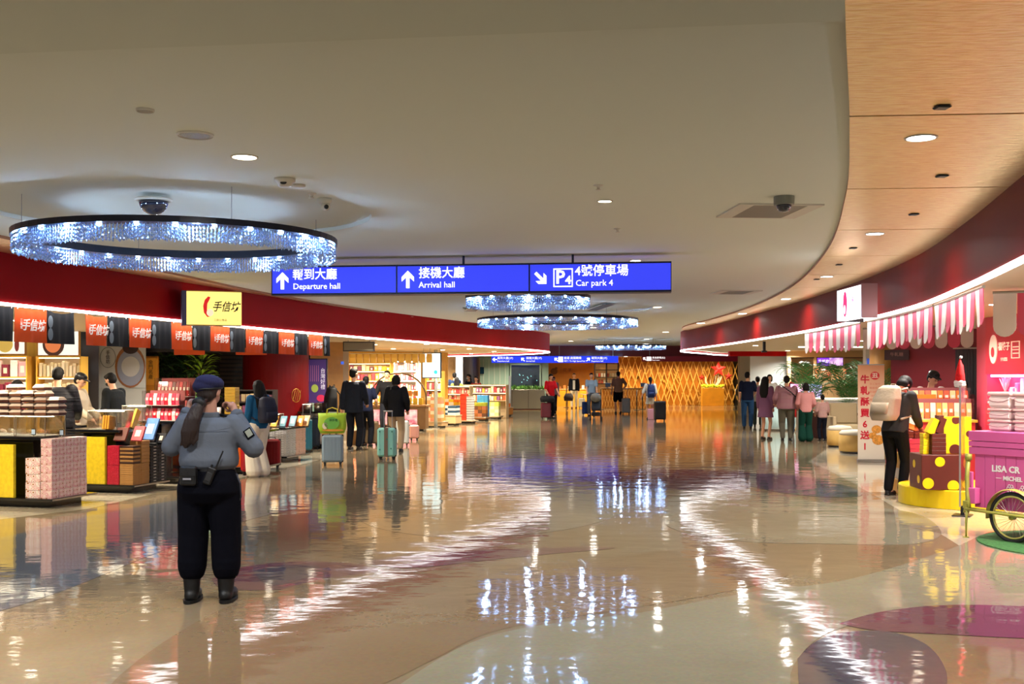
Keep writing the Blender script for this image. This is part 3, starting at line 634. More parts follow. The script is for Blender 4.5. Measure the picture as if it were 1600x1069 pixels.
    if legs:
        for sd in (1, -1):
            an = legj[sd][2]; f = MB(); z = an.z-.085*s
            f.ell((an.x, an.y+.1*s, z+.036*s), (.044*s, .085*s, .034*s), 12, 8); f.ell((an.x, an.y-.005*s, z+.048*s), (.038*s, .052*s, .046*s), 12, 8); f.bb(an.x-.04*s, an.x+.04*s, an.y-.045*s, an.y+.15*s, z, z+.02*s)
            remesh(f, 'shoe', M(shoec, .5), t, .012 if vox > .012 else .008, 1, 1)
    if extra: extra(t, s, U, Hd, arms, legj, rot, hr)
    return t
def backpack(label, person_, mat, w=.32, d=.2, h=.46, z=1.02, y=-.13, lean=0, group=None):
    t = thing('backpack', label, 'backpack', person_.location, person_.rotation_euler.z, group)
    mx = MX.Translation((0, 0, .92)) @ MX.Rotation(-lean, 4, 'X') @ MX.Translation((0, 0, -.92))
    mb = MB(); 
    loft(mb, [(mx @ V((0, y-d*.5, z)), w*.42, d*.42, None), (mx @ V((0, y-d*.52, z+h*.15)), w*.5, d*.55, None), (mx @ V((0, y-d*.5, z+h*.6)), w*.49, d*.5, None), (mx @ V((0, y-d*.42, z+h*.92)), w*.4, d*.36, None), (mx @ V((0, y-d*.4, z+h)), w*.25, d*.2, None)], 18, 3)
    remesh(mb, 'bag_body', mat, t, .012, .5, 2)
    p = MB(); loft(p, [(mx @ V((0, y-d*1.0, z+h*.12)), w*.34, d*.14, None), (mx @ V((0, y-d*1.02, z+h*.42)), w*.34, d*.15, None)], 14, 4); p.build('front_pocket', mat, t, True)
    for sd in (1, -1):
        MB().tube([mx @ V((sd*.09, y-.02, z+h*.9)), mx @ V((sd*.11, -.02, z+h+.02)), mx @ V((sd*.12, .14, z+h*.72)), mx @ V((sd*.15, .13, z+h*.35)), mx @ V((sd*.16, y, z+h*.12))], .016, 6).build('strap', mat, t, True)
    MB().tube([mx @ V((-.04, y-.05, z+h*.97)), mx @ V((-.03, y-.05, z+h*1.07)), mx @ V((.03, y-.05, z+h*1.07)), mx @ V((.04, y-.05, z+h*.97))], .007, 6).build('grab_handle', mat, t)
    return t
def suitcase(label, loc, rz, c, h=.58, w=.38, d=.24, handle=.4, ribs=8, soft=False, tp=None, group='suitcases on wheels', belt=None):
    t = thing('suitcase', label, 'suitcase', (loc[0], loc[1], 0), rz, group)
    m = M(c, .38 if not soft else .8, coat=.2 if not soft else 0); dk_ = M((26, 26, 28), .5); al = M((180, 180, 182), .3, .9)
    z0 = .06; MB().bb(-w/2, w/2, -d/2, d/2, z0, z0+h, ch=.035).build('shell', m, t)
    for k in range(ribs):
        x = -w/2+.05+(w-.1)*k/(ribs-1)
        MB().bb(x-.008, x+.008, -d/2-.005, d/2+.005, z0+.04, z0+h-.04, ch=.003).build('rib', m, t)
    MB().bb(-w/2-.003, w/2+.003, -.008, .008, z0-.003, z0+h+.003).build('zip_seam', dk_, t)
    for sx in (-1, 1):
        for sy in (-1, 1):
            mb = MB(); mb.tube([(sx*(w/2-.05)-.011, sy*(d/2-.045), .026), (sx*(w/2-.05)+.011, sy*(d/2-.045), .026)], .026, 12); mb.bb(sx*(w/2-.05)-.018, sx*(w/2-.05)+.018, sy*(d/2-.045)-.014, sy*(d/2-.045)+.014, .03, .064)
            mb.build('wheel', dk_, t)
    MB().tube([(-.06, .02, z0+h), (-.05, .02, z0+h+.03), (.05, .02, z0+h+.03), (.06, .02, z0+h)], .009, 6).build('carry_handle', dk_, t)
    if handle:
        mb = MB()
        for sx in (-1, 1): mb.tube([(sx*.08, d/2-.03, z0+h-.01), (sx*.08, d/2-.03, z0+h+handle)], .007, 6)
        mb.tube([(-.09, d/2-.03, z0+h+handle), (.09, d/2-.03, z0+h+handle)], .014, 8); mb.build('telescopic_handle', al, t)
    if belt: MB().bb(-.035, .035, -d/2-.009, d/2+.009, z0-.004, z0+h+.006).build('belt', M(belt, .6), t)
    if tp: tp(t)
    return t
# ---------------------------------------------------------------- the guard
GM = M((90, 96, 108), .85, bump=.6, vscale=7, spec=.2, name='grey_uniform_cloth'); NAVY = M((8, 9, 18), .9, spec=.1, bump=.35, vscale=9); BLK = M((12, 12, 14), .5, bump=.2, vscale=20); GSK = M((178, 130, 112), .5)
def guard():
    t = thing('person', 'security guard in grey shirt and navy beret, back turned, hands raised to face', 'person', (-2.19, 7.87, 0), R(2))
    vx = .009; mb = MB()
    Ht = MX.Translation((.0, 0, 1.425)) @ MX.Rotation(R(-20), 4, 'Z') @ MX.Rotation(R(-4), 4, 'X'); hr = Ht.to_3x3().to_4x4()
    H = lambda x, y, z: Ht @ V((x, y, z))
    S = {1: V((.165, 0, 1.285)), -1: V((-.165, 0, 1.285))}
    E = {1: V((.315, .02, 1.11)), -1: V((-.275, .02, 1.12))}; W = {1: V((.16, .1, 1.375)), -1: V((-.16, .07, 1.395))}
    loft(mb, [((0, 0, .82), .17, .12, None), ((0, 0, .95), .17, .125, None), ((0, .01, 1.1), .15, .11, None), ((0, 0, 1.25), .15, .1, None), ((0, 0, 1.33), .06, .055, None)])
    mb.cap((0, 0, 1.3), H(0, 0, .03), .058, .052); mb.ell(H(0, 0, .11), (.073, .09, .092), 20, 14, mx=hr); mb.ell(H(0, .025, .055), (.058, .064, .058), 16, 10, mx=hr); mb.ell(H(0, .095, .075), (.013, .018, .02), 8, 6, mx=hr)
    for sd in (1, -1): mb.ell(H(sd*.074, -.005, .085), (.011, .02, .03), 10, 8, mx=hr)
    for sd in (1, -1):
        mb.cap(S[sd], E[sd], .055, .044); mb.cap(E[sd], W[sd], .044, .029)
        d = (W[sd]-E[sd]).normalized(); side = V((-sd*.3, -.9, .1)); side = (side-d*side.dot(d)).normalized(); nr = d.cross(side)*sd
        if nr.x*sd > 0: nr = -nr
        pc = W[sd]+d*.045; mb.cap(W[sd], pc, .027, .032, 14); mb.cap(pc-side*.016, pc+side*.016, .026, .026)
        for fi, ln in enumerate((.058, .066, .062, .048)):
            p1 = pc+d*.018+side*(1.5-fi)*.019; p2 = p1+(d*.75+nr*.65).normalized()*ln*.5; p3 = p2+(d*.05+nr).normalized()*ln*.38; p4 = p3+(nr*.6-d*.8).normalized()*ln*.28
            mb.cap(p1, p2, .0098, .0094, 10); mb.cap(p2, p3, .0092, .0086, 10); mb.cap(p3, p4, .0086, .0078, 10)
        p1 = W[sd]+d*.02+nr*.02-side*.01; p2 = p1+(nr*.8+d*.4).normalized()*.038; mb.cap(p1, p2, .0125, .0115, 10); mb.cap(p2, p2+(d*.9+nr*.2).normalized()*.03, .0112, .0095, 10)
        mb.cap((sd*.1, 0, .86), (sd*.115, 0, .45), .09, .06); mb.cap((sd*.115, 0, .45), (sd*.12, 0, .1), .058, .04)
    remesh(mb, 'body', GSK, t, .0062, .6, 1)
    for sd in (1, -1): MB().ell(H(sd*.03, .084, .1), (.012, .007, .006), 8, 6, mx=hr).build('eye', EYE_M, t, True)
    MB().ell(H(0, .084, .038), (.022, .008, .006), 8, 6, mx=hr).build('mouth', LIP, t, True)
    hb = MB(); hb.ell(H(0, -.02, .11), (.08, .09, .085), 20, 12, mx=hr); hb.ell(H(0, -.05, .07), (.07, .055, .06), 16, 10, mx=hr)
    remesh(hb, 'hair', M((30, 18, 16), .5, bump=.6, vscale=60, stretch=(1, 1, .1)), t, vx, 1, 1)
    pn = MB(); loft(pn, [((-.125, -.165, 1.12), .012, .012, None), ((-.115, -.17, 1.16), .04, .025, None), ((-.1, -.175, 1.24), .058, .034, None), ((-.075, -.165, 1.33), .058, .038, None), ((-.045, -.14, 1.42), .045, .035, None), ((-.02, -.1, 1.47), .035, .03, None)], 18)
    for k in range(9): pn.cap((-.16+.015*k, -.175, 1.14+.02*(k % 3)), (-.11+.01*k, -.17, 1.33), .007, .01, 8)
    remesh(pn, 'ponytail', M((34, 20, 18), .5, bump=.6, vscale=60, stretch=(1, 1, .1)), t, .007, .8, 2)
    MB().tube([(-.05, -.15, 1.43), (-.03, -.11, 1.445)], .045, 14).build('hair_tie', BLK, t, True)
    bt = MB(); bt.ell(H(0, -.01, .155), (.103, .112, .062), 24, 14, mx=hr @ MX.Rotation(R(-6), 4, 'X')); bt.ell(H(-.015, -.04, .128), (.092, .085, .062), 20, 12, mx=hr)
    remesh(bt, 'beret', M((27, 28, 66), .95, bump=.3, vscale=30), t, .008, 1, 3); 
    MB().tube([H(cos(a)*.087, sin(a)*.1-.012, .118+.012*sin(a)) for a in [2*pi*k/28 for k in range(28)]], .008, 6, closed=True).build('beret_band', BLK, t, True)
    # shirt, blouson style gathered above the belt
    cb = MB(); loft(cb, [((0, 0, .955), .165, .125, None), ((0, 0, .985), .205, .155, None), ((0, -.005, 1.03), .212, .158, None), ((0, .0, 1.12), .2, .142, None), ((0, -.005, 1.22), .198, .135, None), ((0, -.01, 1.295), .18, .105, None), ((0, -.005, 1.335), .1, .075, None)], 28)
    for sd in (1, -1):
        cb.ell(S[sd], (.072, .068, .062), 14, 10); cb.cap(S[sd], E[sd], .074, .072, 16); cb.cap(E[sd], W[sd]-(W[sd]-E[sd])*.1, .07, .046, 16)
        cb.cap(E[sd]+V((0, 0, -.0)), E[sd]+(S[sd]-E[sd])*.3, .076, .07)
    remesh(cb, 'shirt', GM, t, vx, .7, 3)
    cl = MB(); loft(cl, [((0, -.005, 1.33), .078, .07, None), ((0, -.012, 1.37), .07, .066, None)], 20); remesh(cl, 'collar', GM, t, .006, 1, 1)
    for sd in (1, -1):
        mx = MX.Translation((sd*.135, -.01, 1.338)) @ MX.Rotation(sd*R(17), 4, 'Y')
        MB().box((0, 0, 0), (.115, .05, .01), mx, ch=.003).build('shoulder_board', NAVY, t)
        MB().tube([W[sd]-(W[sd]-E[sd])*.16, W[sd]-(W[sd]-E[sd])*.04], [.05, .046], 18).build('cuff', GM, t, True)
    a = (S[1]+E[1])/2; d = (E[1]-S[1]).normalized()
    mx = MX.Translation(a+V((.055, -.062, .02))) @ MX.Rotation(R(35), 4, 'Z') @ MX.Rotation(R(-32), 4, 'Y')
    MB().box((0, 0, 0), (.062, .006, .075), mx, ch=.002).build('arm_badge', NAVY, t)
    MB().box((0, -.004, .004), (.044, .004, .052), mx, ch=.001).build('badge_field', M((150, 158, 150), .7), t)
    # back yoke seam
    MB().tube([(-.175, -.112, 1.262), (-.09, -.138, 1.245), (0, -.143, 1.24), (.09, -.138, 1.245), (.175, -.112, 1.262)], .0022, 5).build('yoke_seam', M((78, 84, 96), .8), t)
    # trousers: full, gathered at the boots
    pb = MB(); loft(pb, [((0, 0, .72), .19, .13, None), ((0, -.01, .8), .225, .165, None), ((0, -.01, .88), .212, .16, None), ((0, 0, .965), .18, .135, None)], 24)
    for sd in (1, -1):
        pb.cap((sd*.105, 0, .8), (sd*.118, .015, .47), .124, .108, 16); pb.cap((sd*.118, .015, .47), (sd*.122, 0, .25), .11, .102, 16); pb.cap((sd*.122, 0, .3), (sd*.122, 0, .235), .105, .096, 16)
    remesh(pb, 'trousers', NAVY, t, .01, .7, 3)
    for sd in (1, -1):
        bo = MB(); bo.cap((sd*.122, -.005, .24), (sd*.122, -.01, .08), .068, .055, 18); bo.ell((sd*.13, .08, .05), (.055, .115, .045), 18, 10); bo.ell((sd*.122, -.02, .05), (.052, .065, .05), 16, 10)
        remesh(bo, 'boot', BLK, t, .009, 1, 2)
        so = MB(); so.prism([(sd*.128+(.058 if abs(a_) < .01 else .06)*cos(a_), .05+.155*sin(a_)) for a_ in [2*pi*k/24 for k in range(24)]], .022); so.build('boot_sole', M((8, 8, 8), .6), t)
    # belt with its gear
    mb = MB(); n = 36
    for k in range(n):
        a_ = 2*pi*k/n
        for r_, z in ((1, .925), (1.06, .925), (1.06, .975), (1, .975)): mb.v.append((.172*r_*cos(a_), .13*r_*sin(a_)*1.02, z))
    for k in range(n):
        for j in range(4): mb.f.append((4*k+j, 4*((k+1) % n)+j, 4*((k+1) % n)+(j+1) % 4, 4*k+(j+1) % 4)); mb.m.append(0)
    mb.build('belt', M((10, 10, 12), .35), t)
    t2 = MB().box((-.105, -.165, .925), (.125, .05, .135), rz=R(-14), ch=.012).build('belt_pouch', BLK, t)
    MB().box((-.105, -.192, .955), (.122, .01, .06), rz=R(-14), ch=.003).build('pouch_flap', BLK, t2); MB().box((-.108, -.2, .905), (.062, .004, .012), rz=R(-14)).build('pouch_label', M((150, 150, 160), .5), t2)
    g = thing('two_way_radio', 'black handheld radio with stub antenna clipped on the back of the guard belt', 'radio', (-2.19, 7.87, 0), R(2))
    mx = MX.Translation((.045, -.178, .925)) @ MX.Rotation(R(22), 4, 'Y')
    MB().box((0, 0, 0), (.058, .036, .125), mx, ch=.008).build('radio_body', BLK, g); MB().tube([mx @ V((.02, 0, .06)), mx @ V((.022, 0, .2))], [.0075, .005], 8).build('antenna', BLK, g)
    MB().box((0, -.02, -.005), (.04, .004, .06), mx, ch=.001).build('speaker_grille', M((34, 34, 36), .5), g); MB().tube([mx @ V((-.012, 0, .06)), mx @ V((-.012, 0, .08))], .008, 10).build('volume_knob', BLK, g)
    MB().tube([(.205, -.05, .93), (.235, -.06, .86), (.235, -.03, .76), (.205, 0, .7), (.2, .02, .8), (.205, 0, .92)], .006, 6).build('key_lanyard', M((60, 60, 70), .5), t)
guard()
# ================================================================ GOODS AND COUNTERS
def printed(base, ink1, ink2, sc=(9, 9, 9), rough=.45):       # paper with a printed flower pattern
    m = bpy.data.materials.new('printed_paper'); m.use_nodes = True; nt = m.node_tree; b = nt.nodes['Principled BSDF']; N = nt.nodes.new; L = nt.links.new
    tc = N('ShaderNodeTexCoord'); mp = N('ShaderNodeMapping'); mp.inputs['Scale'].default_value = sc; v = N('ShaderNodeTexVoronoi'); v.inputs['Scale'].default_value = 1; v.inputs['Randomness'].default_value = .35
    nz = N('ShaderNodeTexNoise'); nz.inputs['Scale'].default_value = 1.2; nz.inputs['Detail'].default_value = 2
    L(tc.outputs['Object'], mp.inputs[0]); L(mp.outputs[0], v.inputs['Vector']); L(mp.outputs[0], nz.inputs['Vector'])
    r = N('ShaderNodeValToRGB'); e = r.color_ramp.elements; e[0].position = 0; e[0].color = (*lin(ink1), 1); e[1].position = 1; e[1].color = (*lin(base), 1)
    for p_, c in ((.16, ink1), (.2, base), (.3, base), (.34, ink2), (.4, ink2), (.46, base)):
        q = e.new(p_); q.color = (*lin(c), 1)
    L(v.outputs['Distance'], r.inputs[0]); mx = N('ShaderNodeMix'); mx.data_type = 'RGBA'; mx.inputs[7].default_value = (*lin(ink2), 1)
    rr = N('ShaderNodeMapRange'); rr.inputs[1].default_value = .52; rr.inputs[2].default_value = .62; rr.inputs[4].default_value = .55; L(nz.outputs[0], rr.inputs[0]); L(rr.outputs[0], mx.inputs[0]); L(r.outputs[0], mx.inputs[6]); L(mx.outputs[2], b.inputs['Base Color'])
    b.inputs['Roughness'].default_value = rough; return m
PINKP = printed((236, 214, 206), (176, 96, 60), (222, 152, 162), (15, 15, 18)); WHITEP = printed((240, 232, 224), (186, 120, 80), (226, 170, 170), (11, 11, 14))
REDP = printed((188, 24, 52), (226, 90, 110), (150, 14, 40), (40, 40, 40)); GREYP = printed((206, 204, 200), (90, 84, 84), (150, 140, 138), (24, 24, 22)); PEACHP = printed((232, 196, 172), (196, 120, 90), (226, 160, 140), (24, 24, 22))
KRAFT = M((168, 122, 66), .6, var=.08); KRAFTD = M((58, 30, 16), .5); ORANGE = M((240, 118, 30), .5, var=.06); BLACKB = M((24, 24, 28), .4); GOLDB = M((196, 156, 60), .35, .5)
YPAN = M((222, 190, 40), .32, var=.1, vscale=22, bump=.2, name='yellow_panel', emit=.12); BLKL = M((16, 17, 22), .14, coat=.5, name='black_laminate'); WOOD = M((206, 156, 78), .45, var=.1, vscale=4, stretch=(8, 8, .6), name='pale_wood'); STEEL = M((178, 172, 162), .3, .9)
GLASS = M((245, 252, 250), .03, trans=1, alpha=.28, name='clear_glass', ior=1.3)
_cache = {}
def item(name, dims, mat, label, cat, loc, rz, group, ch=.003, strip=None, tilt=0):
    key = (name, dims, mat.name, ch, str(strip))
    if key not in _cache:
        mb = MB().box((0, 0, dims[2]/2), dims, ch=ch)
        if strip: mb.box((0, -dims[1]/2-.0006, dims[2]*.5), (dims[0]*.5, .002, dims[2]*.45), mi=1)
        o = mb.build(name, [mat, strip] if strip else mat); _cache[key] = o.data
    else:
        o = bpy.data.objects.new(name, _cache[key]); COL.objects.link(o)
    o.location = loc; o.rotation_euler = (tilt, 0, rz); return tag(o, label, cat, group)
def W(O, rz, x, y, z): c, s = cos(rz), sin(rz); return (O[0]+x*c-y*s, O[1]+x*s+y*c, z)
def stack(O, rz, x0, y0, z0, dims, n, mats, desc, group, name=None, cat='box', gap=.0025, strip=None, jit=.003, face='x'):
    nx, ny, nz = n; k = 0
    if name is None:
        name = next((v for q, v in (('kraft', 'kraft_box'), ('thin white', 'flat_box'), ('cake', 'cake_box'), ('orange', 'biscuit_box'), ('patterned box', 'patterned_box'), ('black', 'black_gift_box'), ('slab', 'slab_box')) if q in desc), 'gift_box')
    for j in range(ny):
        for i in range(nx):
            for l in range(nz):
                if (j and face == 'front' and i < nx-1 and False): continue
                m = mats[(i+j+l) % len(mats)] if isinstance(mats, (list, tuple)) else mats
                where = []
                if nz > 1: where.append('%s up' % ORD[l] if l else 'lowest')
                if nx > 1: where.append('%s pile' % ORD[i])
                if ny > 1: where.append('%s row' % ORD[j])
                item(name, dims, m, '%s, %s' % (desc, ', '.join(where)) if where else desc, cat,
                     W(O, rz, x0+(i+.5)*(dims[0]+gap)+random.uniform(-jit, jit), y0+(j+.5)*(dims[1]+gap)+random.uniform(-jit, jit), z0+l*(dims[2]+.0015)), rz+random.uniform(-.012, .012), group, strip=strip)
def counter(O, rz, w, d, h, label, panels, inset=.12, group='display counters', body=BLKL, topx=0):
    t = thing('display_counter', label, 'counter', (O[0], O[1], 0), rz, group)
    MB().bb(-w, -inset, inset, d-inset, 0, .09).build('plinth', BLKL, t)
    MB().bb(-w-.02, .02, -.02, d+.02, .09, .118, ch=.004).build('ledge', BLKL, t)
    MB().bb(.021, .027, 0, d, .094, .114).build('ledge_trim', STEEL, t)
    MB().bb(-w, -.42, .2, d-.05, .118, h-.04).build('body', body, t)
    MB().bb(-w-.02, topx, .02 if h > .8 else 0, d, h-.04, h, ch=.004).build('countertop', BLKL, t)
    for a, b, m in panels: MB().bb(a, b, .0, .05, .12, h-.1, ch=.004).build('yellow_panel', m, t)
    return t
def glass_case(O, rz, x0, x1, y0, y1, z0, z1, label):
    c = W(O, rz, (x0+x1)/2, (y0+y1)/2, z0); t = thing('glass_case', label, 'display case', c, rz, 'lit glass cases'); w2, d2, h = (x1-x0)/2, (y1-y0)/2, z1-z0; f = .007
    for sx in (-1, 1):
        for sy in (-1, 1): MB().bb(sx*w2-f if sx > 0 else -w2, sx*w2 if sx > 0 else -w2+f, sy*d2-f if sy > 0 else -d2, sy*d2 if sy > 0 else -d2+f, 0, h).build('post', STEEL, t)
    for (a, b, cc, d, nm) in ((-w2+f, w2-f, -d2, -d2+.004, 'front_pane'), (-w2+f, w2-f, d2-.004, d2, 'rear_pane'), (-w2, -w2+.004, -d2+f, d2-f, 'side_pane'), (w2-.004, w2, -d2+f, d2-f, 'side_pane')): MB().bb(a, b, cc, d, .004, h-.004).build(nm, GLASS, t)
    MB().bb(-w2, w2, -d2, d2, h, h+.008).build('top_frame', M((225, 220, 205), .3), t); MB().bb(-w2+.01, w2-.01, -d2+.01, d2-.01, .001, .008).build('floor_panel', M((235, 230, 215), .4), t)
    MB().bb(-w2+.04, w2-.04, -.012, .012, h-.012, h-.002).build('light_bar', M((255, 240, 210), .5, emit=14), t)
    for k in range(max(2, int(w2*2/.16))):
        x = -w2+.1+k*.16
        if x > w2-.06: break
        c2 = W(c, rz, x, 0, z0+.009); m = M(random.choice([(236, 190, 120), (224, 150, 96), (240, 230, 210), (214, 120, 60)]), .5, var=.2)
        q = thing('pastry_plate', '%s plate of sweets inside the %s' % (ORD[k], label[:60].replace('lit glass sweets case on the ', 'case on ').replace('lit glass case of ', 'case of ').split(' standing')[0]), 'plate', c2, rz, 'sweets in the glass cases')
        MB().lathe([(.03, 0), (.055, .012), (.052, .014), (.028, .004)], 18).build('plate', M((240, 238, 232), .3), q, True)
        for a in range(3): MB().ell((.02*cos(a*2.1), .02*sin(a*2.1), .035+.01*a), (.026, .02, .018), 10, 6).build('sweet', m, q, True)
    return t
def price_tag(O, rz, x, y, z, label):
    t = thing('price_stand', label, 'price stand', W(O, rz, x, y, z), rz, 'small price stands'); MB().bb(-.032, .032, -.004, .004, .02, .1, ch=.002).build('card_holder', BLACKB, t); MB().bb(-.026, .026, -.006, -.004, .03, .09).build('card', M((190, 215, 240), .4), t); MB().bb(-.03, .03, -.025, .025, 0, .006).build('foot', STEEL, t); MB().bb(-.005, .005, -.003, .003, .006, .024).build('stem', STEEL, t)
RZ = R(-16)
# --- counter A (nearest, left edge)
OA = (-5.66, 13.35)
counter(OA, RZ, 2.3, .85, .88, 'nearest black display counter with yellow panel at the left edge', [(-1.15, -.55, YPAN), (-2.25, -1.3, YPAN)], topx=-.17)
stack(OA, RZ, -.165, .02, .119, (.163, .13, .104), (1, 5, 7), PINKP, 'pink flower-print gift box on the nearest counter', 'tall block of pink flower-print boxes')
stack(OA, RZ, -.39, .02, .119, (.215, .15, .098), (1, 1, 5), WHITEP, 'white flower-print gift box left of the pink block', 'short pile of white flower-print boxes')
glass_case(OA, RZ, -.62, -.18, .12, .5, .88, 1.13, 'lit glass sweets case on the nearest counter, right one'); glass_case(OA, RZ, -1.22, -.64, .12, .5, .88, 1.13, 'lit glass sweets case on the nearest counter, left one')
price_tag(OA, RZ, -.3, .06, .88, 'small price stand before the right glass case'); price_tag(OA, RZ, -.08, .3, .862, 'small price stand on top of the pink boxes')
LID = M((236, 216, 196), .5); LIDD = M((70, 34, 26), .5); CHOC = M((120, 76, 56), .5, var=.1)
def lidded(loc, rz, label, dark):
    key = ('lid', dark)
    t = thing('sweets_box', label, 'box', loc, rz, 'piled slant-lidded sweets boxes')
    if key not in _cache:
        a = MB(); a.prism([(-.085, 0), (.085, 0), (.085, .036), (-.085, .032)], .15, MX.Translation((0, .075, 0)) @ MX.Rotation(pi/2, 4, 'X')); b = MB(); b.add([(-.09, -.082, .03), (.088, -.082, .034), (.088, .078, .034), (-.09, .078, .03), (-.066, -.045, .074), (.06, -.045, .07), (.06, .06, .07), (-.066, .06, .074)], [(3, 2, 1, 0), (4, 5, 6, 7), (0, 1, 5, 4), (1, 2, 6, 5), (2, 3, 7, 6), (3, 0, 4, 7)])
        oa = a.build('tray', LIDD if dark else CHOC, t); ob = b.build('lid', LID, t); _cache[key] = (oa.data, ob.data)
    else:
        for n_, d_ in zip(('tray', 'lid'), _cache[key]): o = bpy.data.objects.new(n_, d_); COL.objects.link(o); o.parent = t
for i in range(6):
    for l in range(4 if i < 5 else 3):
        lidded(W(OA, RZ, -1.1+i*.19, .3, 1.14+l*.079), RZ, 'slant-lidded sweets box on the nearest glass cases, %s pile from the left, level %s up' % (ORD[i], ORD[l]), i % 2 == 1)
for i in (1, 3): lidded(W(OA, RZ, -1.0+i*.2, .34, 1.14+4*.079), RZ, 'slant-lidded sweets box topmost of the piles, %s one' % ('left' if i == 1 else 'right'), False)
# --- counter B
OB = (-5.24, 15.05)
counter(OB, RZ, 1.15, .84, .88, 'second black display counter with yellow panel and brown boxes', [(-.95, -.46, YPAN)], topx=-.24)
stack(OB, RZ, -.22, .0, .119, (.215, .19, .028), (1, 2, 10), KRAFT, 'flat kraft cake box low on the second counter', 'flat kraft boxes on the second counter')
stack(OB, RZ, -.22, .0, .119+.296, (.215, .17, .026), (1, 1, 9), [KRAFTD, KRAFT], 'thin dark-edged cake box atop the kraft boxes', 'thin cake boxes on the second counter')
stack(OB, RZ, -.2, .2, .119+.296, (.195, .19, .05), (1, 1, 6), KRAFT, 'kraft box behind the thin cake boxes on the second counter', 'kraft boxes behind the thin ones')
stack(OB, RZ, -.42, .0, .119, (.19, .15, .27), (1, 1, 2), REDP, 'tall red patterned gift box left of the kraft boxes', 'red patterned boxes')
stack(OB, RZ, -.2, .42, .119, (.19, .19, .0425), (1, 2, 12), BLACKB, 'flat black gift box on the second counter', 'black boxes at the end of the second counter', strip=None)
tl = MB()
for j in range(2):
    for l in range(12):
        q = W((0, 0), 0, .0+.0, .42+(j+.5)*.1925, .119+l*.044+.02); tl.bb(-.006, -.003, q[1]-.03, q[1]+.03, q[2]-.006, q[2]+.006)
o = tl.build('label_stickers', M((196, 190, 180), .5), kind='stuff'); o.location = (OB[0], OB[1], 0); o.rotation_euler = (0, 0, RZ); tag(o, 'pale paper seals on the ends of the black boxes', 'sticker')
glass_case(OB, RZ, -.82, -.34, .1, .5, .88, 1.14, 'lit glass case of orange sweets on the second counter'); glass_case(OB, RZ, -.6, -.26, .58, .82, .88, 1.2, 'taller lit glass case standing on the second counter end')
def book(O, rz, x, y, z, w, h, d, col, label, tilt=-.5, group='gift boxes leaning on display', strip=None):
    return item('leaning_box', (w, d, h), M(col, .4, var=.15, vscale=12) if not hasattr(col, 'name') else col, label, 'box', W(O, rz, x, y, z), rz, group, strip=strip, tilt=tilt)
book(OB, RZ, -.25, .04, .73, .19, .2, .03, (96, 44, 30), 'brown gift box leaning on the kraft stack'); book(OB, RZ, -.02, .1, .73, .17, .22, .03, (206, 62, 74), 'red gift box leaning on the kraft stack, right of the brown one', strip=LID)
for k in range(3): book(OB, RZ, -.5+k*.04, .08, .882, .03, .19, .15, (214, 150, 50), 'slim gold carton standing in a row left of the brown gift box, %s' % ORD[k], tilt=-.15)
book(OB, RZ, -.12, .5, .72, .2, .34, .03, (84, 130, 196), 'tall pale blue gift box leaning on the second counter', strip=LID); book(OB, RZ, -.3, .4, .88, .04, .3, .1, (226, 170, 60), 'narrow yellow carton beside the tall blue gift box'); book(OB, RZ, -.46, .56, .88, .13, .26, .03, (206, 40, 60), 'crimson gift box leaning beside the glass case')
for k in range(2): book(OB, RZ, -.08, .54+k*.19, .652, .17, .16, .04, (28, 28, 36), 'small black box with white cartoonless print leaning on the black pile, %s'.replace(' cartoonless', '') % ORD[k], strip=LID)
# snack rack with red packets
def rack(O, rz, x, y, z, w, h, label, cols, rows=2, per=8, d=.2, cat='display rack', what='red snack packet', gname=None):
    c = W(O, rz, x, y, z); t = thing('snack_rack', label, cat, c, rz, 'snack racks'); st = M((210, 206, 200), .3, .5)
    for sx in (-1, 1): MB().bb(sx*w/2-.006, sx*w/2+.006, -d/2, d/2, 0, h).build('side_panel', GLASS, t)
    for r in range(rows): MB().bb(-w/2+.006, w/2-.006, -d/2, d/2, r*h/rows, r*h/rows+.008).build('shelf', st, t)
    MB().bb(-w/2+.006, w/2-.006, d/2-.006, d/2, .008, h).build('back_panel', M((150, 84, 84), .5), t)
    for r in range(rows):
        for k in range(per):
            pw = (w-.03)/per; col = cols[(k+r) % len(cols)]; ph = h/rows*.78
            key = ('pk', round(pw, 3), round(ph, 3), col)
            if key not in _cache:
                mb = MB(); n = 6; mb.add([(-pw*.42, 0, 0), (pw*.42, 0, 0), (pw*.44, -.018, ph*.45), (pw*.42, 0, ph), (-pw*.42, 0, ph), (-pw*.44, -.018, ph*.45), (-pw*.42, .012, 0), (pw*.42, .012, 0), (pw*.44, .025, ph*.45), (pw*.42, .012, ph), (-pw*.42, .012, ph), (-pw*.44, .025, ph*.45)],
                    [(0, 1, 2, 5), (5, 2, 3, 4), (7, 6, 11, 8), (8, 11, 10, 9), (1, 7, 8, 2), (2, 8, 9, 3), (6, 0, 5, 11), (11, 5, 4, 10), (4, 3, 9, 10), (1, 0, 6, 7)]); mb.bb(-pw*.25, pw*.25, -.02, -.017, ph*.4, ph*.62, mi=1)
                o = mb.build('snack_packet', [M(col, .35, coat=.3), LID]); _cache[key] = o.data
            else: o = bpy.data.objects.new('snack_packet', _cache[key]); COL.objects.link(o)
            o.location = W(c, rz, -w/2+.015+(k+.5)*pw, -.04, z+r*h/rows+.009); o.rotation_euler = (-.1, 0, rz)
            tag(o, '%s on the %s, %s shelf, %s from the left' % (what, label.split(',')[0], ['lower', 'middle', 'upper'][r] if rows > 1 else 'only', ORD[k]), 'snack packet', 'packets on the snack racks')
counter(W((-5.05, 16.6), RZ, .08, -.2, 0)[:2], RZ, .8, .5, .95, 'narrow black counter under the clear rack of pink packets', [])
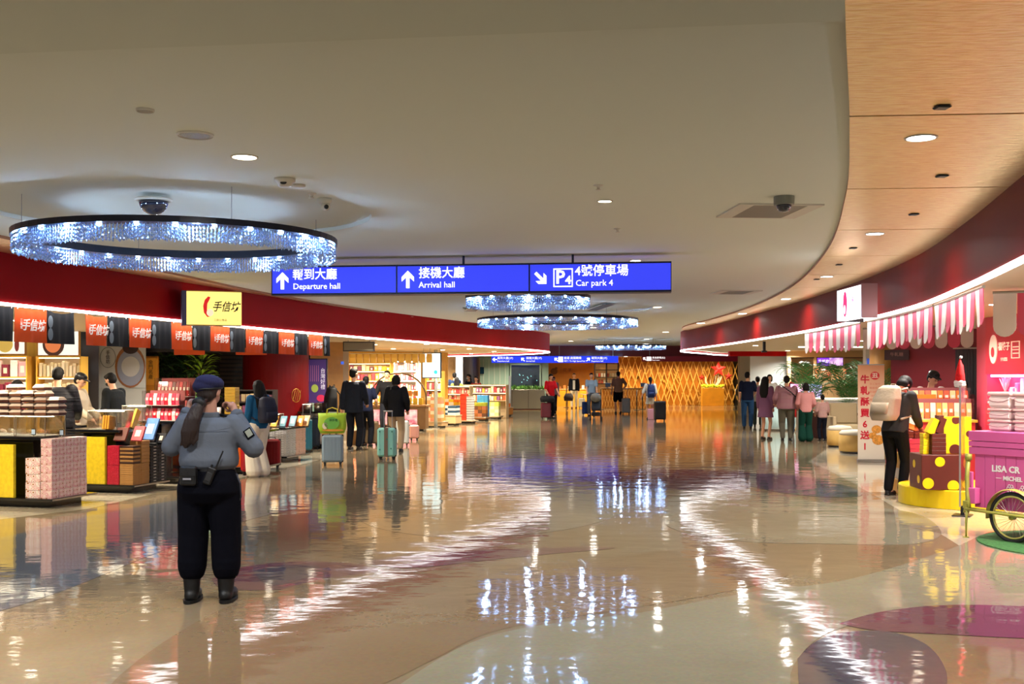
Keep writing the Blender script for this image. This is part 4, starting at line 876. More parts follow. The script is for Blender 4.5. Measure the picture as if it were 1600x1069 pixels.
counter(W((-5.42, 17.5), RZ, .38, -.2, 0)[:2], RZ, .78, .5, 1.0, 'narrow black counter under the dark red snack rack', [])
rack((-5.05, 16.6), RZ, -.3, 0, .95, .62, .46, 'clear rack of pink packets', [(206, 40, 70), (226, 90, 110), (214, 30, 50), (240, 200, 200)], 2, 9)
rack((-5.42, 17.5), RZ, 0, 0, 1.0, .62, .6, 'dark red snack rack', [(150, 40, 40), (196, 50, 50), (120, 50, 40)], 2, 9)
# --- counter C, behind the guard
OC = (-4.2, 18.05); RC_ = R(-8)
counter(OC, RC_, 2.0, .95, .72, 'long low counter of orange and brown boxes behind the guard', [], body=M((86, 62, 44), .5))
stack(OC, RC_, -1.96, .02, .119, (.108, .16, .062), (18, 1, 5), ORANGE, 'orange biscuit box on the low counter', 'orange biscuit boxes behind the guard')
stack(OC, RC_, -1.92, .2, .721, (.2, .2, .06), (3, 1, 4), M((96, 72, 40), .5), 'brown cake box piled on the low counter', 'brown boxes on the low counter'); stack(OC, RC_, -1.2, .2, .721, (.15, .2, .05), (4, 1, 2), ORANGE, 'small orange box on the low counter', 'small orange boxes on the low counter')
OC2 = (-4.55, 19.3); counter(OC2, RC_, 1.9, .7, .95, 'pale lit counter of snack jars behind the low counter', [], body=M((200, 190, 176), .5))
stack(OC2, RC_, -.62, .1, .951, (.2, .2, .052), (1, 1, 9), GOLDB, 'gold foil box in the tall gold pile', 'tall pile of gold foil boxes')
def tub(loc, label, c1, c2, r=.09, h=.15, group='lidded tubs'):
    t = thing('tub', label, 'tub', loc, 0, group); MB().cyl((0, 0, 0), r*.9, h*.55, 20, r2=r).build('tub_body', M(c2, .4), t, True); MB().cyl((0, 0, h*.55), r*1.04, h*.45, 20).build('lid', M(c1, .4), t)
for k, x in enumerate((-1.28, -1.02)):
    for l in range(2): tub(W(OC2, RC_, x, .35, .952+l*.152), '%s green and white tub, %s' % (['left', 'right'][k], ['below', 'on top'][l]), (60, 150, 96), (196, 220, 190) if l else (120, 180, 90), group='green tubs')
for k in range(7): tub(W(OC2, RC_, -1.5+k*.13, .1, .952), 'small white jar in the front row, %s from the left' % ORD[k], (236, 230, 224), (200, 186, 170), .035, .12, 'small white jars')
# tall dark shelf with books behind guard's right shoulder
def bookcase(O, rz, w, d, levels, label, mat, cols, per, what, iname='gift_pack', cat='pack', back=None, lit=False, hs=None, z0=0, side=.02, seed=1, nick=None):
    rnd = random.Random(seed); t = thing('display_shelf', label, 'shelf unit', (O[0], O[1], 0), rz, 'shelf units'); H = levels[-1]
    for sx in (-1, 1): MB().bb(sx*w/2-side, sx*w/2, 0, d, z0, H).build('side_panel', mat, t) if sx > 0 else MB().bb(-w/2, -w/2+side, 0, d, z0, H).build('side_panel', mat, t)
    MB().bb(-w/2+side, w/2-side, d-.02, d, z0, H).build('back_panel', back or mat, t)
    for z in levels: MB().bb(-w/2+side, w/2-side, 0, d-.02, z-.025, z).build('shelf', mat, t)
    if lit:
        for z in levels[1:]: MB().bb(-w/2+side+.02, w/2-side-.02, .03, .06, z-.037, z-.026).build('light_bar', M((255, 236, 200), .5, emit=lit), t)
    for li, (za, zb_) in enumerate(zip(levels, levels[1:])):
        n = per[li % len(per)]; pw = (w-2*side-.02)/n
        for k in range(n):
            col = cols[rnd.randrange(len(cols))]; hh = (zb_-za-.06)*rnd.uniform(.62, .95); dims = (round(pw*.86, 3), .1, round(hh, 2))
            item(iname, dims, M(col, .45), '%s on the %s, %s shelf, %s from the left' % (what, nick or ' '.join(label.split(' ')[:5]), ORD[li], ORD[k] if k < 20 else 'far right'), cat,
                 W(O, rz, -w/2+side+.01+(k+.5)*pw, .1, za+.001), rz, '%ss on the %s' % (what.split(' ')[-1], label[:30]), ch=.006, strip=LID if rnd.random() < .4 else None)
    return t
bookcase((-5.2, 21.7), R(-5), .9, .3, [.9, 1.12, 1.36], 'dark low shelf of packed gifts behind the low counter', M((46, 34, 30), .5), [(120, 60, 90), (210, 180, 130), (90, 50, 60), (176, 150, 110)], [8, 9], 'gift pack', z0=0, seed=3, nick='dark low shelf')
# --- stand D
OD = (-4.25, 20.45)
counter(OD, RZ, .62, .95, .665, 'small stand of patterned boxes beyond the long-haired woman', [], inset=.15)
stack(OD, RZ, -.36, .02, .119, (.117, .14, .0435), (3, 1, 12), GREYP, 'grey patterned box on the small stand, front face', 'grey patterned boxes on the small stand')
stack(OD, RZ, -.14, .17, .119, (.135, .115, .0435), (1, 2, 12), GREYP, 'grey patterned box on the small stand, side', 'grey patterned boxes on the stand side'); stack(OD, RZ, -.14, .41, .119, (.135, .135, .0435), (1, 3, 12), PEACHP, 'peach patterned box at the far end of the small stand', 'peach boxes on the small stand')
for k, (x, c) in enumerate(((-.34, (220, 160, 50)), (-.22, (110, 150, 160)), (-.08, (130, 160, 170)), (.02, (236, 140, 40)), (.08, (240, 190, 130)))): book(OD, RZ, x-.03, .2+.12*k, .667, .13, .22, .03, c, '%s of the gift boxes leaning on the small stand' % ORD[k], strip=LID)
glass_case(OD, RZ, -.6, -.36, .3, .6, .667, .9, 'little lit case on the small stand')
# ================================================================ LEFT SHOP BACKDROP
YW = M((214, 164, 62), .5, var=.06, vscale=3, stretch=(6, 6, .5), name='honey_wood')
def wallseg(px0, px1, d0, d1, z0, z1, mat, name, th=.08):
    a = ((px0-800)/FOC*d0, d0); b = ((px1-800)/FOC*d1, d1); rz = atan2(b[1]-a[1], b[0]-a[0]); L_ = sqrt((b[0]-a[0])**2+(b[1]-a[1])**2)
    o = MB().bb(0, L_, 0, th, z0, z1).build(name, mat, kind='structure'); o.location = (a[0], a[1], 0); o.rotation_euler = (0, 0, rz); return (a, rz, L_)
wallseg(-500, 126, 18.0, 20.4, 0, SHC, YW, 'wall_left_shelves')
PIC = M((226, 232, 220), .5, emit=.9)
def litframe(px0, px1, y0, y1, D, label, fn, rz=0, em=.9, col=(228, 232, 222), fr=WOOD):
    x0, x1 = (px0-800)/FOC*D, (px1-800)/FOC*D; z1 = EYE+(HOR-y0)*D/FOC; z0 = EYE+(HOR-y1)*D/FOC; w, h = x1-x0, z1-z0
    t = thing('lit_poster', label, 'poster', ((x0+x1)/2, D, z0), rz, 'lit pictures in the shops'); m = M(col, .5, emit=em)
    MB().bb(-w/2, w/2, -.01, .03, 0, h).build('picture', m, t)
    mb = MB(); f = .025
    mb.bb(-w/2-f, w/2+f, -.02, .03, -f, 0).bb(-w/2-f, w/2+f, -.02, .03, h, h+f).bb(-w/2-f, -w/2, -.02, .03, 0, h).bb(w/2, w/2+f, -.02, .03, 0, h); mb.build('frame', fr, t)
    fn(t, w, h); return t
def disc(parent, x, z, rx, rz_, col, y=-.013, name='printed_shape', em=.6):
    mb = MB(); mb.prism([(rx*cos(2*pi*k/24), rz_*sin(2*pi*k/24)) for k in range(24)], .003, MX.Translation((x, y, z)) @ MX.Rotation(pi/2, 4, 'X')); return mb.build(name, M(col, .5, emit=em), parent)
def f1(t, w, h): disc(t, 0, h*.42, w*.2, h*.36, (206, 178, 90)); disc(t, w*.3, h*.4, w*.06, h*.3, (120, 50, 50))
def f2(t, w, h): disc(t, -w*.12, h*.45, w*.27, h*.5, (70, 46, 40)); disc(t, -w*.13, h*.5, w*.2, h*.4, (222, 130, 80), -.017); disc(t, w*.25, h*.7, w*.1, h*.25, (130, 80, 70))
litframe(-22, 39, 518, 553, 19.8, 'lit food picture above the pink shelf at the left edge', f1); litframe(60, 123, 518, 555, 20.0, 'lit food picture above the shelf of bottles', f2)
def px_case(px0, px1, D, levels, label, cols, per, what, lit=6, seed=1, iname='gift_pack', mat=None, back=None, dd=.35, nick=None):
    x0, x1 = (px0-800)/FOC*D, (px1-800)/FOC*D
    return bookcase(((x0+x1)/2, D), 0, x1-x0, dd, levels, label, mat or YW, cols, per, what, iname, back=back, lit=lit, seed=seed, nick=nick)
px_case(-70, 42, 19.4, [1.02, 1.34, 1.62, 1.99], 'lit wooden shelf of pink packs at the left edge', [(226, 150, 160), (206, 40, 70), (240, 214, 214), (120, 40, 60)], [10, 9, 8], 'pink pack', 7, 2, nick='shelf at the left edge', back=M((250, 226, 200), .5))
px_case(56, 126, 19.6, [1.02, 1.34, 1.62, 1.99], 'lit wooden shelf of pale packets behind the puffer-jacket man', [(226, 214, 190), (206, 190, 160), (190, 176, 140)], [9, 9, 11], 'pale packet', 7, 4, nick='shelf behind the quilted jacket', back=M((250, 232, 200), .5))
DKW = M((22, 19, 20), .35, coat=.3)
wallseg(126, 154, 20.3, 20.4, 0, SHC, DKW, 'wall_left_black_panel', .3)
wallseg(152, 226, 21.5, 21.5, 0, 2.3, M((196, 196, 190), .5), 'wall_left_poster_wall')
g = P(190, 605, 21.45); t = thing('wall_poster', 'large pale wall poster with a bowl and round seal', 'poster', (g.x, 21.48, 1.4), 0)
MB().bb(-.46, .46, 0, .012, 0, .92).build('sheet', M((204, 206, 204), .5), t)
disc(t, .16, .42, .3, .42, (150, 96, 60), -.004, em=0); disc(t, .17, .4, .265, .36, (150, 156, 178), -.008, em=0); disc(t, .17, .42, .18, .2, (206, 206, 206), -.012, em=0); disc(t, .17, .8, .16, .13, (52, 36, 34), -.012, em=0)
mb = MB(); mb.tube([(-.28+.15*cos(a), -.004, .6+.2*sin(a)) for a in [2*pi*k/32 for k in range(32)]], .006, 5, closed=True); mb.build('seal_ring', M((110, 120, 120), .5), t); text('手\n信\n坊', .09, (-.28, -.006, .6), M((60, 40, 44), .5), t)
wallseg(224, 247, 22.3, 22.3, 0, 2.04, M((214, 140, 40), .5), 'wall_left_orange_panel', .06)
g = thing('vertical_sign', 'orange vertical sign with dark lettering right of the bowl poster', 'sign', (-7.39, 22.28, 1.5), 0); MB().bb(-.13, .13, -.02, .01, -.05, .5).build('board', M((222, 146, 44), .5, emit=.1), g); text('金\n門\n名\n產', .1, (0, -.024, .26), M((70, 36, 20), .5), g)
wallseg(226, 484, 25.5, 25.5, 0, SHC, M((26, 22, 22), .6), 'wall_left_dark')
o = MB().bb(-8.0, -4.6, 21.9, 22.1, 2.12, 2.36).build('trim_3', M((26, 18, 16), .5), kind='structure')
for k, px in enumerate((294, 391)): item('orange_valance', (.62, .02, .14), M((222, 84, 24), .6), 'plain orange cloth strip behind the banners, %s' % ['left', 'right'][k], 'banner', ((px-800)/FOC*21.8, 21.888, 2.06), 0, 'orange cloth strips')
mb = MB(); t = thing('slatted_screen', 'dark slatted screen between the plants and the red column', 'screen', (-6.35, 24.9, 0)); MB().bb(-.33, .33, .02, .05, 0, 2.3).build('backing', DKW, t)
for k in range(14): MB().bb(-.33, .33, -.02, .02, .9+k*.095, .95+k*.095).build('slat', M((60, 46, 40), .4), t)
# red column
MB().lathe([(.74, 0), (.74, SHC)], 48, (0, 0, 0)).build('pillar', M((122, 6, 10), .45, spec=.3), kind='structure').location = (-5.4, 24.9, 0)
t = thing('gold_ornament', 'faint gold lattice ornament on the side of the red column', 'ornament', (-4.82, 24.3, 1.2), R(50)); MB().tube([(.12*cos(a), 0, .15*sin(a)) for a in [2*pi*k/20 for k in range(20)]], .006, 5, closed=True).build('ring', GOLDB, t)
for k in range(4): MB().tube([(-.1+.06*k, 0, -.12), (-.02+.05*k, 0, .12)], .004, 5).build('strand', GOLDB, t)
# purple poster and wood wall
def fp(t, w, h):
    text('台\n灣\n好\n禮', w*.28, (w*.32, -.016, h*.66), M((230, 226, 240), .5, emit=.4), t, sx=.9)
    for k in range(6): MB().bb(-w*.42+k*w*.1, -w*.4+k*w*.1, -.014, -.01, h*.62, h*.9).build('printed_line', M((190, 120, 150), .5, emit=.2), t)
    disc(t, -w*.1, h*.5, w*.18, h*.07, (160, 180, 80), em=.3); disc(t, w*.22, h*.33, w*.22, h*.06, (210, 50, 90), em=.3); disc(t, -w*.2, h*.16, w*.2, h*.09, (150, 190, 160), em=.3)
litframe(480, 510, 562, 652, 25.4, 'tall purple fruit poster left of the wooden wall', fp, col=(74, 52, 110), em=.35, fr=DKW)
wallseg(476, 536, 26.2, 26.6, 0, SHC, M((196, 148, 84), .5, var=.05), 'wall_left_wood', .3)
MB().bb(-.035, .035, -.02, 0, 0, .07).build('notice', M((60, 100, 210), .5, emit=.8)).location = (-4.13, 26.5, 1.92); tag(bpy.data.objects['notice'], 'small blue notice on the wooden wall edge', 'notice')
# counter with steel pots by the poster
OP = (-4.05, 24.2); counter(OP, R(-10), .75, .7, .84, 'grey counter with steel pots below the purple poster', [], body=M((180, 176, 170), .5))
for k in range(3):
    t = thing('steel_pot', 'steel pot on the grey counter, %s' % ORD[k], 'pot', W(OP, R(-10), -.6+.24*k, .25, .842), 0, 'steel pots'); MB().cyl((0, 0, 0), .1, .16, 20).build('pot_body', STEEL, t, True); MB().lathe([(.104, .16), (.09, .18), (.02, .19)], 20).build('lid', STEEL, t, True); MB().ell((0, 0, .2), .015).build('knob', BLACKB, t, True)
# indoor plants in the dark zone
LEAF = M((58, 92, 40), .5, var=.4, vscale=3); LEAF2 = M((150, 190, 50), .5, var=.2); TRK = M((120, 92, 70), .7, var=.2)
def leafplant(loc, label, h, n, mat, spread=.4, lw=.035, seed=1, trunk=True, potr=.16, drop=.3, ll=.35):
    rnd = random.Random(seed); t = thing('potted_plant', label, 'plant', loc, 0, 'plants in the shops')
    MB().lathe([(potr*.7, 0), (potr, .3), (potr*.95, .32), (potr*.9, .28), (.02, .27)], 20).build('pot', M((70, 60, 52), .5), t, True)
    if trunk:
        for q in range(2): MB().tube([(.04*q-.02, 0, .27), (.05*q-.05, .03, h*.5), (.12*q-.06, 0, h*.85)], [.03, .024, .015], 8).build('trunk', TRK, t, True)
    mb = MB()
    for k in range(n):
        a = rnd.uniform(0, 6.28); z = rnd.uniform(h*.55, h) if trunk else rnd.uniform(.28, .5); rr = rnd.uniform(.02, spread*.5); L_ = ll*rnd.uniform(.7, 1.2); up = rnd.uniform(.2, .9)
        p0 = V((rr*cos(a), rr*sin(a), z)); d = V((cos(a), sin(a), up)).normalized(); s_ = V((-sin(a), cos(a), 0)); pts = [p0, p0+d*L_*.4, p0+d*L_*.75+V((0, 0, -L_*drop*.4)), p0+d*L_+V((0, 0, -L_*drop))]; ws = [.004, lw, lw*.8, .002]; b0 = len(mb.v)
        for p, w_ in zip(pts, ws): mb.v += [tuple(p-s_*w_), tuple(p+V((0, 0, w_*.3))), tuple(p+s_*w_)]
        for i in range(3):
            for j in range(2): mb.f.append((b0+i*3+j, b0+i*3+j+1, b0+i*3+j+4, b0+i*3+j+3)); mb.m.append(0)
    mb.build('leaves', mat, t, kind='stuff'); return t
leafplant((-7.3, 23.6, 0), 'dark leafy indoor tree behind the counters, left of two', 2.2, 260, LEAF, .7, .04, 1); leafplant((-6.85, 23.2, 0), 'indoor tree with two stems behind the guard head', 2.2, 240, LEAF, .7, .04, 2)
leafplant((-6.45, 22.6, 0), 'indoor plant with bright yellow-green top leaves behind the guard', 2.0, 60, LEAF2, .35, .035, 5)
# ================================================================ NOREN BANNERS
NB = M((24, 26, 30), .85); NO = M((232, 86, 28), .85, name='orange_cloth'); WT = M((240, 236, 226), .6, emit=.25)
fl = [(-24, 22, 0), (24, 72, 1), (73, 115, 0), (133, 168, 1), (169, 200, 0), (201, 236, 1), (236, 268, 0), (269, 299, 1), (300, 330, 0), (330, 358, 1), (358, 384, 0), (384, 411, 1), (411, 435, 0), (436, 460, 1), (460, 481, 0), (482, 505, 1), (505, 516, 0)]
LCi = offset(LC, -.10)
LCi = offset(LC, .10) if at_px(offset(LC, .1), 200).y > at_px(LC, 200).y else LCi
no_ = nb_ = 0
for a, b, o_ in fl:
    pa, pb_ = at_px(LCi, a), at_px(LCi, b); rz = atan2(pb_.y-pa.y, pb_.x-pa.x); w_ = (pb_-pa).length; h = .375
    if o_: no_ += 1; lab = 'orange cloth banner with white calligraphy under the left fascia, %s from the left' % ORD[no_-1]
    else: nb_ += 1; lab = 'black cloth banner under the left fascia, %s from the left' % ORD[nb_-1]
    t = thing('cloth_banner', lab, 'banner', (pa.x, pa.y, 2.375), rz, 'orange banners' if o_ else 'black banners')
    mb = MB(); nx, nz = 14, 8; ph = random.uniform(0, 6); sag = .012 if not (a in (73, 133)) else .03
    for j in range(nz+1):
        for i in range(nx+1):
            u = i/nx; v = j/nz; x = u*w_*(1-.0*v); y = .014*sin(u*9+ph)*v+.008*sin(u*23+ph); z = -v*h-sag*sin(u*pi)*(1-v)
            mb.v.append((x, y, z))
    N_ = len(mb.v); mb.v += [(x, y+.004, z) for x, y, z in mb.v]
    for j in range(nz):
        for i in range(nx):
            q = j*(nx+1)+i; mb.f += [(q, q+nx+1, q+nx+2, q+1), (N_+q, N_+q+1, N_+q+nx+2, N_+q+nx+1)]; mb.m += [0, 0]
    mb.build('cloth', NO if o_ else NB, t, True)
    for xx in (.04, w_-.04): MB().tube([(xx, .003, -.02), (xx, .003, .03)], .006, 6).build('hook', STEEL, t)
    if o_:
        sc_ = w_/.42; text('手信坊', .135*min(1, h/.37), (w_*.5, -.03, -h*.52), WT, t, sx=min(1.0, sc_), bold=.002, shear=.25); text('三\n叔\n公', .038, (w_*.12, -.028, -h*.48), WT, t)
    else:
        if a > 150 or a == 73:
            for q in (0, 1): mb = MB(); mb.prism([(.045*cos(2*pi*k/16), .07*sin(2*pi*k/16)) for k in range(16)], .003, MX.Translation((.03, -.026, -h*.35-.14*q)) @ MX.Rotation(pi/2, 4, 'X')); mb.build('pale_emblem', M((120, 132, 140), .7), t)
# yellow lit shop sign on the left fascia
pa, pb_ = at_px(offset(LC, -.12), 289), at_px(offset(LC, -.12), 380)
if pa.y > at_px(LC, 289).y: pa, pb_ = at_px(offset(LC, .12), 289), at_px(offset(LC, .12), 380)
d = 14.6; xa, xb = (289-800)/FOC*d, (380-800)/FOC*(d+.25)
t = thing('shop_sign', 'square yellow lit shop sign with red swirl on the left fascia', 'sign', ((xa+xb)/2, d+.12, 0), atan2(.25, xb-xa)); w_ = (xb-xa); z1, z0 = EYE+(HOR-455)*d/FOC, EYE+(HOR-507)*d/FOC
MB().bb(-w_/2, w_/2, 0, .12, z0, z1).build('lit_face', M((246, 222, 120), .5, emit=1.0), t)
MB().bb(-w_/2-.06, -w_/2, -.005, .3, z0-.01, z1+.01).build('side_return', M((70, 60, 90), .4), t)
for q in ((z1, z1+.012), (z0-.012, z0)): MB().bb(-w_/2, w_/2, -.006, .12, *q).build('edge_trim', M((210, 180, 90), .4), t)
zc = (z0+z1)/2; mb = MB(); sw = [(-.03, .15), (-.075, .1), (-.095, .02), (-.085, -.07), (-.04, -.13), (0, -.12), (-.03, -.09), (-.045, -.03), (-.04, .05), (-.01, .11), (0, .14)]
mb.prism(sw, .004, MX.Translation((-.05, -.004, zc+.01)) @ MX.Rotation(pi/2, 4, 'X')); mb.build('red_swirl', M((206, 30, 30), .5, emit=.7), t)
disc(t, -.055, zc-.06, .045, .05, (250, 236, 200), -.006); text('手信坊', .15, (.15, -.006, zc+.015), M((30, 24, 16), .5), t, shear=.3, sx=.8, bold=.002); text('Taiwan Souvenir & Gifts'.replace('Taiwan Souvenir & Gifts', '三叔公食品'), .035, (.08, -.006, zc-.16), M((60, 50, 30), .5), t)
# ================================================================ YELLOW SHOP (left, farther)
CREAMW = M((232, 206, 158), .5)
wallseg(533, 700, 35.2, 38.5, 0, SHC, YW, 'wall_left_yellow_shop', .2)
wallseg(533, 545, 27.5, 27.6, 0, 2.3, M((150, 140, 126), .5), 'trim_4', .1)
GOODS = [(226, 96, 50), (240, 170, 60), (206, 60, 70), (236, 200, 150), (120, 60, 80), (240, 220, 190), (190, 120, 70)]
def pxshelf(px0, px1, D, levels, label, cols, per, what, lit=5, seed=1, mat=None, back=None, rz=R(-14), d=.4, nick=None):
    x0, x1 = (px0-800)/FOC*D, (px1-800)/FOC*D
    return bookcase(((x0+x1)/2, D), rz, x1-x0, d, levels, label, mat or YW, cols, per, what, lit=lit, seed=seed, back=back, nick=nick)
LV = [.5, .85, 1.2, 1.5, 1.8, 2.05]
pxshelf(541, 612, 34.2, LV, 'lit shelf of packets left of the white shelf', GOODS, [12, 12, 12, 11, 10], 'coloured packet', 6, 11, nick='shelf left of the white shelf', back=CREAMW, d=.3)
pxshelf(614, 652, 33.6, [.5, .85, 1.2, 1.5, 1.8, 2.1], 'white lit shelf beside the hanging screen', [(206, 80, 80), (230, 150, 120), (240, 210, 180), (150, 60, 70)], [8, 8, 8, 8, 7], 'small pack', 9, 12, nick='white lit shelf', mat=M((244, 236, 220), .4), back=M((250, 240, 220), .4))
pxshelf(664, 690, 35.4, [.5, .85, 1.2, 1.5, 1.8], 'lit shelf just right of the hanging screen', GOODS, [6, 6, 6, 6], 'bagged snack', 6, 13, nick='shelf right of the screen', back=CREAMW)
# row of gold bags hung under the shop ceiling
rail = thing('hanging_rail', 'steel rail near the ceiling carrying a row of gold bags', 'rail', (-4.2, 32.2, 0), R(-8)); MB().tube([(-1.25, 0, 2.3), (1.9, 0, 2.3)], .008, 6).build('rail_bar', STEEL, rail)
for x in (-1.2, 1.8): MB().tube([(x, 0, 2.3), (x, 0, SHC)], .005, 5).build('rail_hanger', STEEL, rail)
for k in range(15):
    c = W((-4.2, 32.2), R(-8), -1.15+k*.21, 0, 2.29)
    if 'gb' not in _cache:
        mb = MB(); n0 = 0; mb.add([(-.08, -.02, -.26), (.08, -.02, -.26), (.085, -.04, -.12), (.075, 0, 0), (-.075, 0, 0), (-.085, -.04, -.12), (-.08, .02, -.26), (.08, .02, -.26), (.085, .04, -.12), (-.085, .04, -.12)], [(0, 1, 2, 5), (5, 2, 3, 4), (7, 6, 9, 8), (8, 9, 4, 3), (1, 7, 8, 2), (2, 8, 3), (6, 0, 5, 9), (9, 5, 4), (1, 0, 6, 7)])
        o = mb.build('hanging_bag', M((238, 196, 96), .4, coat=.3)); _cache['gb'] = o.data
    else: o = bpy.data.objects.new('hanging_bag', _cache['gb']); COL.objects.link(o)
    o.location = c; o.rotation_euler = (0, 0, R(-8)); tag(o, 'gold bag on the rail under the yellow shop ceiling, %s from the left' % ORD[k], 'bag', 'gold bags hung on a rail')
# hanging grey box sign
t = thing('hanging_sign', 'blank grey box sign hanging just below the left fascia', 'sign', (-3.53, 25.0, 0), R(-3)); MB().bb(-.36, .36, 0, .14, 2.2, 2.43, ch=.006).build('sign_box', M((60, 56, 48), .4), t); MB().bb(-.335, .335, -.006, 0, 2.225, 2.405).build('face', M((140, 132, 112), .35), t)
for x in (-.25, .25): MB().bb(x-.01, x+.01, .06, .08, 2.43, SHC).build('bracket', STEEL, t)
# screen on the ceiling rods and steel post
t = thing('hanging_screen', 'white lit portrait screen hanging on thin rods in the left shop front', 'screen', (-2.39, 32.3, 0), R(-22))
MB().bb(-.31, .31, 0, .06, 1.57, 2.33, ch=.006).build('screen_casing', M((50, 60, 66), .4), t); MB().bb(-.285, .285, -.004, 0, 1.595, 2.305).build('screen_face', M((225, 246, 248), .4, emit=1.25), t)
for k, (x, z, r1, c) in enumerate(((.14, 1.75, .06, (60, 190, 200)), (-.1, 1.8, .09, (190, 232, 236)), (.12, 2.05, .05, (180, 226, 236)))): disc(t, x, z, r1, r1, c, -.0045, 'screen_graphic', 1.1)
for x in (-.28, .28): MB().tube([(x, .03, 2.33), (x, .03, SHC)], .006, 6).build('rod', STEEL, t)
t = thing('steel_post', 'slim pale steel post standing beside the hanging screen', 'post', (-2.38, 34.0, 0)); MB().cyl((0, 0, .02), .055, SHC-.03, 20).build('shaft', M((196, 206, 208), .3, .6), t, True); MB().cyl((0, 0, 0), .12, .02, 24).build('foot_plate', STEEL, t)
t = thing('steel_post', 'white post at the far end of the left stands', 'post', (-.09, 46.0, 0)); MB().cyl((0, 0, .02), .05, 1.62, 16).build('shaft', M((226, 222, 210), .4), t, True); MB().cyl((0, 0, 0), .12, .02, 24).build('foot_plate', STEEL, t)
# arch cart
t = thing('arch_cart', 'brown wooden sales cart with round arch frame', 'sales cart', (-3.42, 32.2, 0), R(-4)); BR = M((110, 78, 40), .45, var=.12, vscale=5)
MB().bb(-.86, .86, 0, .7, .06, .72, ch=.01).build('cabinet', BR, t); MB().bb(-.9, .9, -.05, .75, .72, .78, ch=.01).build('worktop', M((140, 98, 50), .4), t); MB().bb(-.8, .8, .06, .64, 0, .06).build('kickboard', DKW, t)
for x, w2 in ((-.5, .22), (.32, .3)):
    MB().bb(x-w2, x+w2, -.014, 0, .2, .64).build('lit_picture', M((240, 180, 180), .5, emit=.8, col2=(214, 90, 110), vscale=5), t)
pts = [(-.84, .3, .78)]+[(-.84*cos(a), .3, .98+.74*sin(a)) for a in [pi*k/24 for k in range(25)]]+[(.84, .3, .78)]
MB().tube(pts, .024, 10).build('arch', M((110, 84, 50), .4), t, True); MB().bb(-.78, .78, .2, .45, 1.02, 1.04).build('arch_shelf', GLASS, t)
for k in range(9): item('yellow_bag', (.13, .08, .2), M((240, 200, 60), .4), 'yellow snack bag in the arch cart, %s from the left' % ORD[k], 'bag', W((-3.42, 32.2), R(-4), -.68+k*.17, .32, .781 if k % 2 else .781), R(-4), 'yellow bags in the arch cart', ch=.02)
for k in range(7): item('gold_tin', (.12, .1, .16), M((226, 150, 60), .35), 'gold tin on the glass shelf of the arch cart, %s from the left' % ORD[k], 'tin', W((-3.42, 32.2), R(-4), -.55+k*.18, .32, 1.041), R(-4), 'gold tins in the arch cart', ch=.01)
# sales stands along the aisle
def stand(px, py, w, d, h, rz, body, label, spec):
    g_ = G(px, py); O = (g_.x, g_.y); t = thing('sales_stand', label, 'sales stand', (O[0], O[1], 0), rz, 'stands along the left aisle')
    MB().bb(-w, 0, 0, d, .06, h-.03, ch=.006).build('body', body, t); MB().bb(-w-.02, .02, -.02, d+.02, h-.03, h, ch=.004).build('tabletop', M((200, 176, 140), .4), t); MB().bb(-w+.06, -.06, .06, d-.06, 0, .06).build('plinth', DKW, t)
    for (x0, y0, z0, dims, n, mt, desc, grp) in spec: stack(O, rz, x0, y0, z0, dims, n, mt, desc, grp)
    return O
RS = R(-20); TANW = M((206, 176, 130), .5); REDB = M((226, 70, 40), .5); STRW = M((214, 214, 212), .5); NAVB = M((38, 70, 96), .5); YEL = M((244, 190, 40), .5); GRN = M((196, 206, 70), .5); BLU = M((60, 140, 200), .5); CRM = M((240, 226, 200), .5)
stand(690, 669, .62, .5, .2, RS, TANW, 'pale stand with piled snack boxes beside the steel post', [(-.6, .04, .201, (.19, .2, .11), (3, 1, 7), [CRM, M((226, 150, 120), .5), M((206, 160, 100), .5)], 'snack box by the steel post', 'snack boxes by the post')])
stand(712, 665, .6, .5, .34, RS, TANW, 'low stand with dark blue boxes', [(-.58, .02, .341, (.28, .4, .075), (2, 1, 4), [NAVB, STRW], 'wide dark blue and white box on the low stand', 'dark blue boxes'), ])
stand(718, 661, .85, .45, .62, RS, M((224, 190, 150), .5), 'cream stand with yellow and orange goods behind the blue boxes', [(-.8, .05, .621, (.18, .2, .1), (4, 1, 2), [YEL, ORANGE, CRM], 'yellow or orange box on the cream stand', 'yellow boxes on the cream stand')])
stand(738, 662, .48, .5, .1, RS, DKW, 'low base under the red box towers', [(-.47, .02, .101, (.23, .22, .075), (1, 1, 12), [REDB, M((204, 58, 36), .5)], 'red box in the tall red tower', 'tower of red boxes'), (-.23, .02, .101, (.21, .22, .04), (1, 1, 20), [STRW, M((166, 160, 160), .5)], 'thin white box in the tower right of the red one', 'tower of thin white boxes')])
stand(759, 658, .5, .5, .14, RS, M((150, 96, 40), .5), 'brown stand with green packs right of the towers', [(-.49, .05, .141, (.155, .2, .13), (3, 1, 3), [M((176, 110, 50), .5), M((206, 130, 90), .5), M((120, 80, 60), .5)], 'brown box under the green packs', 'brown boxes'), (-.48, .05, .541, (.15, .2, .13), (3, 1, 1), GRN, 'green pack on the brown boxes', 'green packs'), (-.46, .28, .141, (.14, .18, .13), (3, 1, 6), BLU, 'blue box behind the green packs', 'blue boxes')])
stand(779, 655, .55, .5, .12, RS, M((196, 180, 130), .5), 'olive stand with yellow-green bags', [(-.54, .05, .121, (.172, .2, .12), (3, 1, 3), [M((196, 190, 120), .5), M((226, 210, 160), .5)], 'olive box under the yellow-green bags', 'olive boxes'), (-.53, .05, .49, (.17, .2, .15), (3, 1, 1), [GRN, M((220, 220, 120), .5)], 'yellow-green bag on the olive stand', 'yellow-green bags')])
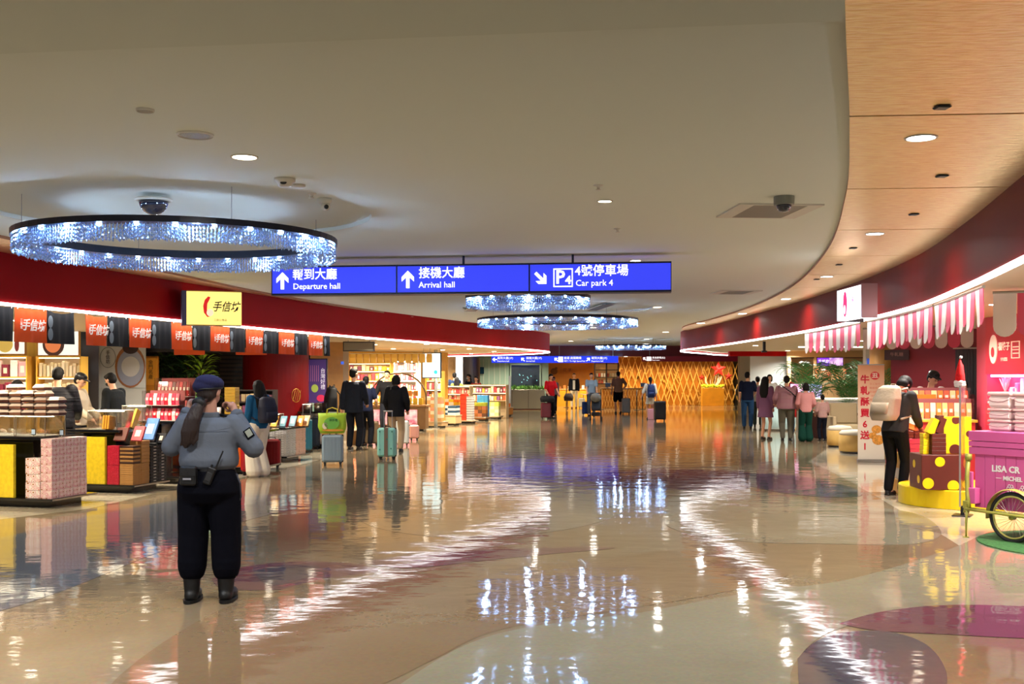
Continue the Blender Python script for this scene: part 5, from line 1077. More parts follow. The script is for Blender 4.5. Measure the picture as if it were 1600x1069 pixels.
stand(795, 650.5, .5, .5, .36, RS, M((214, 140, 60), .5), 'small orange stand at the end of the aisle', [(-.48, .05, .361, (.15, .2, .16), (3, 1, 1), ORANGE, 'orange bag on the end stand', 'orange bags on the end stand')])
pxshelf(722, 792, 42.0, [.7, 1.0, 1.3], 'low open shelf of souvenirs behind the aisle stands', GOODS+[(150, 90, 130), (240, 220, 160)], [14, 14], 'souvenir pack', 4, 21, nick='open souvenir shelf', mat=TANW)
pxshelf(690, 735, 39.2, [.7, 1.0, 1.28], 'low open shelf of red snacks behind the red tower', [(200, 70, 80), (226, 120, 110), (236, 190, 160)], [10, 10], 'red snack pack', 4, 22, nick='low red shelf', mat=TANW)
# far left: wood wall, pillar, lit panel, teal glass
wallseg(690, 724, 42.4, 42.8, 0, SHC, M((214, 172, 116), .5, var=.06), 'wall_left_far_wood', .2)
MB().lathe([(.45, 0), (.45, SHC)], 32).build('pillar', M((136, 128, 120), .3, .5), kind='structure').location = (-1.87, 48.3, 0)
t = thing('lit_column', 'tall bluish white light panel left of the grey pillar', 'light panel', (-2.05, 42.2, 0)); MB().bb(-.13, .13, 0, .1, 1.3, 2.42).build('light_face', M((214, 234, 250), .5, emit=.8), t); MB().bb(-.15, .15, .1, .14, 1.28, SHC).build('casing', STEEL, t)
TEAL = M((136, 164, 158), .3, .1)
wallseg(745, 857, 56, 56, 0, 2.7, TEAL, 'wall_far_teal', .15)
for k in range(7):
    px = 747+k*8.5; MB().bb(-.02, .02, -.03, .0, 0, 2.5).build('trim_%d' % (5+k), M((170, 186, 182), .4), kind='structure').location = ((px-800)/FOC*56, 56, 0)
w_ = 46/FOC*55.9; o = thing('storefront', 'dark blue-black shop window above the green planter', 'window', ((821-800)/FOC*55.9, 55.9, 0)); MB().bb(-w_/2, w_/2, 0, .03, 1.1, 2.2).build('pane', M((6, 22, 32), .06, coat=.5), o)
for x in (-w_/2, w_/2): MB().bb(x-.03, x+.03, -.02, .05, 0, 2.3).build('frame', TEAL, o)
MB().bb(-w_/2+.03, w_/2-.03, -.02, .05, 2.2, 2.3).build('lintel', TEAL, o)
for k in range(10): disc(o, random.uniform(-.6, .6), random.uniform(1.3, 1.9), .018, .018, (120, 200, 210), -.004, 'light_speck', 1.5)
t = thing('planter', 'long planter of low green bushes under the dark window', 'planter', (.3, 53.0, 0)); MB().bb(-1.9, 1.3, 0, .5, .04, .98, ch=.01).build('trough', M((160, 164, 156), .4), t); MB().bb(-1.85, 1.25, .03, .47, 0, .04).build('plinth', M((120, 50, 46), .5), t)
for x in (-1.1, -.3, .5): MB().bb(x-.006, x+.006, -.006, 0, .06, .96).build('joint', DKW, t)
mb = MB(); rnd = random.Random(5)
for k in range(900):
    p0 = V((rnd.uniform(-1.85, 1.25), rnd.uniform(.05, .45), .95)); d = V((rnd.uniform(-.6, .6), rnd.uniform(-.6, .6), rnd.uniform(.3, 1.2))).normalized()*rnd.uniform(.08, .3); s_ = d.cross(V((0, 0, 1))).normalized()*.022
    b0 = len(mb.v); mb.v += [tuple(p0), tuple(p0+d*.6+s_), tuple(p0+d), tuple(p0+d*.6-s_)]; mb.f.append((b0, b0+1, b0+2, b0+3)); mb.m.append(0)
mb.build('bushes', M((70, 120, 40), .5, var=.5, vscale=3), t, kind='stuff')
t = thing('display_screen', 'small dark wall screen on the teal wall', 'screen', ((752-800)/FOC*55.8, 55.8, 1.75)); MB().bb(-.14, .14, 0, .06, 0, .35, ch=.01).build('body', M((10, 30, 50), .2), t); MB().bb(-.12, .12, -.004, 0, .02, .33).build('face', M((12, 40, 60), .1), t)
# ================================================================ FAR SIGNS
bl2 = M((28, 50, 205), .4, emit=1.0, ecol=(30, 56, 225))
def fsign(px0, px1, y0, y1, D, label, panel, marks):
    x0, x1 = (px0-800)/FOC*D, (px1-800)/FOC*D; z1, z0 = EYE+(HOR-y0)*D/FOC, EYE+(HOR-y1)*D/FOC; w_ = x1-x0
    t = thing('hanging_sign', label, 'sign', ((x0+x1)/2, D, 0)); MB().bb(-w_/2, w_/2, 0, .15, z0, z1, ch=.008).build('sign_box', panel, t); zc = (z0+z1)/2
    for kind, px, v in marks:
        x = (px-px0)/(px1-px0)*w_-w_/2
        if kind == 'a': put_arrow(x, zc, (z1-z0)*.72, v, t, -.006)
        elif kind == 't': text(v[0], (z1-z0)*.42, (x, -.004, zc+(z1-z0)*.18), wtxt, t, align='LEFT'); text(v[1], (z1-z0)*.3, (x, -.004, zc-(z1-z0)*.25), wtxt, t, align='LEFT')
        else: MB().bb(x-.1, x+.1, -.006, 0, z0+.03, z1-.03, ch=.002).build('pictogram', wtxt, t)
    for x in (-w_*.42, w_*.42): MB().tube([(x, .07, z1), (x, .07, CZ)], .01, 6).build('hanger', STEEL, t)
    return t
fsign(768, 866, 556.5, 567, 46.5, 'far blue hanging sign, left panel, before the red bulkhead', bl2, [('a', 773, R(90)), ('t', 777, ('報到大廳(1F)', 'Departure hall')), ('a', 817, R(45)), ('t', 822, ('接機大廳(1F)', 'Arrival hall'))])
fsign(866, 966, 556.5, 567, 46.5, 'far blue hanging sign, right panel, before the red bulkhead', bl2, [('a', 869, R(45)), ('p', 876, 0), ('t', 881, ('捷運·高鐵轉乘', 'MRT / To High Speed Rail')), ('a', 919, R(-45)), ('t', 924, ('報到大廳(1F)', 'Departure hall'))])
fsign(1003, 1158, 556.5, 565, 46.3, 'long maroon hanging sign before the gold lattice wall', M((116, 6, 26), .4, emit=.12), [('a', 1007, R(45)), ('p', 1014, 0), ('t', 1019, ('美食廣場(B2)', 'Food court'))])
# ================================================================ GOLD WALL AND LATTICE
GLD = M((232, 160, 40), .42, var=.1, vscale=1.5, name='gold_laminate'); SLT = M((244, 190, 96), .35, .15, name='brass_slat')
MB().bb((855-800)/FOC*60, (1150-800)/FOC*60, 60.9, 61.1, 0, 2.7).build('wall_gold', M((196, 124, 30), .5, var=.12, vscale=1.2), kind='structure')
lw = thing('lattice_screen', 'gold wall screen of crossing slats forming tall diamonds', 'wall screen', (5.75, 60.8, 0)); LWd = 6.85; LH = 2.69
rnd = random.Random(9)
for k in range(-3, 22):
    for s_ in (1, -1):
        x0 = k*.36+(.0 if s_ > 0 else .1); slope = .38*s_
        # clip to the panel
        pts = [(x0, 0), (x0+slope*2.2, LH)]
        def clipx(p, q):
            (ax, az), (bx, bz) = p, q
            if ax > bx: (ax, az), (bx, bz) = (bx, bz), (ax, az)
            if bx < 0 or ax > LWd: return None
            if ax < 0: az += (bz-az)*(-ax)/(bx-ax); ax = 0
            if bx > LWd: bz = az+(bz-az)*(LWd-ax)/(bx-ax); bx = LWd
            return (ax, az), (bx, bz)
        c = clipx(*pts)
        if not c: continue
        (ax, az), (bx, bz) = c; dx, dz = bx-ax, bz-az; L_ = sqrt(dx*dx+dz*dz)
        if L_ < .1: continue
        mx = MX.Translation(((ax+bx)/2, -.03 if s_ > 0 else -.06, (az+bz)/2)) @ MX.Rotation(-atan2(dz, dx), 4, 'Y')
        MB().box((0, 0, 0), (L_, .06, .04), mx).build('slat', SLT, lw)
for k in range(46):     # short infill facets behind the long slats
    x = rnd.uniform(.1, LWd-.1); z = rnd.uniform(.3, 2.4); s_ = rnd.choice((1, -1)); mx = MX.Translation((x, -.01, z)) @ MX.Rotation(s_*1.15, 4, 'Y'); MB().box((0, 0, 0), (.6, .03, .06), mx).build('slat', M((240, 180, 80), .35, .3), lw)
MB().bb(3.9/1, LWd, -.5, -.47, 0, .98).build('glass_rail', GLASS, lw)
# star display
t = thing('star_ornament', 'big red five-pointed star hanging in front of the lattice wall', 'star', (11.42, 60.2, 2.02)); 
def star(t, r, cx, cz, col, nm='star_body'):
    mb = MB(); v = [(cx, -.08, cz)]+[((r if k % 2 == 0 else r*.42)*sin(pi*k/5)+cx, 0, (r if k % 2 == 0 else r*.42)*cos(pi*k/5)+cz) for k in range(10)]+[(cx, .06, cz)]
    mb.add(v, [(0, 1+k, 1+(k+1) % 10) for k in range(10)]+[(11, 1+(k+1) % 10, 1+k) for k in range(10)]); return mb.build(nm, col, t)
STR = M((226, 44, 40), .35, var=.1); star(t, .46, 0, 0, STR); MB().tube([(0, 0, .46), (0, 0, .68)], .004, 5).build('thread', STEEL, t)
for x, z, r, l in ((11.98, 1.62, .26, 'small dark red star right of the big star'), (10.5, 1.55, .2, 'small dark red star left of the flower tray')):
    t = thing('star_ornament', l, 'star', (x, 60.2, z)); star(t, r, 0, 0, M((170, 36, 26), .4)); MB().tube([(0, 0, r), (0, 0, 2.7-z)], .003, 5).build('thread', STEEL, t)
t = thing('flower_tray', 'tray of yellow-green flowers with white branches under the stars', 'flowers', (11.0, 59.6, 0)); MB().bb(-.6, .6, -.1, .3, 0, 1.0, ch=.01).build('pedestal', GLD, t)
mb = MB()
for k in range(160): mb.ell((random.uniform(-.58, .58), random.uniform(-.08, .28), 1.03+random.uniform(0, .12)), random.uniform(.025, .05), 6, 4)
mb.build('blossoms', M((206, 220, 40), .5, var=.2), t, kind='stuff')
for k in range(12): a = random.uniform(-.4, .4); MB().tube([(a*.5, .1, 1.05), (a, .1, 1.3), (a*1.2+.05, .1, random.uniform(1.45, 1.75))], [.018, .014, .006], 6).build('branch', M((226, 214, 196), .5), t)
# gold left part with lettering, cabinet, counter
text('花 茶', .22, (3.1, 60.88, 1.95), M((90, 50, 10), .5), None).parent = bpy.data.objects['wall_gold']
o = text('Formosa'.replace('Formosa', 'boooool'), .01, (0, 0, -1), M((90, 50, 10), .5)); bpy.data.objects.remove(o)
t = thing('wall_logo', 'dark round leaf emblem and lettering on the plain gold wall', 'logo', (2.35, 60.88, 1.9)); disc(t, 0, 0, .2, .18, (120, 72, 16), -.01, 'emblem', 0); disc(t, .12, .18, .08, .06, (120, 72, 16), -.01, 'emblem', 0); text('Jiouzhentang'.replace('Jiouzhentang', '舊振南'), .3, (.75, -.012, -.02), M((190, 110, 30), .5), t)
t = thing('wall_cabinet', 'black framed double glass cabinet on the gold wall', 'cabinet', (5.1, 58.6, 0)); fr = M((36, 26, 20), .4)
MB().bb(-.62, .62, .28, .32, .7, 2.3).build('back_panel', M((176, 120, 66), .5, emit=.35), t)
for a, b, c, d_ in ((-.66, -.6, .7, 2.35), (.6, .66, .7, 2.35), (-.03, .03, .7, 2.35)): MB().bb(a, b, 0, .34, c, d_).build('stile', fr, t)
for z in (2.29, 1.95, 1.55, 1.2, .7): MB().bb(-.6, -.03, 0, .3, z, z+.04).build('shelf', fr, t); MB().bb(.03, .6, 0, .3, z, z+.04).build('shelf', fr, t)
for x0_, x1_ in ((-.6, -.03), (.03, .6)): MB().bb(x0_, x1_, -.004, 0, .74, 2.29).build('glass_door', GLASS, t)
for r in range(2):
    for k in range(8): item('tea_tin', (.09, .09, .2), M(random.choice([(226, 200, 160), (190, 70, 50), (236, 220, 200)]), .5), 'tea tin in the glass cabinet, %s shelf, %s from the left' % (['lower', 'upper'][r], ORD[k]), 'tin', (5.1-.52+k*.14+(.04 if k > 3 else 0), 58.75, 1.241+.35*r), 0, 'tins in the glass cabinet')
t = thing('service_counter', 'gold service counter clad in slanted slats', 'counter', (6.1, 55.4, 0), 0); MB().bb(-1.5, 1.1, 0, .6, 0, .98).build('body', M((190, 120, 40), .5), t); MB().bb(-1.55, 1.15, -.05, .65, .98, 1.03, ch=.006).build('worktop', M((120, 84, 44), .4), t)
for k in range(18):
    for s_ in (1, -1): x = -1.42+k*.145; mx = MX.Translation((x, -.015 if s_ > 0 else -.03, .49)) @ MX.Rotation(s_*.26, 4, 'Y'); MB().box((0, 0, 0), (.022, .03, .98), mx).build('slat', SLT, t)
for k, (x, l) in enumerate(((-1.2, 'left'), (.6, 'right'))):
    q = thing('till_screen', 'small dark till screen on the %s end of the gold counter' % l, 'till', (6.1+x, 55.6, 1.03)); MB().bb(-.13, .13, 0, .03, .06, .26, ch=.006).build('screen', M((40, 60, 90), .3, emit=.2), q); MB().bb(-.02, .02, 0, .04, 0, .07).build('stand', BLACKB, q)
t = thing('side_counter', 'low gold counter under the plain gold wall with small boxes', 'counter', (3.6, 58.8, 0)); MB().bb(-1.4, 1.0, 0, .5, 0, .9).build('body', GLD, t); MB().bb(-1.45, 1.05, -.03, .53, .9, .94, ch=.006).build('worktop', M((226, 190, 130), .4), t)
for k in range(9): item('tea_box', (.14, .12, .14 if k % 2 else .2), M([(236, 226, 206), (150, 90, 50), (206, 120, 60)][k % 3], .5), 'tea box on the low gold counter, %s from the left' % ORD[k], 'box', (2.35+k*.25, 59.0, .941), 0, 'tea boxes on the low gold counter')
for k, (px, py) in enumerate(((885, 637), (995, 641), (1004, 640), (1150, 640), (1156, 641), (939, 640))):
    g_ = G(px, py); t = thing('queue_post', 'slim dark queue post before the gold counter, %s from the left' % ORD[[0, 2, 3, 4, 5, 1][k]], 'post', (g_.x, g_.y, 0), 0, 'queue posts'); MB().cyl((0, 0, .015), .028, .98, 12).build('shaft', M((60, 56, 54), .3, .6), t, True); MB().cyl((0, 0, 0), .15, .015, 24).build('foot', BLACKB, t)
# ================================================================ RIGHT SHOPS
PK = M((222, 84, 112), .6, name='pink_cloth'); WHC = M((238, 226, 216), .6, name='white_cloth')
PKW = M((206, 44, 66), .45, name='pink_red_wall'); MAG = M((212, 96, 158), .42, spec=.3, name='magenta_paint'); LIME = M((168, 164, 76), .4, .3, name='lime_metal')
def inward(c, d):
    a, b = offset(c, d), offset(c, -d)
    return a if at_px(a, 1400).y > at_px(c, 1400).y and at_px(a, 1400).x > at_px(c, 1400).x else b
def awning(px0, px1, off, ztop, drop, n, label, ragged=.2, wavy=.02, pts=None):
    c = inward(RC, off); a, b = (at_px(c, px0), at_px(c, px1)) if pts is None else (V((*pts[0], 0)), V((*pts[1], 0)))
    O = a; t = thing('awning', label, 'awning', (O.x, O.y, ztop), 0, 'pink and white striped awnings')
    MB().tube([(0, 0, .0), tuple(b-a)], .014, 8).build('rod', STEEL, t)
    def at(u):
        if pts is not None: return a+(b-a)*u
        return at_px(c, px0+(px1-px0)*u)
    for k in range(n):
        p0, p1 = at((k+.02)/n)-O, at((k+.98)/n)-O; d = (p1-p0); w_ = d.length; d.normalize(); nrm = V((d.y, -d.x, 0))
        dr = drop*(1+random.uniform(-ragged, ragged)*.5); sw = random.uniform(-wavy, wavy); mb = MB(); rows = [(0, 0), (1, .0)]; R_ = w_*.5
        prof = [(0, 0)]+[(0, -dr+R_)]+[(w_/2-R_*cos(q), -dr+R_-R_*sin(q)*1.0) for q in [pi*j/8 for j in range(1, 8)]]+[(w_, -dr+R_), (w_, 0)]
        m_ = len(prof)
        for s_ in (0, .006):
            for x, z in prof:
                p = p0+d*x+nrm*(s_+sw*(-z/dr)+wavy*.5*sin(x/w_*pi))
                mb.v.append((p.x, p.y, z))
        tr = tessellate_polygon([[V((x, z, 0)) for x, z in prof]])
        for f in tr: mb.f += [tuple(f), tuple(m_+i for i in f[::-1])]; mb.m += [0, 0]
        for i in range(m_): mb.f.append((i, (i+1) % m_, m_+(i+1) % m_, m_+i)); mb.m.append(0)
        mb.build('scallop', PK if k % 2 else WHC, t)
    return t
awning(1258, 1344, .12, 2.37, .36, 14, 'ruffled pink and white awning under the red fascia, farther of the front ones')
awning(1356, 1458, .12, 2.37, .36, 16, 'ruffled pink and white awning under the red fascia, middle of the front ones')
awning(1461, 1537, .12, 2.37, .33, 12, 'ruffled pink and white awning under the red fascia, nearer front one')
awning(1345, 1522, .0, 2.44, .36, 9, 'straight awning of broad rounded scallops behind the ruffled ones', 0, .004, pts=[(6.0, 18.6), (7.3, 17.2)])
awning(1552, 1640, .45, 2.42, .42, 3, 'awning of big pale and pink scallops at the right edge', 0, .004, pts=[(4.55, 10.3), (5.1, 10.0)])
# lit square sign on right fascia
t = thing('shop_sign', 'square white lit shop sign with pink oval on the right fascia', 'sign', (3.62, 11.95, 0), R(-52)); 
xa, xb = (1308-800)/FOC, (1346-800)/FOC
sa = V((xa*12.35, 12.35, 0)); sb = V((xb*11.45, 11.45, 0)); w_ = (sb-sa).length; t.location = sa; t.rotation_euler = (0, 0, atan2(sb.y-sa.y, sb.x-sa.x))
z1, z0 = 2.46+.42, 2.46
z1 = EYE+(HOR-455)*12.35/FOC; z0 = EYE+(HOR-502)*12.35/FOC
MB().bb(0, w_, 0, .1, z0, z1).build('lit_face', M((250, 246, 248), .5, emit=1.7), t); MB().bb(w_, w_+.03, -.005, .16, z0-.01, z1+.01).build('side_return', M((170, 130, 130), .3, .5), t); MB().bb(-.01, 0, -.005, .3, z0-.01, z1+.01).build('side_edge', M((60, 50, 50), .4), t)
disc(t, w_*.36, (z0+z1)/2, .07, .14, (224, 40, 110), -.004, 'oval_mark', 1.0); disc(t, w_*.36, (z0+z1)/2-.06, .035, .05, (250, 220, 230), -.008, 'oval_mark', 1.0)
text('福\n子', .07, (w_*.68, -.006, (z0+z1)/2), M((240, 150, 190), .5, emit=.8), t)
# pink wall with logo
wa, wb = V(((1526-800)/FOC*16.0, 16.0, 0)), V(((1540-800)/FOC*15.4, 15.4, 0)); wc = V(((1700-800)/FOC*12.6, 12.6, 0))
def seg2(a, b, z0, z1, mat, name, th=.1):
    rz = atan2(b.y-a.y, b.x-a.x); o = MB().bb(0, (b-a).length, 0, th, z0, z1).build(name, mat, kind='structure'); o.location = (a.x, a.y, 0); o.rotation_euler = (0, 0, rz); return rz
seg2(wa, wb+V((.02, 0, 0)), 0, SHC, M((214, 70, 96), .5), 'wall_right_pink_pier', .3)
rzw = seg2(wb, wc, 1.66, SHC, PKW, 'wall_right_pink'); Lw = (wc-wb).length
seg2(wb+V((.3, .25, 0)), wc+V((.3, .25, 0)), 0, 1.66, M((240, 130, 180), .5), 'wall_right_niche_back', .05)
seg2(wb, wc, 0, 1.25, PKW, 'wall_right_pink_base')
t = thing('wall_logo', 'white long-haired oval emblem and characters on the pink wall', 'logo', (wb.x, wb.y, 0), rzw); LG = M((250, 214, 190), .5, emit=.35)
def wx(px): k = (px-800)/FOC; d_ = (wc-wb).normalized(); return (k*wb.y-wb.x)/(d_.x-k*d_.y)
def wz(px, py): s_ = wx(px); d_ = (wc-wb).normalized(); return EYE+(HOR-py)*(wb.y+d_.y*s_)/FOC
xm = wx(1553); zm_ = wz(1553, 546); rr = (wx(1559)-wx(1547))/2
mb = MB(); mb.prism([(rr*cos(q), .2*sin(q)) for q in [2*pi*k/28 for k in range(28)]], .012, MX.Translation((xm, -.002, zm_)) @ MX.Rotation(pi/2, 4, 'X')); mb.build('oval_emblem', LG, t)
disc(t, xm, zm_-.04, rr*.42, .07, (206, 60, 70), -.018, 'face_shape', 0)
text('福蜂子', (wx(1579)-wx(1561))/3*1.02, ((wx(1579)+wx(1561))/2, -.012, wz(1570, 542)), LG, t, sx=.98, bold=.003)
text('手作甜點', .055, ((wx(1579)+wx(1561))/2, -.012, wz(1570, 562)), LG, t)
sx0, sx1 = wx(1581), wx(1594); sz0, sz1 = wz(1587, 560), wz(1587, 533); mb = MB()
for q in ((sx0, sx1, sz0, sz0+.012), (sx0, sx1, sz1-.012, sz1), (sx0, sx0+.014, sz0, sz1), (sx1-.014, sx1, sz0, sz1), (sx0, sx1, (sz0+sz1)/2-.006, (sz0+sz1)/2+.006), (sx0+.05, sx1-.03, sz0+.06, sz0+.075), (sx0+.05, sx1-.03, sz1-.085, sz1-.07)): mb.bb(q[0], q[1], -.012, -.002, q[2], q[3])
mb.build('square_emblem', LG, t)
# lit pink niche shelf
t = thing('niche_shelf', 'glowing pink shelf niche below the pink wall logo', 'shelf', (wb.x, wb.y, 0), rzw, None); MB().bb(.02, Lw, .02, .3, 1.25, 1.28).build('shelf_board', WHC, t); MB().bb(.05, Lw, .05, .09, 1.62, 1.65).build('light_bar', M((255, 120, 200), .5, emit=14), t)
for k in range(9):
    item('pink_pack', (.09, .08, .2+.06*(k % 3)), M([(240, 200, 220), (236, 120, 170), (250, 236, 240)][k % 3], .5), 'pink gift pack in the glowing niche, %s from the left' % ORD[k], 'pack', W(wb, rzw, .5+.16*k, .17, 1.281), rzw, 'packs in the glowing niche', ch=.012, strip=LID)
t = thing('dried_bouquet', 'pale dried flower bouquet in the glowing pink niche', 'bouquet', W(wb, rzw, .25, .17, 1.281), rzw); MB().lathe([(.03, 0), (.045, .08), (.03, .14)], 14).build('vase', M((190, 120, 80), .5), t, True)
mb = MB()
for k in range(26): a = random.uniform(0, 6.28); s_ = random.uniform(.02, .12); mb.tube([(0, 0, .12), (s_*cos(a)*.5, s_*sin(a)*.4, .22), (s_*cos(a)*1.3, s_*sin(a)*.6, random.uniform(.3, .38))], [.003, .008, .004], 4)
mb.build('stems', M((240, 224, 226), .5), t, kind='stuff')
# dark red room behind the staff
seg2(V(((1392-800)/FOC*20.5, 20.5, 0)), V(((1540-800)/FOC*18.8, 18.8, 0)), 0, SHC, M((112, 16, 26), .6), 'wall_right_dark_red', .1)
t = thing('doorway_curtain', 'black strip curtain in the doorway of the dark red wall', 'curtain', ((1510-800)/FOC*19.0, 18.95, 0), R(-35))
for k in range(9): MB().bb(-.2+k*.05, -.155+k*.05, -.02-.006*(k % 2), .0, .05, 2.1).build('strip', M((18, 16, 18), .4), t)
MB().tube([(-.24, -.01, 2.12), (.28, -.01, 2.12)], .012, 8).build('curtain_rod', STEEL, t)
t = thing('wall_menu', 'small dark menu board on the dark red wall', 'menu board', ((1394-800)/FOC*20.2, 20.2, 0), R(-30)); MB().bb(-.14, .3, 0, .03, 1.93, 2.12, ch=.004).build('board', M((40, 14, 18), .5), t); text('牛軋糖', .08, (.08, -.004, 2.03), M((150, 110, 100), .5), t)
MB().lathe([(.3, 0), (.3, SHC)], 36).build('pillar', M((176, 130, 70), .4, .2), kind='structure').location = ((1381-800)/FOC*23.6, 23.6, 0)
MB().bb(-.12, .12, -.1, .1, 0, SHC).build('column', M((214, 206, 196), .5), kind='structure').location = ((1358-800)/FOC*27, 27, 0)
item('door_notice', (.09, .02, .22), M((60, 90, 190), .5, emit=.5), 'small blue notice on the pale column', 'notice', ((1359-800)/FOC*26.8, 26.86, 1.85), 0, 'blue notices')
# ---- purple-pink tricycle cart
OCt = (4.70, 11.09); RT = R(-58.5)
t = thing('vending_cart', 'magenta plank-sided tricycle sales cart with white lettering at the right edge', 'cart', (OCt[0], OCt[1], 0), RT)
for k in range(13): MB().bb(.02+k*.115, .02+k*.115+.111, 0, .02, .3, .84, ch=.003).build('plank', MAG, t)
MB().bb(.02, 1.52, .02, .7, .3, .84).build('box', MAG, t)
for z, h in ((.84, .075), (.918, .055), (.976, .1)): MB().bb(-.03, 1.56, -.03-.004*(z > .9), .73, z, z+h-.003, ch=.003).build('lid_board', MAG, t)
MB().bb(-.02, .09, -.09, -.0, .34, .5, ch=.006).build('step_box', MAG, t); MB().bb(-.035, .03, -.06, -.03, .5, .66, ch=.004).build('side_plate', MAG, t)
WL_ = M((250, 244, 244), .5); text('LISA CR', .088, (.215, -.006, .705), WL_, t, align='LEFT', bold=.003); text('MICHEL', .06, (.34, -.006, .615), WL_, t, align='LEFT', bold=.002); MB().bb(.26, .32, -.005, 0, .612, .618).build('dash', WL_, t)
for x in (.42, .56, .70):
    for k in range(6): a = pi*k/3; MB().tube([(x+.026*cos(a)+.015*cos(b_), -.004, .52+.026*sin(a)+.015*sin(b_)) for b_ in [2*pi*j/10 for j in range(10)]], .0035, 4, closed=True).build('flower_petal', WL_, t)
# frame, wheel
wxm, wr = .5, .25
w = bpy.data.objects.new('wheel', None); COL.objects.link(w); w.parent = t; w.location = (wxm, -.09, wr)
cir = lambda r, n=48: [(r*cos(2*pi*k/n), 0, r*sin(2*pi*k/n)) for k in range(n)]
MB().tube(cir(wr-.018), .018, 10, closed=True).build('tyre', M((22, 22, 24), .6), w, True); MB().tube(cir(wr-.045), .011, 8, closed=True).build('rim', M((196, 190, 110), .3, .5), w, True)
MB().tube([(0, -.035, 0), (0, .035, 0)], .022, 14).build('hub', LIME, w, True)
for k in range(28): a = 2*pi*k/28; s_ = .02 if k % 2 else -.02; MB().tube([(.018*cos(a+1), s_, .018*sin(a+1)), ((wr-.05)*cos(a), 0, (wr-.05)*sin(a))], .0017, 4).build('spoke', M((210, 210, 196), .25, .8), w)
mb = MB(); nn = 24
for k in range(nn+1):
    a = R(-12)+R(200)*k/nn
    for y in (-.04, -.02, .02, .04): mb.v.append(((wr+(.03 if abs(y) < .03 else .018))*cos(a)+wxm, y-.09, wr+(wr+(.03 if abs(y) < .03 else .018))*sin(a)))
for k in range(nn):
    for j in range(3): q = k*4+j; mb.f.append((q, q+1, q+5, q+4)); mb.m.append(0)
mb.build('mudguard', M((196, 186, 96), .35, .4), t, True)
MB().tube([(.0, -.13, .285), (.35, -.14, .28), (1.0, -.14, .27), (1.5, -.14, .27)], .014, 10).build('frame_bar', LIME, t, True); MB().tube([(.0, -.05, .285), (.35, -.04, .28), (1.0, -.04, .27)], .014, 10).build('frame_bar', LIME, t, True)
MB().tube([(-.01, -.06, .8), (-.02, -.07, .6), (0, -.09, .42), (.03, -.11, .3)], .022, 10).build('fork_tube', LIME, t, True); MB().cyl((-.01, -.06, .78), .034, .06, 16).build('fork_head', LIME, t, True)
MB().tube([(.02, -.12, .3), (.02, -.14, .15), (.02, -.14, .012)], [.014, .012, .009], 8).build('kickstand', LIME, t, True); MB().cyl((.02, -.14, 0), .03, .012, 14).build('stand_foot', LIME, t)
MB().box((.0, -.11, .33), (.07, .03, .08), ch=.006).build('bracket', LIME, t); MB().tube([(-.03, -.07, .24), (.0, -.06, .42)], .03, 10).build('bracket', LIME, t, True)
# tubs on the cart
TUB = M((246, 226, 222), .4, name='pale_pink_tub'); TUBL = M((240, 200, 196), .4)
for c in range(4):
    for l in range(3):
        q = thing('pink_tub', 'pale pink rectangular tub on the magenta cart, %s pile from the left, %s' % (ORD[c], ['bottom', 'middle', 'top'][l]), 'tub', W(OCt, RT, .18+c*.285, .26, 1.076+l*.116), RT, 'pale tubs on the magenta cart')
        key = 'ptub'
        if key not in _cache:
            a = MB().bb(-.125, .125, -.1, .1, 0, .085, ch=.02).build('tub_body', TUB, q); b = MB().bb(-.133, .133, -.108, .108, .085, .112, ch=.01).build('lid', TUBL, q); d_ = MB().tube([(-.12, -.112, .06), (-.06, -.116, .045), (0, -.116, .042), (.06, -.116, .045), (.12, -.112, .06)], .004, 6).build('handle', M((170, 130, 130), .4), q); _cache[key] = [(x.name.split('.')[0], x.data) for x in (a, b, d_)]
        else:
            for nm, da in _cache[key]: o = bpy.data.objects.new(nm, da); COL.objects.link(o); o.parent = q
        if l == 2: q.scale = (1, 1, 1.45)
# green mat
t = thing('round_mat', 'round green turf mat under the magenta cart', 'mat', (5.55, 10.45, 0)); MB().lathe([(1.0, .0035), (1.0, .012), (.98, .016)], 64).build('turf', M((56, 104, 54), .95, var=.25, vscale=40, bump=.6), t)
# ---- yellow platform and dotted boxes
YB = M((246, 214, 10), .35, coat=.2, name='bright_yellow'); CB = M((92, 36, 24), .4, name='chocolate_brown')
PX, PY, PR = 5.82, 13.95, .82
t = thing('display_platform', 'low round bright yellow display platform', 'platform', (PX, PY, 0)); MB().lathe([(PR, .004), (PR, .225), (PR-.008, .235)], 72).build('drum', YB, t, True); t.children[0].data.polygons.foreach_set('use_smooth', [False]*len(t.children[0].data.polygons))
def dotbox(loc, rz, dims, base, dots, dotc, label, group='dotted display boxes', ch=.006):
    t = thing('dotted_box', label, 'box', loc, rz, group); MB().bb(-dims[0]/2, dims[0]/2, 0, dims[1], 0, dims[2], ch=ch).build('carton', base, t)
    for (x, z, r) in dots:
        pts = [(max(-dims[0]/2+.006, min(dims[0]/2-.006, x+r*cos(q))), max(.006, min(dims[2]-.006, z+r*sin(q)))) for q in [2*pi*k/24 for k in range(24)]]
        MB().prism(pts, .003, MX.Translation((0, -.0005, 0)) @ MX.Rotation(pi/2, 4, 'X')).build('dot', dotc, t)
    for k, (y, z) in enumerate(((.12, .12), (.3, .3))):
        if dims[1] > .35: MB().prism([(.05*cos(q), .05*sin(q)) for q in [2*pi*k/20 for k in range(20)]], .003, MX.Translation((-dims[0]/2-.003, y, z)) @ MX.Rotation(pi/2, 4, 'Y')).build('dot', dotc, t)
    return t
BX, BY = 5.28, 13.32
dotbox((BX+.02, BY, .236), R(-4), (.56, .5, .43), CB, [(-.06, .345, .06), (-.2, .08, .068), (.1, .05, .07), (.27, .07, .06)], YB, 'big chocolate-brown box with yellow dots on the yellow platform')
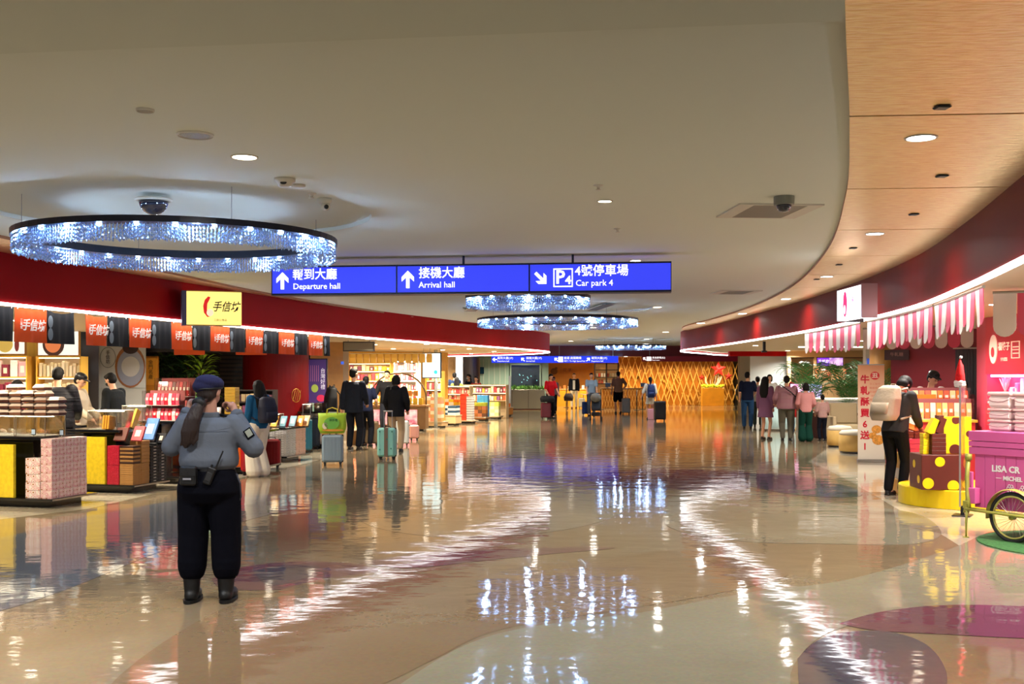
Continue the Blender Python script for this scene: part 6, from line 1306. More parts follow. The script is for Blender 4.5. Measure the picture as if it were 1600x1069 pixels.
stack((BX-.12, BY+.05), R(-4), -.0-.0, 0, .667, (.17, .15, .05), (1, 1, 5), CB, 'chocolate-brown slab box on the big dotted box', 'brown slab boxes on the dotted box'); stack((BX-.2, BY+.12), R(-4), 0, 0, .667, (.07, .15, .05), (1, 1, 5), YB, 'bright yellow slab box left of the brown slabs', 'yellow slab boxes on the dotted box')
dotbox((BX+.24, BY+.16, .667), R(-4), (.34, .16, .46), YB, [(-.02, .42, .05), (-.03, .05, .07), (.14, .25, .04)], CB, 'tall yellow box with brown dots on the big dotted box')
item('tilted_box', (.09, .12, .2), YB, 'yellow box tilted on the brown slab boxes', 'box', (BX-.13, BY+.14, .92), 0, 'tilted boxes').rotation_euler = (0, .5, 0); item('tilted_box', (.09, .12, .2), CB, 'brown box tilted beside the yellow tilted one', 'box', (BX-.03, BY+.14, .93), 0, 'tilted boxes').rotation_euler = (0, .35, 0)
item('tilted_box', (.07, .12, .22), CB, 'brown box standing on the brown slab boxes', 'box', (BX+.03, BY+.2, .925), 0, 'tilted boxes')
OY = ((1407-800)/FOC*14.9, 14.9)
t = thing('side_stand', 'yellow and cream stepped stand with pink boxes left of the platform', 'stand', (OY[0], OY[1], 0), R(-6))
MB().bb(0, .5, 0, .5, 0, .2, ch=.006).build('base', M((240, 170, 20), .4), t); MB().bb(.02, .5, .02, .5, .2, .36, ch=.006).build('band', M((240, 224, 190), .4), t); MB().bb(0, .5, 0, .5, .36, .56, ch=.006).build('top_drum', M((244, 180, 26), .4), t)
stack(OY, R(-6), .04, .02, .561, (.3, .26, .07), (1, 1, 3), M((222, 70, 100), .45), 'pink slab box on the yellow stepped stand', 'pink slab boxes'); stack(OY, R(-6), .06, .04, .776, (.13, .22, .05), (2, 1, 2), M((120, 40, 30), .45), 'dark red slab box on the pink slabs', 'dark red slab boxes')
o = item('orange_carton', (.2, .04, .28), ORANGE, 'orange carton leaning on the dark red slab boxes', 'box', W(OY, R(-6), .14, .08, .9), R(-6), 'orange cartons', strip=LID); o.rotation_euler = (-.35, .35, R(-6))
# sales counter with orange bags behind
OS = ((1410-800)/FOC*15.9, 15.9)
t = thing('sales_counter', 'red counter carrying rows of orange bags before the sales staff', 'counter', (OS[0], OS[1], 0), R(-12)); MB().bb(0, 1.0, 0, .6, 0, .96).build('body', M((190, 50, 50), .5), t); MB().bb(-.03, 1.03, -.03, .63, .96, 1.0, ch=.006).build('worktop', M((236, 180, 60), .4), t)
rack(OS, R(-12), .56, .12, 1.0, .85, .3, 'clear rack of orange bags', [(240, 140, 50), (250, 190, 120), (236, 110, 60), (250, 220, 180)], 1, 10, what='orange snack bag'); rack(OS, R(-12), .54, .4, 1.0, .9, .46, 'rear rack of orange bags', [(236, 120, 40), (226, 90, 60), (250, 200, 140)], 2, 10, what='orange snack bag')
item('orange_carton', (.3, .06, .36), ORANGE, 'upright orange carton on the sales counter before the woman', 'box', W(OS, R(-12), .36, .3, 1.001), R(-12), 'orange cartons', strip=LID); item('white_scale', (.3, .2, .14), WHC, 'white tray on the sales counter beside the orange carton', 'tray', W(OS, R(-12), .16, .2, 1.001), R(-12), 'trays', ch=.02)
# small white tree
t = thing('white_tree', 'small white artificial tree behind the bending man', 'tree', ((1409-800)/FOC*17.2, 17.2, 1.0)); mb = MB()
for k in range(7):
    z = .05+.06*k; r_ = .17*(1-k/7.5)
    for j in range(12): a = 2*pi*j/12+k; mb.tube([(0, 0, z+.05), (r_*cos(a), r_*sin(a), z)], [.02, .008], 5)
mb.build('branches', M((240, 232, 226), .6), t, kind='stuff'); MB().tube([(0, 0, 0), (0, 0, .55)], .015, 8).build('trunk', M((200, 190, 180), .5), t)
t2_ = thing('small_table', 'small red side table under the white tree', 'table', ((1409-800)/FOC*17.2, 17.2, 0)); MB().bb(-.2, .2, -.2, .2, .96, 1.0).build('tabletop', PKW, t2_)
for x in (-.17, .17):
    for y in (-.17, .17): MB().bb(x-.02, x+.02, y-.02, y+.02, 0, .96).build('leg', PKW, t2_)
# acrylic stand with hat
g_ = G(1504, 806); t = thing('acrylic_stand', 'tall clear acrylic sign stand on a black base before the yellow platform', 'sign stand', (g_.x, g_.y, 0), R(58)); MB().bb(-.13, .13, -.1, .1, 0, .012, ch=.003).build('base_plate', BLACKB, t); MB().bb(-.02, .02, -.02, .02, .012, .12, ch=.003).build('clamp', BLACKB, t)
MB().bb(-.16, .16, -.006, .006, .12, 1.52).build('acrylic_sheet', M((235, 240, 240), .06, trans=1, alpha=.35, ior=1.3), t); MB().bb(-.168, -.16, -.01, .01, .12, 1.52).build('edge_strip', STEEL, t)
t = thing('santa_hat', 'red Santa hat with white brim on top of the acrylic stand', 'hat', (g_.x-.03, g_.y, 1.51)); t.scale = (.75, .75, .85); h_ = MB(); h_.lathe([(.06, .05), (.075, .09), (.07, .16), (.045, .27), (.018, .36), (.005, .39)], 20); h_.ell((.012, 0, .25), (.045, .045, .07)); remesh(h_, 'hat_cone', M((214, 20, 24), .8, var=.2, vscale=30), t, .008, 1, 2)
mb = MB()
for k in range(22): a = 2*pi*k/11; mb.ell((.06*cos(a), .06*sin(a), .02+.035*(k % 2)), random.uniform(.025, .036), 8, 6)
remesh(mb, 'white_brim', M((240, 236, 232), .9), t, .008, 1, 2); MB().ell((.012, 0, .4), .024, 10, 8).build('pompom', M((240, 236, 232), .9), t, True)
# ---- roll-up banner
g_ = G(1361, 722); D = g_.y; t = thing('rollup_banner', 'peach roll-up banner with large red vertical characters', 'banner stand', (g_.x, g_.y, 0), R(-6)); RDL = M((214, 24, 54), .5)
def gradm():
    m = bpy.data.materials.new('peach_print'); m.use_nodes = True; nt = m.node_tree; b = nt.nodes['Principled BSDF']; tc = nt.nodes.new('ShaderNodeTexCoord'); s = nt.nodes.new('ShaderNodeSeparateXYZ'); r = nt.nodes.new('ShaderNodeValToRGB')
    nt.links.new(tc.outputs['Generated'], s.inputs[0]); nt.links.new(s.outputs[2], r.inputs[0]); nt.links.new(r.outputs[0], b.inputs['Base Color']); e = r.color_ramp.elements; e[0].color = (*lin((232, 222, 206)), 1); e[1].color = (*lin((246, 176, 130)), 1); q = e.new(.35); q.color = (*lin((244, 226, 204)), 1); b.inputs['Roughness'].default_value = .5; return m
bw, bh = .49, 1.84; MB().bb(-bw/2, bw/2, -.004, .004, .05, bh).build('print_sheet', gradm(), t); MB().bb(-bw/2-.01, bw/2+.01, -.06, .06, 0, .05, ch=.008).build('base_bar', STEEL, t); MB().bb(-bw/2, bw/2, -.008, .008, bh, bh+.02).build('top_bar', STEEL, t); MB().tube([(0, .03, .05), (0, .012, bh)], .01, 6).build('rear_pole', STEEL, t)
for k, c in enumerate('牛軋酥買6送1'): text(c, .17, (-.115, -.007, 1.56-k*.212), RDL, t, 'character', bold=.005)
disc(t, .07, 1.64, .085, .078, (226, 54, 60), -.0055, 'round_seal', 0); text('丑', .1, (.07, -.01, 1.64), M((250, 226, 206), .5), t, sx=1.2, bold=.004)
for k in range(5): text(['手工製作', '酥脆香濃', '奶油餅乾', '伴手禮', '買六送一'][k], .05, (.07, -.007, 1.48-k*.075), M((236, 150, 120), .5), t)
for x, z, r in ((.1, .62, .1), (.13, .42, .12), (.03, .5, .08)):
    mb = MB(); mb.ell((x, -.002, z), (r, .006, r*.85), 16, 8); mb.build('printed_biscuit', M((222, 150, 60), .6, var=.3, vscale=30), t, True)
# ---- benches
for px, py, w2, l in ((1318, 700, .28, 'low round beige upholstered bench, farther one'), (1345, 710, .34, 'low round beige upholstered bench beside the roll-up banner')):
    g_ = G(px, py); t = thing('round_bench', l, 'bench', (g_.x, g_.y+w2, 0), 0, 'round benches'); MB().lathe([(w2*.92, 0), (w2*.92, .05), (w2*1.0, .05), (w2*1.02, .2), (w2, .38), (w2*.97, .39)], 40).build('drum', M((206, 168, 96), .6, var=.06), t, True); MB().lathe([(w2*.98, .39), (w2*1.0, .43), (w2*.85, .48), (w2*.3, .5)], 40).build('cushion', M((206, 196, 178), .8), t, True)
    MB().lathe([(w2*.94, .0), (w2*.94, .045)], 40).build('foot_ring', DKW, t)
# seat bags
g_ = G(1352, 690); t = thing('armchair', 'beige square armchair with pale cushion behind the roll-up banner', 'armchair', (g_.x-.35, g_.y+.4, 0)); MB().bb(-.35, .35, -.3, .3, .08, .42, ch=.03).build('seat', M((196, 176, 140), .7), t); MB().bb(-.35, .35, .2, .34, .42, .95, ch=.03).build('backrest', M((190, 170, 136), .7), t)
for s_ in (-1, 1): MB().bb(s_*.38-.05, s_*.38+.05, -.3, .34, .08, .62, ch=.02).build('armrest', M((190, 170, 136), .7), t)
for x in (-.3, .3):
    for y in (-.25, .28): MB().cyl((x, y, 0), .025, .08, 10).build('leg', DKW, t)
# ---- dark counter with lit case, palms
g_ = G(1258, 687); OD2 = (7.75, 28.7)
t = thing('display_counter', 'dark red-brown counter with a lit cake case under the palms', 'counter', (OD2[0], OD2[1], 0), R(-2)); MB().bb(0, 1.55, 0, .7, 0, .62).build('body', M((66, 28, 26), .45), t); MB().bb(-.02, 1.57, -.02, .72, .62, .66, ch=.005).build('worktop', M((96, 50, 40), .4), t)
glass_case(OD2, R(-2), .2, 1.5, .1, .55, .661, 1.05, 'lit cake case under the palms')
PALM = M((72, 130, 62), .45, var=.35, vscale=3, name='palm_green')
def palm(loc, label, h, n, seed, L_=1.0, potc=(110, 90, 70), sc=1, pz=0):
    rnd = random.Random(seed); t = thing('potted_palm', label, 'palm', (loc[0], loc[1], pz), 0, 'feathery palms on the right'); MB().lathe([(.14, 0), (.19, .34), (.2, .36), (.17, .33), (.02, .32)], 24).build('pot', M(potc, .5), t, True)
    for k in range(n):
        a = 2*pi*k/n+rnd.uniform(-.3, .3); up = rnd.uniform(.7, 1.6); st = V((rnd.uniform(-.03, .03), rnd.uniform(-.03, .03), .32)); hz = h*rnd.uniform(.45, .8); out = L_*rnd.uniform(.5, .8)
        pts = []
        for j in range(11):
            q = j/10; pts.append(st+V((cos(a)*out*q**1.5, sin(a)*out*q**1.5, hz*sin(q*pi*.62)*1.05)))
        mb = MB(); mb.tube(pts, [.009*(1-.8*j/10)+.001 for j in range(11)], 4)
        for j in range(3, 11):
            for h2 in (0, .5):
                p = pts[j] if h2 == 0 or j == 10 else (pts[j]+pts[j+1])/2; tg = (pts[j]-pts[j-1]).normalized(); sd = V((-sin(a), cos(a), 0)); ll = .34*(1-abs(j-6)/7)*L_+.06
                for s_ in (1, -1):
                    e = p+(sd*s_*.8+tg*.75+V((0, 0, -.28))).normalized()*ll; m_ = p+(e-p)*.5+V((0, 0, .02)); wv = tg*.013; b0 = len(mb.v); mb.v += [tuple(p), tuple(m_+wv), tuple(e), tuple(m_-wv)]; mb.f.append((b0, b0+1, b0+2, b0+3)); mb.m.append(0)
        mb.build('frond', PALM, t)
    return t
palm((8.3, 30.3), 'feathery potted palm at the left behind the dark counter', 2.0, 22, 1, 1.25); palm((9.25, 30.1), 'middle feathery palm hiding the red menu wall', 2.0, 22, 2, 1.2); palm((9.9, 29.6), 'feathery palm nearest the roll-up banner', 2.05, 20, 3, 1.1); palm(((1397-800)/FOC*21.3, 21.3), 'feathery palm between the roll-up banner and the dark red wall', 1.8, 12, 4, .75)
# ---- drinks counter and rear walls
t = thing('service_counter', 'pale blue-white lit drinks counter behind the waiting people', 'counter', (7.7, 32.5, 0), R(-3)); MB().bb(-.15, .75, 0, .6, .05, .98).build('body', M((206, 226, 226), .4), t); MB().bb(-.2, .8, -.05, .65, .98, 1.03, ch=.006).build('worktop', M((244, 244, 240), .3), t); MB().bb(-.1, .7, .02, .58, 0, .05).build('kickboard', STEEL, t)
for k in range(6): MB().bb(-.13+k*.15, -.13+k*.15+.144, -.012, 0, .1, .92, ch=.003).build('panel', M((190, 220, 222), .4), t)
for k, (x, c, l) in enumerate(((.62, (226, 120, 200), 'pink'), (1.12, (110, 140, 220), 'blue'))):
    q = thing('menu_screen', '%s lit menu screen standing behind the drinks counter' % l, 'screen', (7.75+x, 31.9, 0), R(-8)); MB().bb(-.22, .22, 0, .06, .97, 1.42, ch=.006).build('screen_casing', BLACKB, q); MB().bb(-.2, .2, -.004, 0, .99, 1.4).build('screen_face', M(c, .4, emit=.8, col2=(226, 190, 230), vscale=2.5), q); MB().bb(-.03, .03, .01, .05, 0, .95).build('stand', STEEL, q); MB().bb(-.2, .2, -.1, .16, 0, .02).build('foot', STEEL, q)
t = thing('order_counter', 'long white ordering counter behind the striped-shirt man', 'counter', (9.3, 31.6, 0), R(-8)); MB().bb(-.2, 2.6, .35, .9, 0, .92).build('body', M((214, 206, 206), .4), t); MB().bb(-.25, 2.65, .3, .95, .92, .96, ch=.006).build('worktop', M((240, 236, 230), .3), t)
wallseg(1156, 1173, 45, 45, 0, 2.7, M((214, 186, 140), .5), 'wall_right_beige_pier', .4); wallseg(1172, 1230, 37, 36.6, 0, SHC, M((206, 214, 212), .6), 'wall_right_pale', .2); wallseg(1229, 1420, 36, 34.5, 0, SHC, M((206, 170, 120), .6), 'wall_right_beige', .2)
MB().bb(-.02, .02, -.03, 0, 0, 2.3).build('trim_20', M((70, 60, 50), .5), kind='structure').location = ((1229-800)/FOC*36, 35.95, 0)
o = MB().bb(0, 2.6, 0, .3, 2.3, SHC).build('trim_21', red, kind='structure'); o.location = ((1140-800)/FOC*36.2, 36.2, 0)
t = thing('light_ledge', 'faint white light line at the ceiling of the right rear shop', 'light panel', ((1248-800)/FOC*30, 30, 0)); MB().bb(0, 1.9, 0, .06, 2.42, 2.45).build('light_face', M((250, 250, 250), .5, emit=2), t)
t = thing('menu_screen', 'purple and white wide menu screen on the beige rear wall', 'screen', ((1297-800)/FOC*34.8, 34.8, 0), R(-6)); MB().bb(-.42, .42, 0, .08, 1.95, 2.24, ch=.006).build('screen_casing', BLACKB, t); MB().bb(-.4, -.02, -.004, 0, 1.97, 2.22).build('screen_face', M((120, 50, 190), .4, emit=1.2), t); MB().bb(-.02, .4, -.004, 0, 1.97, 2.22).build('screen_face', M((230, 190, 226), .4, emit=1.1, col2=(150, 100, 180), vscale=6), t); text('手搖飲', .12, (-.2, -.008, 2.1), wtxt, t)
t = thing('lit_menu', 'red and orange lit menu panel under the purple screen', 'menu', ((1297-800)/FOC*34.8, 34.75, 0), R(-6)); MB().bb(-.5, .5, 0, .06, 1.5, 1.9, ch=.006).build('menu_casing', M((60, 20, 20), .4), t)
for k, c in enumerate(((236, 96, 40), (216, 40, 40), (240, 140, 60), (230, 80, 40))): MB().bb(-.48+k*.243, -.48+k*.243+.235, -.006, 0, 1.52, 1.88).build('menu_page', M(c, .5, emit=.9, col2=(250, 200, 140), vscale=5), t)
for px0, px1, l in ((1236, 1270, 'left'), (1320, 1346, 'right')):
    x0_, x1_ = (px0-800)/FOC*34.8, (px1-800)/FOC*34.8; q = thing('wall_panel', 'plain brown wall panel on the %s of the red menu' % l, 'panel', ((x0_+x1_)/2, 34.75, 0), R(-6)); MB().bb(-(x1_-x0_)/2, (x1_-x0_)/2, 0, .05, .1, 2.2, ch=.006).build('board', M((172, 134, 88), .5), q); MB().bb(-(x1_-x0_)/2-.02, (x1_-x0_)/2+.02, -.004, .05, 2.2, 2.24).build('top_rail', M((110, 80, 50), .5), q)
t = thing('ceiling_bracket', 'dark steel bracket hanging from the right shop ceiling', 'bracket', ((1194-800)/FOC*26, 26, 0)); MB().bb(-.03, .03, -.03, .03, 2.24, SHC).build('rod', BLACKB, t); MB().bb(-.06, .06, -.05, .05, 2.2, 2.24, ch=.005).build('plate', BLACKB, t)
# ================================================================ PEOPLE IN THE HALL
def at(px, py, dz=0): g_ = G(px, py); return (g_.x, g_.y, 0)
# long-haired woman in white trousers
pw = person('long-haired woman in blue denim jacket and wide white trousers by the small stand', at(404, 745), R(50), 1.56, rh=(.22, .12, .92), lh=(-.2, .12, .9), hair='long', top='jacket', topc=(30, 84, 128), botc=(224, 216, 200), legw=2.6, nod=.2, shoec=(16, 16, 20), vox=.011, dec=.7, turn=R(-10))
backpack('navy backpack on the long-haired woman', pw, M((20, 26, 50), .7, bump=.3), .32, .22, .42, .88, -.13)
suitcase('red suitcase beside the woman in white trousers', G(393, 742), R(10), (190, 16, 26), .5, .34, .22, .45, 6, group='red suitcases')
suitcase('dark red suitcase just past the woman in white trousers', (G(418, 735).x, G(418, 735).y+.35), R(5), (150, 12, 22), .46, .3, .22, 0, 5, group='red suitcases')
# shoppers at the left counters
pz = person('man in black quilted jacket with his back turned at the nearest counter', (-6.6, 15.8, 0), R(8), 1.76, rh=(.2, .3, 1.02), lh=(-.18, .28, 1.02), top='puffer', topc=(22, 22, 28), vox=.012, dec=.7, nod=.3, bulk=1.2, topm=M((18, 18, 24), .6, spec=.2, bump=.8, vscale=3, stretch=(.3, .3, 10)))
person('shopkeeper in beige shirt and black cap facing sideways behind the quilted jacket', (-6.95, 17.4, 0), R(-95), 1.68, rh=(.15, .3, 1.0), lh=(-.15, .3, 1.02), top='shirt', topc=(196, 180, 156), cap=BLACKB, nod=.45, vox=.012, dec=.6, bot='trousers')
person('shopkeeper in dark jacket bending toward the black-capped one', (-6.45, 17.85, 0), R(70), 1.7, lean=R(12), rh=(.15, .35, 1.0), lh=(-.15, .3, 1.0), top='jacket', topc=(26, 28, 30), nod=.35, vox=.012, dec=.6, mask=M((30, 34, 38), .6))
person('dark-haired shopper bowed low behind the nearest counter piles', (-8.0, 17.1, 0), R(-30), 1.62, lean=R(18), top='jacket', topc=(30, 24, 26), nod=.6, vox=.013, dec=.5)
# tall man with bag, and companions
pt = person('tall man in dark jacket seen from behind beside the arch cart', at(553, 703), R(-12), 1.8, rh=(.2, .25, 1.0), lh=(-.25, -.05, .85), top='jacket', topc=(26, 30, 40), botc=(24, 26, 34), vox=.012, dec=.7, turn=R(-28), bulk=1.08, hem=.8)
person('person in navy T-shirt partly hidden behind the tall dark man', (-3.38, 25.2, 0), R(-10), 1.62, rh=(.2, .25, 1.05), top='tee', topc=(24, 30, 54), sleeve=.4, vox=.013, dec=.5, botc=(20, 22, 30))
b = backpack('black backpack hanging at the left side of the tall man', pt, M((16, 16, 20), .7), .36, .26, .62, .78, .1); b.location = (-4.02, 24.3, 0); b.rotation_euler = (0, 0, R(-60))
pj = person('woman in black hooded jacket and beige trousers standing behind the mint suitcase', at(619, 706), R(-6), 1.66, rh=(.24, .12, .95), lh=(-.24, .2, .95), hair='bob', top='hood', topc=(24, 24, 28), botc=(178, 152, 120), vox=.012, dec=.7, bulk=1.05, hem=.8, turn=R(8))
person('smiling salesman in black jacket facing the camera behind the arch cart', (-3.4, 29.6, 0), R(180-8), 1.78, rh=(.3, .3, .98), lh=(-.28, .1, .9), top='jacket', topc=(10, 10, 14), vox=.013, dec=.6)
def _dots(t):
    for k, (x, z) in enumerate(((-.12, .55), (.12, .55), (-.12, .2), (.1, .22), (.02, .4))): disc(t, x, z, .013, .016, (40, 110, 100), -.1265, 'sticker', 0)
suitcase('mint green suitcase with brown belt and dot stickers', G(605, 718), R(-5), (140, 204, 190), .56, .36, .24, .32, 4, belt=(120, 100, 84), tp=_dots, group='mid-hall suitcases')
s1 = suitcase('silver-blue ribbed suitcase under the green tote bag', G(520, 727), R(4), (140, 160, 172), .5, .38, .25, .4, 11, group='mid-hall suitcases')
suitcase('brown ribbed suitcase beside the tall dark man', G(580, 697), R(2), (112, 92, 66), .52, .34, .24, .0, 9, group='mid-hall suitcases'); suitcase('white suitcase right of the woman in the black jacket', (G(629, 697).x, G(629, 697).y), R(3), (206, 208, 204), .54, .3, .22, 0, 6, group='mid-hall suitcases'); suitcase('pale pink suitcase peeping behind the white one', (G(645, 690).x, G(645, 690).y+.4), R(0), (226, 170, 160), .34, .24, .2, 0, 5, group='mid-hall suitcases')
suitcase('teal suitcase next to the steel pots counter', G(479, 707), R(10), (20, 84, 104), .66, .24, .4, .3, 5, group='mid-hall suitcases'); suitcase('dark blue suitcase right of the teal one', (G(490, 703).x, G(490, 703).y+.25), R(8), (16, 30, 48), .64, .2, .35, .3, 4, group='mid-hall suitcases')
t = thing('tote_bag', 'bright green and yellow printed tote bag lying on the silver-blue suitcase', 'bag', (G(520, 727).x-.01, G(520, 727).y, .585), R(4)); mb = MB(); loft(mb, [((0, 0, 0), .22, .09, None), ((0, 0, .12), .26, .1, None), ((0, 0, .3), .25, .07, None), ((0, 0, .37), .26, .02, None)], 20, 3); mb.build('bag_body', M((170, 206, 44), .5, bump=.5, vscale=8), t, True)
for xx, zz, rx, rz_, c in ((.0, .19, .14, .11, (120, 196, 80)), (-.12, .14, .05, .06, (240, 230, 200)), (.02, .06, .2, .02, (236, 160, 60))): disc(t, xx, zz, rx, rz_, c, -.104, 'print', 0)
text('伴手禮', .05, (.03, -.108, .24), M((20, 90, 60), .5), t)
for y in (-.05, .05): MB().tube([(-.1, y, .35), (-.09, y, .44), (.0, y, .47), (.09, y, .44), (.1, y, .35)], .008, 6).build('handle', M((230, 210, 60), .5), t, True)
item('carton', (.34, .3, .34), M((150, 112, 66), .6), 'brown cardboard carton on the floor behind the tall man', 'box', (-3.75, 25.9, 0), 0, 'cartons on the floor', ch=.004); item('carton', (.2, .26, .4), M((190, 150, 100), .6), 'light cardboard carton below the steel pots', 'box', (-4.2, 25.3, 0), 0, 'cartons on the floor', ch=.004)
# crowd beyond the aisle stands
for k, (x, y, rz, h, tc, hr_, l, top) in enumerate([(-2.64, 40.3, 170, 1.66, (120, 40, 60), 'bob', 'woman with dark bob in dark red top behind the hanging screen', 'shirt'), (-2.55, 41.5, -60, 1.74, (60, 60, 66), 'short', 'dark-haired man in profile behind the aisle stands', 'jacket'), (-2.2, 41.6, 10, 1.76, (30, 46, 80), 'short', 'man in navy jacket with his back turned behind the aisle stands', 'jacket'), (-2.06, 40.6, 5, 1.6, (206, 196, 60), 'long', 'long-haired woman in yellow top behind the aisle stands', 'shirt'),
    (-1.72, 43.3, 120, 1.7, (24, 28, 40), 'short', 'shop assistant in black T-shirt and mask behind the aisle stands', 'tee'), (-1.42, 43.0, 160, 1.62, (150, 60, 50), 'short', 'rightmost shopper in rust top behind the aisle stands', 'tee'), (-1.75, 44.4, 150, 1.6, (70, 60, 70), 'bob', 'shopper half hidden behind the yellow-top woman', 'shirt')]):
    person(l, (x, y, 0), R(rz), h, top=top, topc=tc, hair=hr_, vox=.017, dec=.35, sleeve=.5 if top == 'tee' else 1, mask=M((220, 224, 226), .6) if k == 4 else False)
# travellers before the gold wall
p = person('man in red T-shirt at the left, behind the maroon suitcase', at(860, 654), R(-150), 1.72, top='tee', topc=(196, 22, 34), botc=(24, 24, 30), sleeve=.5, rh=(.22, .2, .95), lh=(-.2, .3, .95), nod=.3, vox=.014, dec=.5); person('person in pale top just behind the man in red', (G(865, 645).x, G(865, 645).y, 0), R(170), 1.6, top='shirt', topc=(190, 170, 160), botc=(30, 30, 40), vox=.017, dec=.35)
suitcase('maroon suitcase in front of the man in red', G(853, 655), R(0), (96, 20, 34), .56, .38, .26, .0, 6, group='far suitcases')
t = thing('duffel_bag', 'black duffel bag strapped on top of the maroon suitcase', 'bag', (G(853, 655).x+.05, G(853, 655).y, .645)); mb = MB(); loft(mb, [((0, 0, 0), .25, .14, None), ((0, 0, .13), .28, .16, None), ((0, 0, .24), .22, .1, None)], 16, 3); mb.build('bag_body', M((22, 22, 26), .8), t, True); MB().tube([(-.1, 0, .23), (-.08, 0, .31), (.08, 0, .31), (.1, 0, .23)], .01, 6).build('handle', BLACKB, t)
person('man in dark blazer, white shirt and cream trousers walking before the gold wall', at(897, 638), R(175), 1.78, top='jacket', topc=(26, 30, 44), botc=(226, 214, 190), rf=(.1, .16), lf=(-.1, -.14), vox=.015, dec=.5, skin=SKIN, rh=(.24, .02, .86),
       extra=lambda t, s, U, Hd, arms, legj, rot, hr: MB().bb(-.06, .06, .14, .16, .95, 1.42, ch=.01).build('shirt_front', M((226, 232, 240), .6), t))
t = thing('shoulder_bag', 'grey bag carried low beside the man in the blazer', 'bag', (at(886, 641)[0]+.05, at(886, 641)[1]-.4, 0)); mb = MB(); loft(mb, [((0, 0, .45), .2, .1, None), ((0, 0, .62), .24, .13, None), ((0, 0, .82), .14, .07, None)], 14, 3); mb.build('bag_body', M((66, 60, 62), .8), t, True); MB().tube([(-.1, 0, .8), (-.02, 0, 1.1), (.1, 0, .8)], .012, 6).build('strap', M((50, 46, 50), .8), t); MB().tube([(-.05, 0, .45), (-.04, 0, .02)], .02, 6).build('trailing_strap', M((60, 56, 60), .8), t)
person('man in grey-blue T-shirt pushing a black pushchair', at(924, 650), R(180), 1.76, top='tee', topc=(132, 152, 172), botc=(70, 76, 90), sleeve=.5, rh=(.2, .35, .98), lh=(-.2, .35, .98), vox=.015, dec=.5, nod=.1, bulk=1.05)
t = thing('pushchair', 'black pushchair with grey hood in the middle of the hall', 'pushchair', (at(931, 657)[0], at(931, 657)[1], 0), R(178)); fk = M((24, 26, 34), .6)
for sx in (-1, 1): MB().tube([(sx*.2, -.3, 1.0), (sx*.2, -.1, .62), (sx*.19, .3, .14)], .013, 6).build('side_tube', fk, t, True); MB().tube([(sx*.2, -.28, .14), (sx*.2, 0, .5)], .013, 6).build('rear_leg', fk, t)
for sx in (-1, 1):
    for y in (-.28, .3):
        for o_ in (-.018, .018): MB().tube([(sx*.2+o_-.01, y, .075), (sx*.2+o_+.01, y, .075)], .075, 14).build('wheel', fk, t)
mb = MB(); loft(mb, [((0, .14, .36), .17, .14, None), ((0, .04, .5), .18, .12, None), ((0, -.08, .82), .17, .06, None)], 14, 4); mb.build('seat', fk, t, True); mb = MB(); mb.ell((0, 0, .84), (.2, .24, .17), 18, 10); mb.build('hood', M((126, 124, 116), .8), t, True); MB().tube([(-.2, -.3, 1.0), (.2, -.3, 1.0)], .018, 8).build('push_bar', fk, t); MB().bb(-.16, .16, -.2, .14, .16, .3, ch=.02).build('basket', fk, t)
suitcase('blue soft suitcase beside the pushchair', G(915, 649), R(0), (18, 48, 110), .5, .3, .24, .3, 4, soft=True, group='far suitcases'); suitcase('white suitcase left of the pushchair', G(909, 638), R(0), (224, 220, 206), .46, .32, .22, .2, 5, group='far suitcases')
person('man in tan T-shirt and black shorts with hand on hip, back turned', at(966, 646), R(4), 1.84, top='tee', topc=(150, 118, 92), bot='shorts', botc=(16, 16, 20), sleeve=.5, rh=(.2, .1, 1.0), re=(1, -.5, 0), lh=(-.26, .08, .9), vox=.014, dec=.5, bulk=1.08)
suitcase('silver grey suitcase right of the man in shorts', G(978, 647), R(0), (140, 140, 142), .62, .36, .26, .4, 7, group='far suitcases')
pb = person('woman in white top and pale skirt with navy backpack, back turned', at(1016, 655), R(2), 1.6, hair='pony', top='tee', topc=(226, 220, 206), bot='skirt', botc=(196, 186, 160), sleeve=.7, rh=(.26, .0, .85), lh=(-.36, .05, .9), vox=.014, dec=.5)
backpack('navy blue backpack on the woman in the white top', pb, M((18, 44, 96), .7), .3, .2, .5, .82, -.12)
t = thing('shopping_bag', 'pale pink shopping bag held low by the woman with the navy backpack', 'bag', (at(1016, 655)[0]+.02, at(1016, 655)[1]-.4, 0)); MB().bb(-.16, .16, -.06, .06, 0, .4, ch=.012).build('bag_body', M((236, 170, 180), .5), t); MB().tube([(-.08, 0, .4), (-.06, 0, .56), (.06, 0, .56), (.08, 0, .4)], .006, 6).build('handle', M((230, 150, 160), .5), t)
suitcase('large black ribbed suitcase right of the woman with the navy backpack', G(1031, 658), R(0), (28, 28, 32), .66, .42, .28, .0, 9, group='far suitcases')
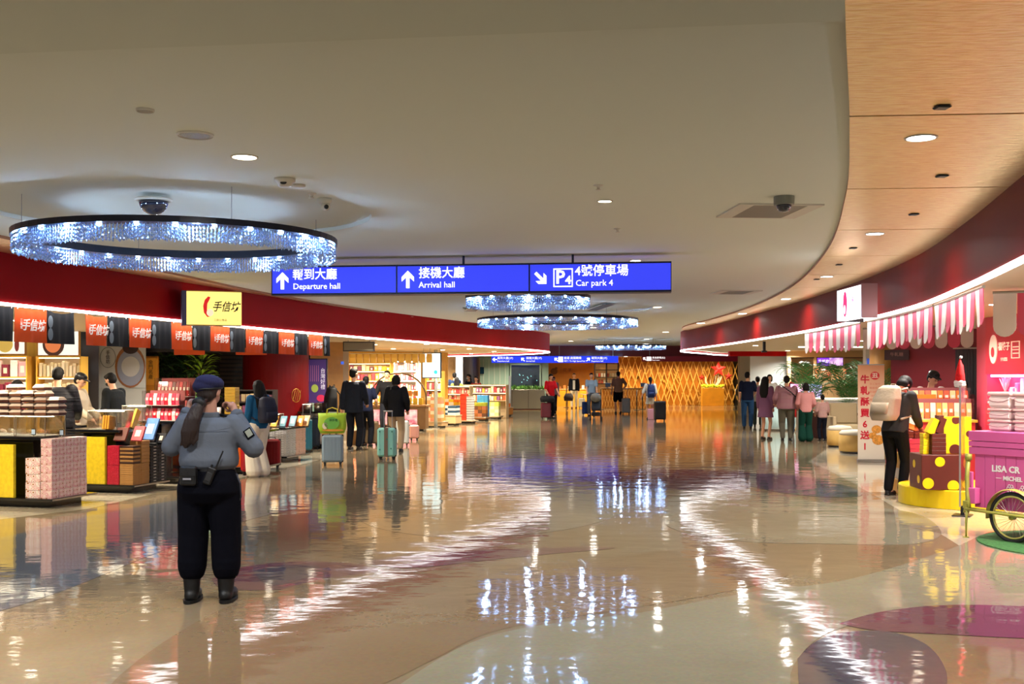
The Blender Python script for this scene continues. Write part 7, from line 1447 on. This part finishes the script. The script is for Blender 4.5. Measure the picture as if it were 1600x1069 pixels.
# right-hand group
person('man in navy T-shirt and blue jeans, back turned, at the drinks counter', at(1168, 670), R(-12), 1.76, top='tee', topc=(18, 24, 48), botc=(38, 70, 108), sleeve=.5, rh=(.2, .25, 1.05), vox=.013, dec=.55, turn=R(-20), bulk=1.08)
person('person in dark trousers just right of the man in navy', (G(1184, 667).x, G(1184, 667).y, 0), R(-15), 1.62, top='shirt', topc=(150, 150, 140), botc=(44, 56, 50), vox=.014, dec=.45)
person('woman with long dark hair in short purple dress', at(1196, 687), R(-40), 1.62, hair='long', top='dress', topc=(124, 84, 112), hem=.62, bot=None, shoec=(60, 50, 46), rh=(.2, .05, .9), vox=.012, dec=.65, bulk=.95)
ph = person('stout man in pink and grey striped shirt and khaki trousers', at(1229, 689), R(-8), 1.64, topm=None, top='shirt', topc=(150, 90, 104), botc=(96, 92, 80), bulk=1.42, rh=(.2, .3, 1.05), lh=(-.28, .15, 1.0), vox=.012, dec=.65, hem=.86)
def stripes(c1, c2, sc):
    m = bpy.data.materials.new('striped_cloth'); m.use_nodes = True; nt = m.node_tree; b = nt.nodes['Principled BSDF']; tc = nt.nodes.new('ShaderNodeTexCoord'); w_ = nt.nodes.new('ShaderNodeTexWave'); w_.bands_direction = 'Z'; w_.inputs['Scale'].default_value = sc; r = nt.nodes.new('ShaderNodeValToRGB'); r.color_ramp.interpolation = 'CONSTANT'
    nt.links.new(tc.outputs['Object'], w_.inputs['Vector']); nt.links.new(w_.outputs[0], r.inputs[0]); nt.links.new(r.outputs[0], b.inputs['Base Color']); e = r.color_ramp.elements; e[0].color = (*lin(c1), 1); e[1].position = .5; e[1].color = (*lin(c2), 1); b.inputs['Roughness'].default_value = .9; return m
for ch in ph.children:
    if ch.name.startswith('shirt'): ch.data.materials[0] = stripes((134, 60, 84), (170, 140, 144), 9)
t = thing('crossbody_bag', 'black crossbody bag worn by the stout man in stripes', 'bag', ph.location, R(-8)); MB().box((.25, -.02, .97), (.1, .22, .26), ch=.03).build('bag_body', BLACKB, t); MB().tube([(.26, -.06, 1.08), (.1, -.215, 1.22), (-.12, -.2, 1.38), (-.17, -.02, 1.42)], .014, 6).build('strap', BLACKB, t)
person('woman in pink top and dark green trousers, back turned', at(1259, 690), R(-4), 1.46, hair='bob', top='shirt', topc=(206, 140, 140), botc=(16, 58, 48), legw=2, vox=.012, dec=.65, rh=(.2, .2, 1.0), lh=(-.2, .22, 1.0))
pc = person('small boy in striped top standing by the dark counter', at(1285, 689), R(4), 1.16, top='shirt', topc=(150, 40, 60), botc=(24, 26, 38), rh=(.16, .25, 1.05), lh=(-.2, .2, 1.0), vox=.011, dec=.6)
for ch in pc.children:
    if ch.name.startswith('shirt'): ch.data.materials[0] = stripes((110, 30, 50), (226, 190, 180), 11)
person('toddler in red top in front of the stout man in stripes', (G(1247, 680).x, G(1247, 680).y+.75, 0), R(-20), .95, top='shirt', topc=(180, 40, 40), botc=(60, 70, 84), vox=.011, dec=.5)
person('drinks seller in red top standing behind the counter', (8.9, 34.0, 0), R(170), 1.72, top='tee', topc=(206, 24, 50), sleeve=.4, vox=.016, dec=.4); person('drinks seller in white top leaning over the drinks counter', (8.05, 34.0, 0), R(175), 1.68, top='shirt', topc=(226, 220, 214), hair='bob', vox=.016, dec=.4)
# near right: bending man with backpack
pr = person('bending man in dark grey jacket and black trousers at the yellow stand', at(1398, 775), R(-50), 1.7, lean=R(15), rh=(.14, .42, .98), lh=(-.12, .42, 1.0), hair='bowl', top='jacket', topc=(54, 54, 56), botc=(18, 18, 20), nod=.9, vox=.011, dec=.75, rf=(.09, .03), lf=(-.09, -.02))
backpack('big beige backpack on the bending man', pr, M((176, 160, 136), .75, bump=.3, vscale=20), .36, .3, .5, .96, -.14, lean=R(15))
person('salesman in black cap and white striped shirt behind the orange bags', (6.75, 17.6, 0), R(-178), 1.72, top='shirt', topc=(206, 200, 190), cap=BLACKB, nod=.45, lean=R(6), rh=(.2, .35, 1.05), lh=(-.2, .3, 1.05), vox=.012, dec=.6, turn=R(20))
person('saleswoman with long dark hair and pale mask behind the orange bags', (7.15, 17.3, 0), R(178), 1.58, hair='long', top='shirt', topc=(60, 26, 28), mask=M((226, 214, 208), .6), vox=.012, dec=.6, nod=.2)
